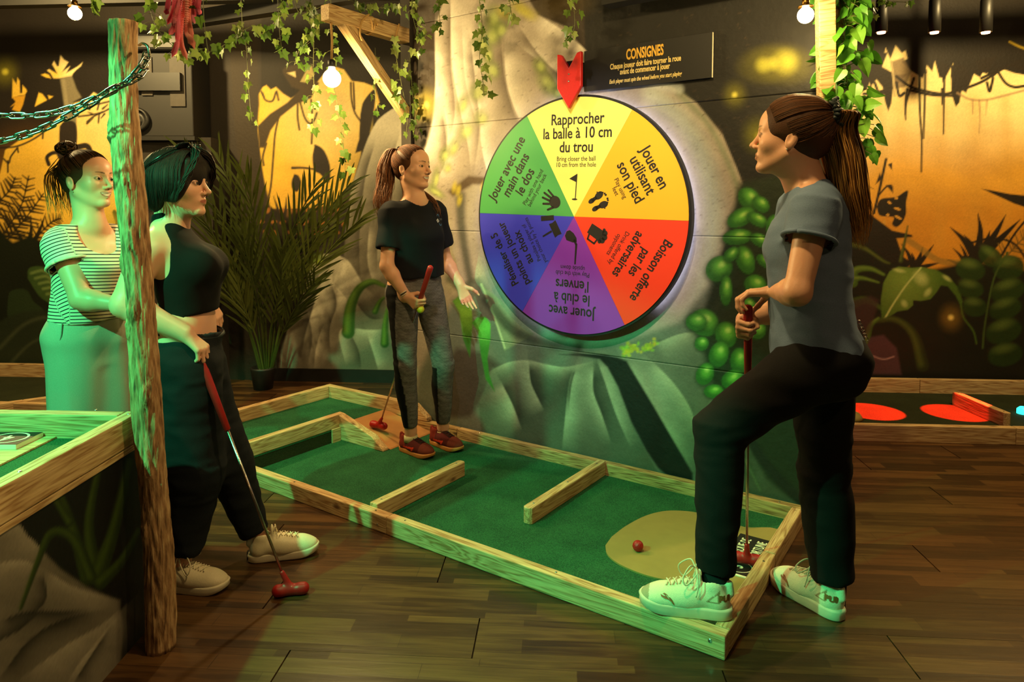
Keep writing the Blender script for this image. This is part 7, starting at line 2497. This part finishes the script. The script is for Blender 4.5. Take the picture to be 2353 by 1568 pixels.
    for i in range(190):
        q = 1 if i % 2 else -1
        j = g.normal(0, 0.007, (5, 2))
        P = ((0.012, 0.056, 0.124), (0.044, 0.082, 0.094), (0.074, 0.076, 0.040), (0.092, 0.050, -0.015), (0.084, 0.026, -0.058))
        lk.add([T(q * (a + j[n_, 0] * 0.4), b + j[n_, 0] + 0.004 * (n_ < 3), c_ + j[n_, 1]) for n_, (a, b, c_) in enumerate(P)], 0.0019 * g.uniform(0.7, 1.5), np.clip(np.array((32, 24, 20)) * (1 + 0.3 * g.normal()), 6, 90), None, 4)
    for i in range(70):
        z0 = g.uniform(-0.02, 0.09)
        x0 = g.uniform(-0.075, 0.075)
        pts = [T(x0, -0.085 - 0.01 * math.cos(x0 * 20), z0), T(x0 * 1.05, -0.112, z0 - 0.05), T(x0 * 1.0, -0.096, -0.095 + g.normal(0, 0.008))]
        lk.add(pts, 0.0028, np.clip(np.array((28, 22, 19)) * (1 + 0.3 * g.normal()), 6, 80), None, 4)
    lk.build('hair_locks', p, base)
    # sunglasses pushed up on the head
    gl = empty('sunglasses', (0, 0, 0))
    gl.parent = p
    for q in (-1, 1):
        cc = T(q * 0.036, 0.040, 0.128)
        m = Solid().ell(cc, np.array([0.033, 0.024, 0.006]) * hs, R @ np.array([[1, 0, 0], [0, 0.85, -0.5], [0, 0.5, 0.85]]), 0.01)
        ax = m.grid(0.0035)
        v, f2 = skin(m.field(ax), ax)
        mesh_obj('lens', v - base, f2, plain('dark_lens', rgb(14, 14, 16), 0.08, spec=0.8, noise=0), gl, True)
        v, f2 = tube_geo(spline([T(q * 0.066, 0.036, 0.118), T(q * 0.086, -0.01, 0.090), T(q * 0.092, -0.06, 0.056), T(q * 0.088, -0.085, 0.030)], 5), 0.0032, 6)
        mesh_obj('temple', np.array(v) - base, f2, plain('dark_frame', rgb(20, 18, 18), 0.15, noise=0), gl, True)
    v, f2 = tube_geo(spline([T(-0.008, 0.042, 0.134), T(0, 0.046, 0.137), T(0.008, 0.042, 0.134)], 4), 0.003, 6)
    mesh_obj('bridge', np.array(v) - base, f2, M_BLACK, gl, True)
    # two hair ties on the wrist
    fa = nrm(J['elR'] - J['wrR'])
    sa = perp((0, 0, 1), fa)
    sb_ = np.cross(fa, sa)
    for d_, r_ in ((0.010, 0.0275), (0.066, 0.0325)):
        v, f2 = tube_geo([J['wrR'] + fa * (d_ + 0.006 * math.sin(a)) + r_ * (math.cos(a) * sa + math.sin(a) * sb_) for a in np.linspace(0, 2 * PI, 24)], 0.0034, 7)
        mesh_obj('hair_tie', np.array(v) - base, f2, M_BLACK, p, True)
    # sneakers
    def acc(V, col):
        col[V[:, 0] < 0.018] = lin((196, 206, 186))
        return col
    def mark(e, k, V):
        for sg in (1, -1):
            t = text_mesh('lettering', 'PUMA', 0.010, plain('grey_print', rgb(120, 116, 96), 0.6, noise=0), e, (0, 0, 0), 1.0, 0.0004)
            X = V3(sg, 0, 0.1)
            frame(t, nrm(X), perp((0, 0, 1), X), np.cross(nrm(X), perp((0, 0, 1), X)), V3(0.135, -sg * 0.0425, 0.052) * k)
    shoe(p, base, at_z(572, 1290, 0), at_z(712, 1272, 0), 0.0005, 0, (224, 214, 178), acc, M_SHOE, 'shoe', None, 0.262, None, None, 0.03, False, mark, pitch=0.02)
    shoe(p, base, V3(-1.27, 2.375, 0), V3(-1.02, 2.355, 0), 0.0005, 0, (214, 200, 168), acc, M_SHOE, 'shoe', None, 0.262, None, None, 0.03, True, mark)
    for an in ('anL', 'anR'):
        v, f2 = tube_geo([J[an] + V3(0, 0, q) for q in (-0.085, -0.062, -0.048)], [0.038, 0.038, 0.0375], 18)
        mesh_obj('sock', np.array(v) - base, f2, M_SOCK, p, True)
    putter(gt, gb, (1.0, 0.22), 'red putter planted on the floor by the woman in the halter top')

# ---------------------------------------------------------------- S: the woman in the striped top on the left
def person_stripes():
    base = V3(-1.82, 2.92, 0)
    p = put_person('woman with a hair bun and a striped top behind the raised lane', base)
    J = dict(neck=at_y(206, 520, 2.93), shR=at_y(143, 566, 2.82), shL=at_y(268, 560, 3.04), elR=at_y(186, 688, 2.77), elL=at_y(292, 664, 3.06), wrR=at_y(276, 700, 2.78), wrL=at_y(318, 716, 2.92),
             pel=at_y(208, 752, 2.94), hipR=at_y(172, 785, 2.88), hipL=at_y(244, 785, 3.0), knR=at_y(176, 990, 2.86), knL=at_y(252, 990, 2.98), anR=at_y(180, 1200, 2.90), anL=at_y(256, 1200, 3.02))
    hc = at_y(203, 414, 2.92)
    R = basis((0.972, -0.235, 0.03))
    hs = 1.06
    hn = [(0.4, 0.6, 0.4), (0.45, 0.6, 0.4), (0.5, 0.6, 0.4), (0.55, 0.6, 0.4)]
    th = [(0.6, 0.6, 0.5), (0.8, 0.2, 0.5), (0.8, 0.0, 0.6)]
    hands = [(J['wrR'], V3(0.9, -0.1, -0.15), V3(-0.1, 0.6, -0.8), True, hn, th, 0.95), (J['wrL'], V3(0.8, -0.3, -0.3), V3(-0.3, -0.2, -0.9), False, hn, th, 0.95)]
    V, F, col, T = body(J, 0.99, (hc, R, hs), 0.9, hands, 1.12, SKIN0)
    emit_mesh('body', V, F, M_SKIN, p, col, base)
    add_eyes(p, T, R, hs, base)
    up, left, fwd = torso_frame(J)
    S = Solid()
    tee = ((0.08, 0.166, 0.116, 0.0), (0.20, 0.164, 0.116, 0.004), (0.34, 0.158, 0.116, 0.010), (0.48, 0.158, 0.124, 0.014), (0.62, 0.160, 0.134, 0.018), (0.75, 0.162, 0.116, 0.006), (0.87, 0.160, 0.090, -0.010), (0.96, 0.14, 0.070, -0.014), (1.0, 0.12, 0.06, -0.012))
    cs, ab, l_, f_ = torso_rings(J, tee)
    S.loft(cs, ab, l_, f_, 0.03)
    top = J['pel'] + (J['neck'] - J['pel']) * 0.93
    ends = [(cs, ab, l_, f_, 0)]
    for sh, el in (('shR', 'elR'), ('shL', 'elL')):
        S.cap(top, J[sh], 0.054, 0.060, 0.035)
        e = sleeve(S, J, sh, el, 0.38, 0.066, 0.078, 0.03)
        ends.append(e + (1,))
    S.ell(J['neck'] + up * 0.020 + fwd * 0.090, np.array([0.105, 0.085, 0.135]), np.array([left, fwd, up]).T, 0.008, True)
    S.ell(J['neck'] + up * 0.055 - fwd * 0.015, np.array([0.100, 0.085, 0.062]), np.array([left, fwd, up]).T, 0.008, True)
    h = 0.0060
    ax = S.grid(h)
    D = S.field(ax)
    wrinkle(D, ax, 0.006, 12, 51, (1, 1, 1))
    V, F = skin(D, ax)
    bad = np.zeros(len(V), bool)
    for e in ends: bad |= end_mask(V, *e[:4], e[4], h * 1.7, 0.97)
    V, F, _ = drop_faces(V, F, bad)
    V = relax(V, F, 1)
    A = nrm(cs[-1] - cs[0])
    sv = (V - cs[0]) @ A + 0.10 * ((V - cs[0]) @ left) * 0.6
    for e in ends[1:]:
        d = nrm(e[0][-1] - e[0][0])
        t = (V - e[0][0]) @ d
        rad = np.linalg.norm((V - e[0][0]) - t[:, None] * d, axis=1)
        out = (V - top) @ (left if e is ends[2] else -left)
        m = (out > 0.135) & (rad < 0.11)
        sv[m] = (t + 0.004)[m]
    nt = NT('striped_jersey')
    P_(nt, rough=0.85, spec=0.2)
    at = nt.n('ShaderNodeAttribute', attribute_name='stripe')
    ml = nt.n('ShaderNodeMath', operation='MULTIPLY'); ml.inputs[1].default_value = 70.0
    nt.l(at.outputs['Fac'], ml.inputs[0])
    fr = nt.n('ShaderNodeMath', operation='FRACT')
    nt.l(ml.outputs[0], fr.inputs[0])
    rm = nt.ramp(fr.outputs[0], [(0.0, rgb(30, 30, 40)), (0.22, rgb(30, 30, 40)), (0.30, rgb(226, 218, 192)), (0.94, rgb(226, 218, 192)), (1.0, rgb(30, 30, 40))])
    nt.l(rm, nt.b.inputs['Base Color'])
    o = mesh_obj('striped_top', V - base, F, nt.m, p, True, attrs={'stripe': sv})
    sd = o.modifiers.new('hem', 'SOLIDIFY'); sd.thickness = 0.003; sd.offset = -1
    for e in ends[1:]:
        d = nrm(e[0][-1] - e[0][0])
        v, f2 = tube_geo([e[0][-1] - d * 0.008 + (e[1][-1][0] + 0.001) * (math.cos(a) * e[2] + math.sin(a) * e[3]) for a in np.linspace(0, 2 * PI, 40)], 0.007, 8)
        mesh_obj('sleeve_cuff', np.array(v) - base, f2, plain('cream_jersey', rgb(222, 214, 188), 0.85), p, True)
    # trousers
    S = Solid()
    tr = ((-0.22, 0.12, 0.105, -0.020), (-0.08, 0.176, 0.128, -0.020), (0.04, 0.170, 0.120, -0.010), (0.15, 0.150, 0.104, 0.0))
    cs, ab, l_, f_ = torso_rings(J, tr)
    S.loft(cs, ab, l_, f_, 0.05)
    for q in (-1, 1):
        S.ell(J['pel'] - up * 0.06 + left * q * 0.068 - fwd * 0.050, (0.094, 0.094, 0.100), None, 0.04)
    ends = []
    for hp, kn, an, r in (('hipL', 'knL', 'anL', (0.112, 0.098, 0.098, 0.10, 0.105)), ('hipR', 'knR', 'anR', (0.112, 0.100, 0.100, 0.102, 0.105))):
        e = leg_cloth(S, J[hp], J[kn], J[an], r, 0.05, -0.03)
        ends.append(e + (1,))
    ax = S.grid(0.008)
    D = S.field(ax)
    wrinkle(D, ax, 0.008, 14, 61, (1, 1, 0.35))
    V, F = skin(D, ax)
    bad = np.zeros(len(V), bool)
    for e in ends: bad |= end_mask(V, *e[:4], e[4], 0.012, 0.97)
    V, F, _ = drop_faces(V, F, bad)
    emit_mesh('trousers', relax(V, F, 1), F, M_CLOTH, p, np.tile(lin((168, 170, 150)), (len(V), 1)), base)
    v, f2 = tube_geo(spline([at_y(143, 742, 2.78), at_y(140, 775, 2.765), at_y(128, 806, 2.77), at_y(122, 816, 2.79)], 5), 0.0022, 5)
    mesh_obj('pocket_seam', np.array(v) - base, f2, plain('seam_thread', rgb(120, 122, 106), 0.9), p, True)
    # hair with a bun and loose strands
    V, F, c = hair_cap(T, R, hs, 0.008, col=(60, 42, 26))
    emit_mesh('hair', V, F, M_HAIR, p, c, base)
    lk = Locks()
    tie = (0.0, -0.078, 0.104)
    combed(lk, T, hs, tie, 200, (72, 50, 30), 0.24, 16)
    g = np.random.default_rng(33)
    bc = T(0.0, -0.090, 0.132)
    for i in range(90):
        a0, tl = g.uniform(0, 2 * PI), g.uniform(-0.9, 0.9)
        rr = g.uniform(0.022, 0.040)
        ax1 = nrm(g.normal(size=3)); ax2 = perp(g.normal(size=3), ax1)
        pts = [bc + R @ (V3(0, -0.006, 0.0) + (ax1 * math.cos(a0 + t) + ax2 * math.sin(a0 + t)) * rr * V3(1.1, 1.1, 0.8)) for t in np.linspace(0, 3.4, 8)]
        lk.add(pts, 0.0034, np.clip(np.array((78, 54, 32)) * (1 + 0.3 * g.normal()), 8, 200), None, 4)
    for i in range(46):
        x0 = g.uniform(-0.03, 0.085)
        pts = [T(x0 * 0.6, -0.088, 0.075 + g.normal(0, 0.015)), T(x0, -0.118 - 0.01 * g.random(), 0.02), T(x0 * 1.05, -0.118 + g.normal(0, 0.006), -0.05), T(x0 + g.normal(0, 0.012), -0.105 + g.normal(0, 0.01), -0.115 - 0.05 * g.random())]
        lk.add(pts, 0.0022, np.clip(np.array((76, 52, 32)) * (1 + 0.3 * g.normal()), 8, 200), (150, 110, 60), 4)
    lk.build('hair_bun', p, base)
    ea = MB().lathe([(0.001, -0.003), (0.0036, 0), (0.001, 0.003)], 10).build('earring', M_STEEL, p, True)
    ea.location = tuple(T(0.082, -0.006, -0.043) - base)
    for an in ('anR', 'anL'):
        a = J[an]
        shoe(p, base, a[:2] - fwd[:2] * 0.05, a[:2] + fwd[:2] * 0.2, 0.0005, 0, (210, 204, 186), None, M_SHOE, 'shoe', None, 0.25, None, None, 0.026, False)

person_centre()
person_right()
person_log()
person_stripes()

# ================================================================ plants
def leaf_mat(name, cols, rough=0.38):
    nt = NT(name)
    P_(nt, rough=rough, spec=0.45)
    oi = nt.n('ShaderNodeObjectInfo')
    tc = nt.n('ShaderNodeTexCoord')
    nz = nt.n('ShaderNodeTexNoise', Scale=30.0, Detail=2.0)
    nt.l(tc.outputs['Object'], nz.inputs['Vector'])
    ad = nt.n('ShaderNodeMath', operation='MULTIPLY_ADD')
    ad.inputs[1].default_value = 0.35
    nt.l(nz.outputs[0], ad.inputs[0])
    sc = nt.n('ShaderNodeMath', operation='MULTIPLY')
    sc.inputs[1].default_value = 0.75
    nt.l(oi.outputs['Random'], sc.inputs[0])
    nt.l(sc.outputs[0], ad.inputs[2])
    k = len(cols)
    nt.l(nt.ramp(ad.outputs[0], [(i / max(1, k - 1), c) for i, c in enumerate(cols)]), nt.b.inputs['Base Color'])
    tr = nt.n('ShaderNodeBsdfTranslucent')
    nt.l(nt.b.inputs['Base Color'].links[0].from_socket, tr.inputs['Color'])
    mx = nt.n('ShaderNodeMixShader')
    mx.inputs[0].default_value = 0.35
    nt.l(nt.b.outputs[0], mx.inputs[1])
    nt.l(tr.outputs[0], mx.inputs[2])
    nt.l(mx.outputs[0], nt.t.nodes['Material Output'].inputs[0])
    return nt.m
M_IVY = leaf_mat('ivy_leaf', [rgb(46, 74, 26), rgb(78, 108, 40), rgb(116, 140, 62), rgb(150, 160, 92)])
M_POTHOS = leaf_mat('pothos_leaf', [rgb(54, 116, 30), rgb(88, 156, 44), rgb(130, 188, 64)])
M_VINE = plain('vine_stem', rgb(88, 92, 44), 0.6, noise=0.15)
M_PALM = leaf_mat('palm_leaf', [rgb(52, 62, 24), rgb(72, 82, 30), rgb(92, 98, 40)], 0.5)
M_PINK = leaf_mat('pink_tassel', [rgb(226, 112, 158), rgb(244, 150, 176), rgb(230, 168, 140)], 0.6)

def leaf_mesh(name, outline, mat, fold=0.18, curl=0.12):
    pts = [(x, y) for x, y in outline]
    full = pts + [(-x, y) for x, y in pts[-2:0:-1]]
    v = [(x, y, fold * abs(x) - curl * y * y) for x, y in full]
    mid = [(0, -0.3, -curl * 0.09), (0, -0.65, -curl * 0.42)]
    n = len(full)
    v += mid
    f = []
    for i in range(n):
        a, b = full[i], full[(i + 1) % n]
        c = n if (a[1] + b[1]) / 2 > -0.5 else n + 1
        f.append((i, (i + 1) % n, c))
    for i in range(n):
        a, b, c_ = full[i - 1], full[i], full[(i + 1) % n]
        if ((a[1] + b[1]) / 2 > -0.5) != ((b[1] + c_[1]) / 2 > -0.5):
            f.append((i, n, n + 1))
    me = bpy.data.meshes.new(name)
    me.from_pydata(v, [], f)
    me.materials.append(mat)
    return me
IVY = [leaf_mesh('leaf', [(0, 0), (0.14, 0.12), (0.40, 0.10), (0.34, -0.12), (0.52, -0.42), (0.24, -0.46), (0.15, -0.68), (0, -1.0)], M_IVY),
       leaf_mesh('leaf', [(0, 0), (0.18, 0.10), (0.44, -0.02), (0.36, -0.22), (0.46, -0.52), (0.20, -0.52), (0.10, -0.74), (0, -0.95)], M_IVY, 0.3, 0.2)]
POTH = [leaf_mesh('leaf', [(0, 0), (0.16, 0.10), (0.36, 0.02), (0.45, -0.22), (0.38, -0.50), (0.22, -0.76), (0, -1.05)], M_POTHOS, 0.25, 0.25),
        leaf_mesh('leaf', [(0, 0), (0.14, 0.08), (0.32, 0.0), (0.40, -0.22), (0.34, -0.50), (0.20, -0.78), (0, -1.0)], M_POTHOS, 0.4, 0.1)]
def leaf_at(parent, base, meshes, p, size, g, down, toward, spread=0.7):
    o = bpy.data.objects.new('leaf', meshes[int(g.integers(len(meshes)))])
    link(o, parent)
    dn = nrm(np.asarray(down) + g.normal(0, spread * 0.55, 3))
    nm = perp(np.asarray(toward) + g.normal(0, spread, 3), dn)
    Y = -dn
    X = np.cross(Y, nm)
    frame(o, X * size, Y * size, nm * size, np.asarray(p) - base)
    return o
def ivy(label, path, n, size=0.05, seed=0, group=None, cat='ivy', both=0.035, stem_r=0.0016, meshes=None, gap0=0.0, down=(0, 0, -1), bare=False):
    """path: (px, py, depth)"""
    g = np.random.default_rng(seed)
    meshes = meshes or IVY
    P = spline([at_y(*q) for q in path], 10)
    base = P[0].copy()
    e = empty('ivy_strand' if cat == 'ivy' else 'climbing_vine', base, label, cat, group)
    m = MB()
    m.tube(P - base, stem_r, 5)
    d = np.concatenate([[0], np.cumsum(np.linalg.norm(np.diff(P, axis=0), axis=1))])
    for i in range(n):
        s_ = d[-1] * (gap0 + (1 - gap0) * (i + g.uniform(0.1, 0.9)) / n)
        p = np.array([np.interp(s_, d, P[:, k]) for k in range(3)])
        a = g.uniform(0, 2 * PI)
        off = np.array([math.cos(a), 0.7 * math.sin(a), g.uniform(-0.5, 0.35)]) * both * g.uniform(0.4, 1.2)
        q = p + off
        m.tube([p - base, p + off * 0.6 + np.array([0, 0, 0.006]) - base, q - base], stem_r * 0.6, 4, False)
        leaf_at(e, base, meshes, q, size * g.uniform(0.65, 1.15), g, np.asarray(down) + off * 8, (-0.1, -1.0, 0.25))
    m.build('stem', M_VINE, e, True)
    return e
GI = 'ivy strands hanging from the ceiling'
IV = [
    ('leafy ivy strand ending in pale leaves left of the timber bracket', [(636, -40, 3.3), (640, 30, 3.3), (644, 90, 3.3), (652, 128, 3.3)], 15, 0.050, 0.030),
    ('long nearly bare ivy strand right of the pink tassels', [(466, -60, 2.9), (468, 30, 2.9), (474, 90, 2.9), (479, 122, 2.9)], 8, 0.055, 0.035),
    ('ivy garland swagging low behind the log and the pink tassels', [(338, -30, 3.5), (352, 45, 3.5), (382, 92, 3.5), (430, 122, 3.5), (478, 122, 3.5), (520, 100, 3.5), (555, 72, 3.5), (580, 60, 3.5)], 46, 0.056, 0.05),
    ('thin ivy strand dangling from the garland beside the dark pier', [(552, -40, 3.7), (558, 70, 3.7), (566, 110, 3.7), (570, 190, 3.7), (574, 240, 3.7), (580, 288, 3.7)], 17, 0.044, 0.026),
    ('ivy stretch looping up from the garland to the bright strand', [(580, 62, 3.6), (600, 78, 3.6), (630, 52, 3.5), (648, 20, 3.4)], 9, 0.048, 0.035),
    ('dense ivy strand just left of the pendant bulb', [(716, -30, 4.0), (721, 60, 4.0), (720, 150, 4.0), (722, 230, 4.0), (718, 300, 4.0)], 30, 0.052, 0.045),
    ('short ivy strand crossing behind the brackets rope', [(700, 10, 3.9), (730, 50, 3.9), (712, 90, 3.9), (690, 110, 3.9), (676, 150, 3.9)], 20, 0.052, 0.045),
    ('ivy strand hanging under the pendant bulb', [(760, -30, 4.1), (762, 80, 4.1), (770, 210, 4.1), (786, 300, 4.1), (794, 400, 4.1)], 34, 0.054, 0.040),
    ('sparse ivy strand hanging inside the bracket brace', [(862, 110, 4.0), (864, 160, 4.0), (862, 210, 4.0), (868, 262, 4.0)], 9, 0.048, 0.030),
    ('ivy strand with bright leaves below the bracket brace', [(902, 80, 4.05), (914, 150, 4.05), (926, 210, 4.05), (936, 260, 4.05), (934, 308, 4.05)], 15, 0.058, 0.036),
    ('dark ivy strand down the left edge of the wheel wall', [(942, 130, 4.12), (946, 190, 4.12), (952, 250, 4.12), (962, 320, 4.12)], 15, 0.050, 0.030),
    ('ivy strand in front of the bracket arm tip at the wall edge', [(946, -40, 3.8), (948, 30, 3.8), (960, 80, 3.8), (972, 122, 3.8)], 22, 0.052, 0.045),
    ('ivy strand along the top left of the pale rock', [(1004, -40, 3.8), (1008, 20, 3.8), (1014, 74, 3.8)], 10, 0.050, 0.035),
    ('ivy strand in the middle of the pale rock', [(1096, -40, 3.65), (1108, 60, 3.65), (1102, 130, 3.65), (1110, 190, 3.65), (1112, 222, 3.65)], 26, 0.052, 0.034),
    ('two-leaf ivy tip at the upper right of the pale rock', [(1168, -40, 3.5), (1172, 10, 3.5), (1178, 46, 3.5)], 8, 0.058, 0.030),
    ('ivy strand above the red arrow', [(1312, -40, 3.2), (1320, 30, 3.2), (1318, 70, 3.2), (1296, 100, 3.2)], 13, 0.050, 0.034),
    ('short ivy tuft along the top over the bracket arm', [(800, 0, 3.9), (840, 10, 3.9), (880, 18, 3.9), (920, 8, 3.9)], 18, 0.052, 0.042),
    ('short ivy sprig at the top between the left bulb and the log', [(210, -30, 3.3), (216, 10, 3.3), (226, 30, 3.3)], 6, 0.055, 0.035),
    ('ivy sprig at the top left corner of the bracket', [(672, -20, 4.0), (690, 30, 4.0), (742, 14, 4.0)], 12, 0.050, 0.04),
    ('thin ivy sprig right of the leaning timber', [(1960, -10, 2.95), (1990, 6, 2.95), (2006, 30, 2.95), (1998, 46, 2.95)], 9, 0.034, 0.022),
    ('thin ivy sprig trailing along the ceiling above the red spotlights', [(2006, -10, 3.3), (2030, 4, 3.3), (2060, 4, 3.3), (2098, 6, 3.3)], 6, 0.034, 0.02),
]
for i, (lab, path, n, size, both) in enumerate(IV):
    ivy(lab, path, n, size, 100 + i, GI, 'ivy', both)
# broad-leaved vine on the leaning timber
ivy('lush broad-leaved green vine hanging down the leaning timber', [(1925, -60, 2.86), (1938, 40, 2.84), (1942, 140, 2.84), (1950, 220, 2.84), (1958, 290, 2.84), (1970, 356, 2.84)], 165, 0.066, 77, None, 'vine', 0.085, 0.0025, POTH, 0.0, (0.1, 0, -1))

# pink amaranth tassels
g = np.random.default_rng(9)
tb = at_y(428, -30, 2.9)
te = empty('amaranth', tb, 'pink hanging tassel plant with beaded spikes over the front player', 'flower')
for i, (pts) in enumerate(([(415, -30), (412, 20), (404, 50)], [(422, -30), (420, 40), (418, 90), (412, 126)], [(430, -30), (424, 50), (424, 96), (432, 132)], [(436, -30), (432, 30), (436, 70), (440, 108)], [(442, -30), (440, 20), (442, 48)], [(426, -30), (416, 30), (414, 56), (406, 74)], [(448, -30), (446, 10), (448, 26)], [(432, -30), (430, 60), (434, 82), (436, 98)], [(410, -30), (404, 10), (402, 28)])):
    P = spline([at_y(428 + (x - 430) * 1.7 + g.uniform(-2, 2), y + 6, 2.9 + g.uniform(-0.03, 0.03)) for x, y in pts], 14)
    k = np.arange(len(P))
    P = np.array([[np.interp(t, k, P[:, j]) for j in range(3)] for t in np.linspace(0, len(P) - 1, 110)])
    R = np.where(np.arange(110) % 2 == 0, 0.0115, 0.0050) * np.clip((110 - np.arange(110)) / 14, 0.2, 1)
    v, f = tube_geo(P - tb, R, 7)
    mesh_obj('flower_tassel', v, f, M_PINK, te, False)

# potted palm against the back wall
pb_ = at_z(615, 886, 0.0)
pb_[1] = min(pb_[1], BW(pb_[0]) - 0.25)
pm = empty('potted_palm', pb_, 'tall areca palm in a small black pot by the left end of the rock mural', 'plant')
MB().lathe([(0.07, 0.0), (0.088, 0.14), (0.092, 0.15), (0.092, 0.165), (0.08, 0.165), (0.076, 0.13), (0.0, 0.13)], 24).build('pot', M_BLACK, pm, True)
MB().lathe([(0.077, 0.135), (0.04, 0.142), (0.0, 0.145)], 20).build('soil', plain('soil', rgb(30, 22, 16), 0.95, bump=0.5), pm, True)
FR = ([(606, 862), (588, 720), (548, 570), (480, 450), (425, 350)], [(610, 862), (600, 700), (572, 560), (534, 440), (498, 350)], [(614, 862), (608, 700), (598, 580), (580, 480), (562, 400)], [(620, 862), (640, 710), (684, 590), (740, 500), (806, 420)], [(622, 862), (652, 720), (706, 640), (770, 560), (832, 500)], [(616, 862), (632, 690), (652, 580), (690, 490), (728, 420)], [(604, 862), (574, 760), (528, 680), (478, 640)], [(622, 862), (648, 770), (690, 690), (724, 650)], [(608, 862), (590, 780), (560, 700), (536, 600)], [(616, 862), (622, 760), (644, 660), (646, 570)], [(600, 862), (560, 720), (500, 560), (452, 480)], [(618, 862), (660, 700), (720, 560), (790, 470)], [(611, 862), (600, 740), (580, 640), (556, 540)])
for i, fr in enumerate(FR):
    g = np.random.default_rng(200 + i)
    y0 = pb_[1]
    n = len(fr)
    dep = g.uniform(-0.55, -0.2)
    P = spline([at_y(x, y, y0 + dep * (k / (n - 1)) ** 1.5) for k, (x, y) in enumerate(fr)], 10)
    P[0] = pb_ + np.array([g.uniform(-0.03, 0.03), g.uniform(-0.03, 0.03), 0.13])
    m = MB()
    t = np.linspace(0, 1, len(P))
    m.tube(P - pb_, 0.008 * (1 - 0.8 * t) + 0.0012, 6)
    d = np.concatenate([[0], np.cumsum(np.linalg.norm(np.diff(P, axis=0), axis=1))])
    Lf = d[-1]
    K = 15
    for k in range(K):
        s_ = Lf * (0.36 + 0.63 * (k + 0.5) / K)
        p = np.array([np.interp(s_, d, P[:, j]) for j in range(3)])
        q = np.array([np.interp(min(s_ + 0.02, Lf), d, P[:, j]) for j in range(3)]) if s_ + 0.02 < Lf else p + (P[-1] - P[-2])
        T = nrm(q - p)
        for sg in (-1, 1):
            sdv = perp(np.array([sg, 0.25 * g.normal(), 0.1]), T)
            u = (k + 0.5) / K
            ln = 0.40 * (0.55 + 0.9 * u * (1 - u) * 2) * g.uniform(0.85, 1.15)
            dr = nrm(T * 0.80 + sdv * (0.50 - 0.2 * u) + np.array([0, 0, 0.30]) + g.normal(0, 0.06, 3))
            wv = perp(np.cross(dr, (0.2 * g.normal(), -1, 0.2)), dr) * 0.0095
            droop = np.array([0, -0.02, -0.05])
            pts = [(0.0, 0.35), (0.25, 1.0), (0.6, 0.9), (0.85, 0.5), (1.0, 0.0)]
            v, f = [], []
            for tt, w in pts:
                c = p + dr * ln * tt + droop * tt * tt - pb_
                v += [c - wv * w, c + wv * w]
            for j in range(4):
                f.append((2 * j, 2 * j + 1, 2 * j + 3, 2 * j + 2))
            m.add(v, f)
    m.build('frond', M_PALM, pm)
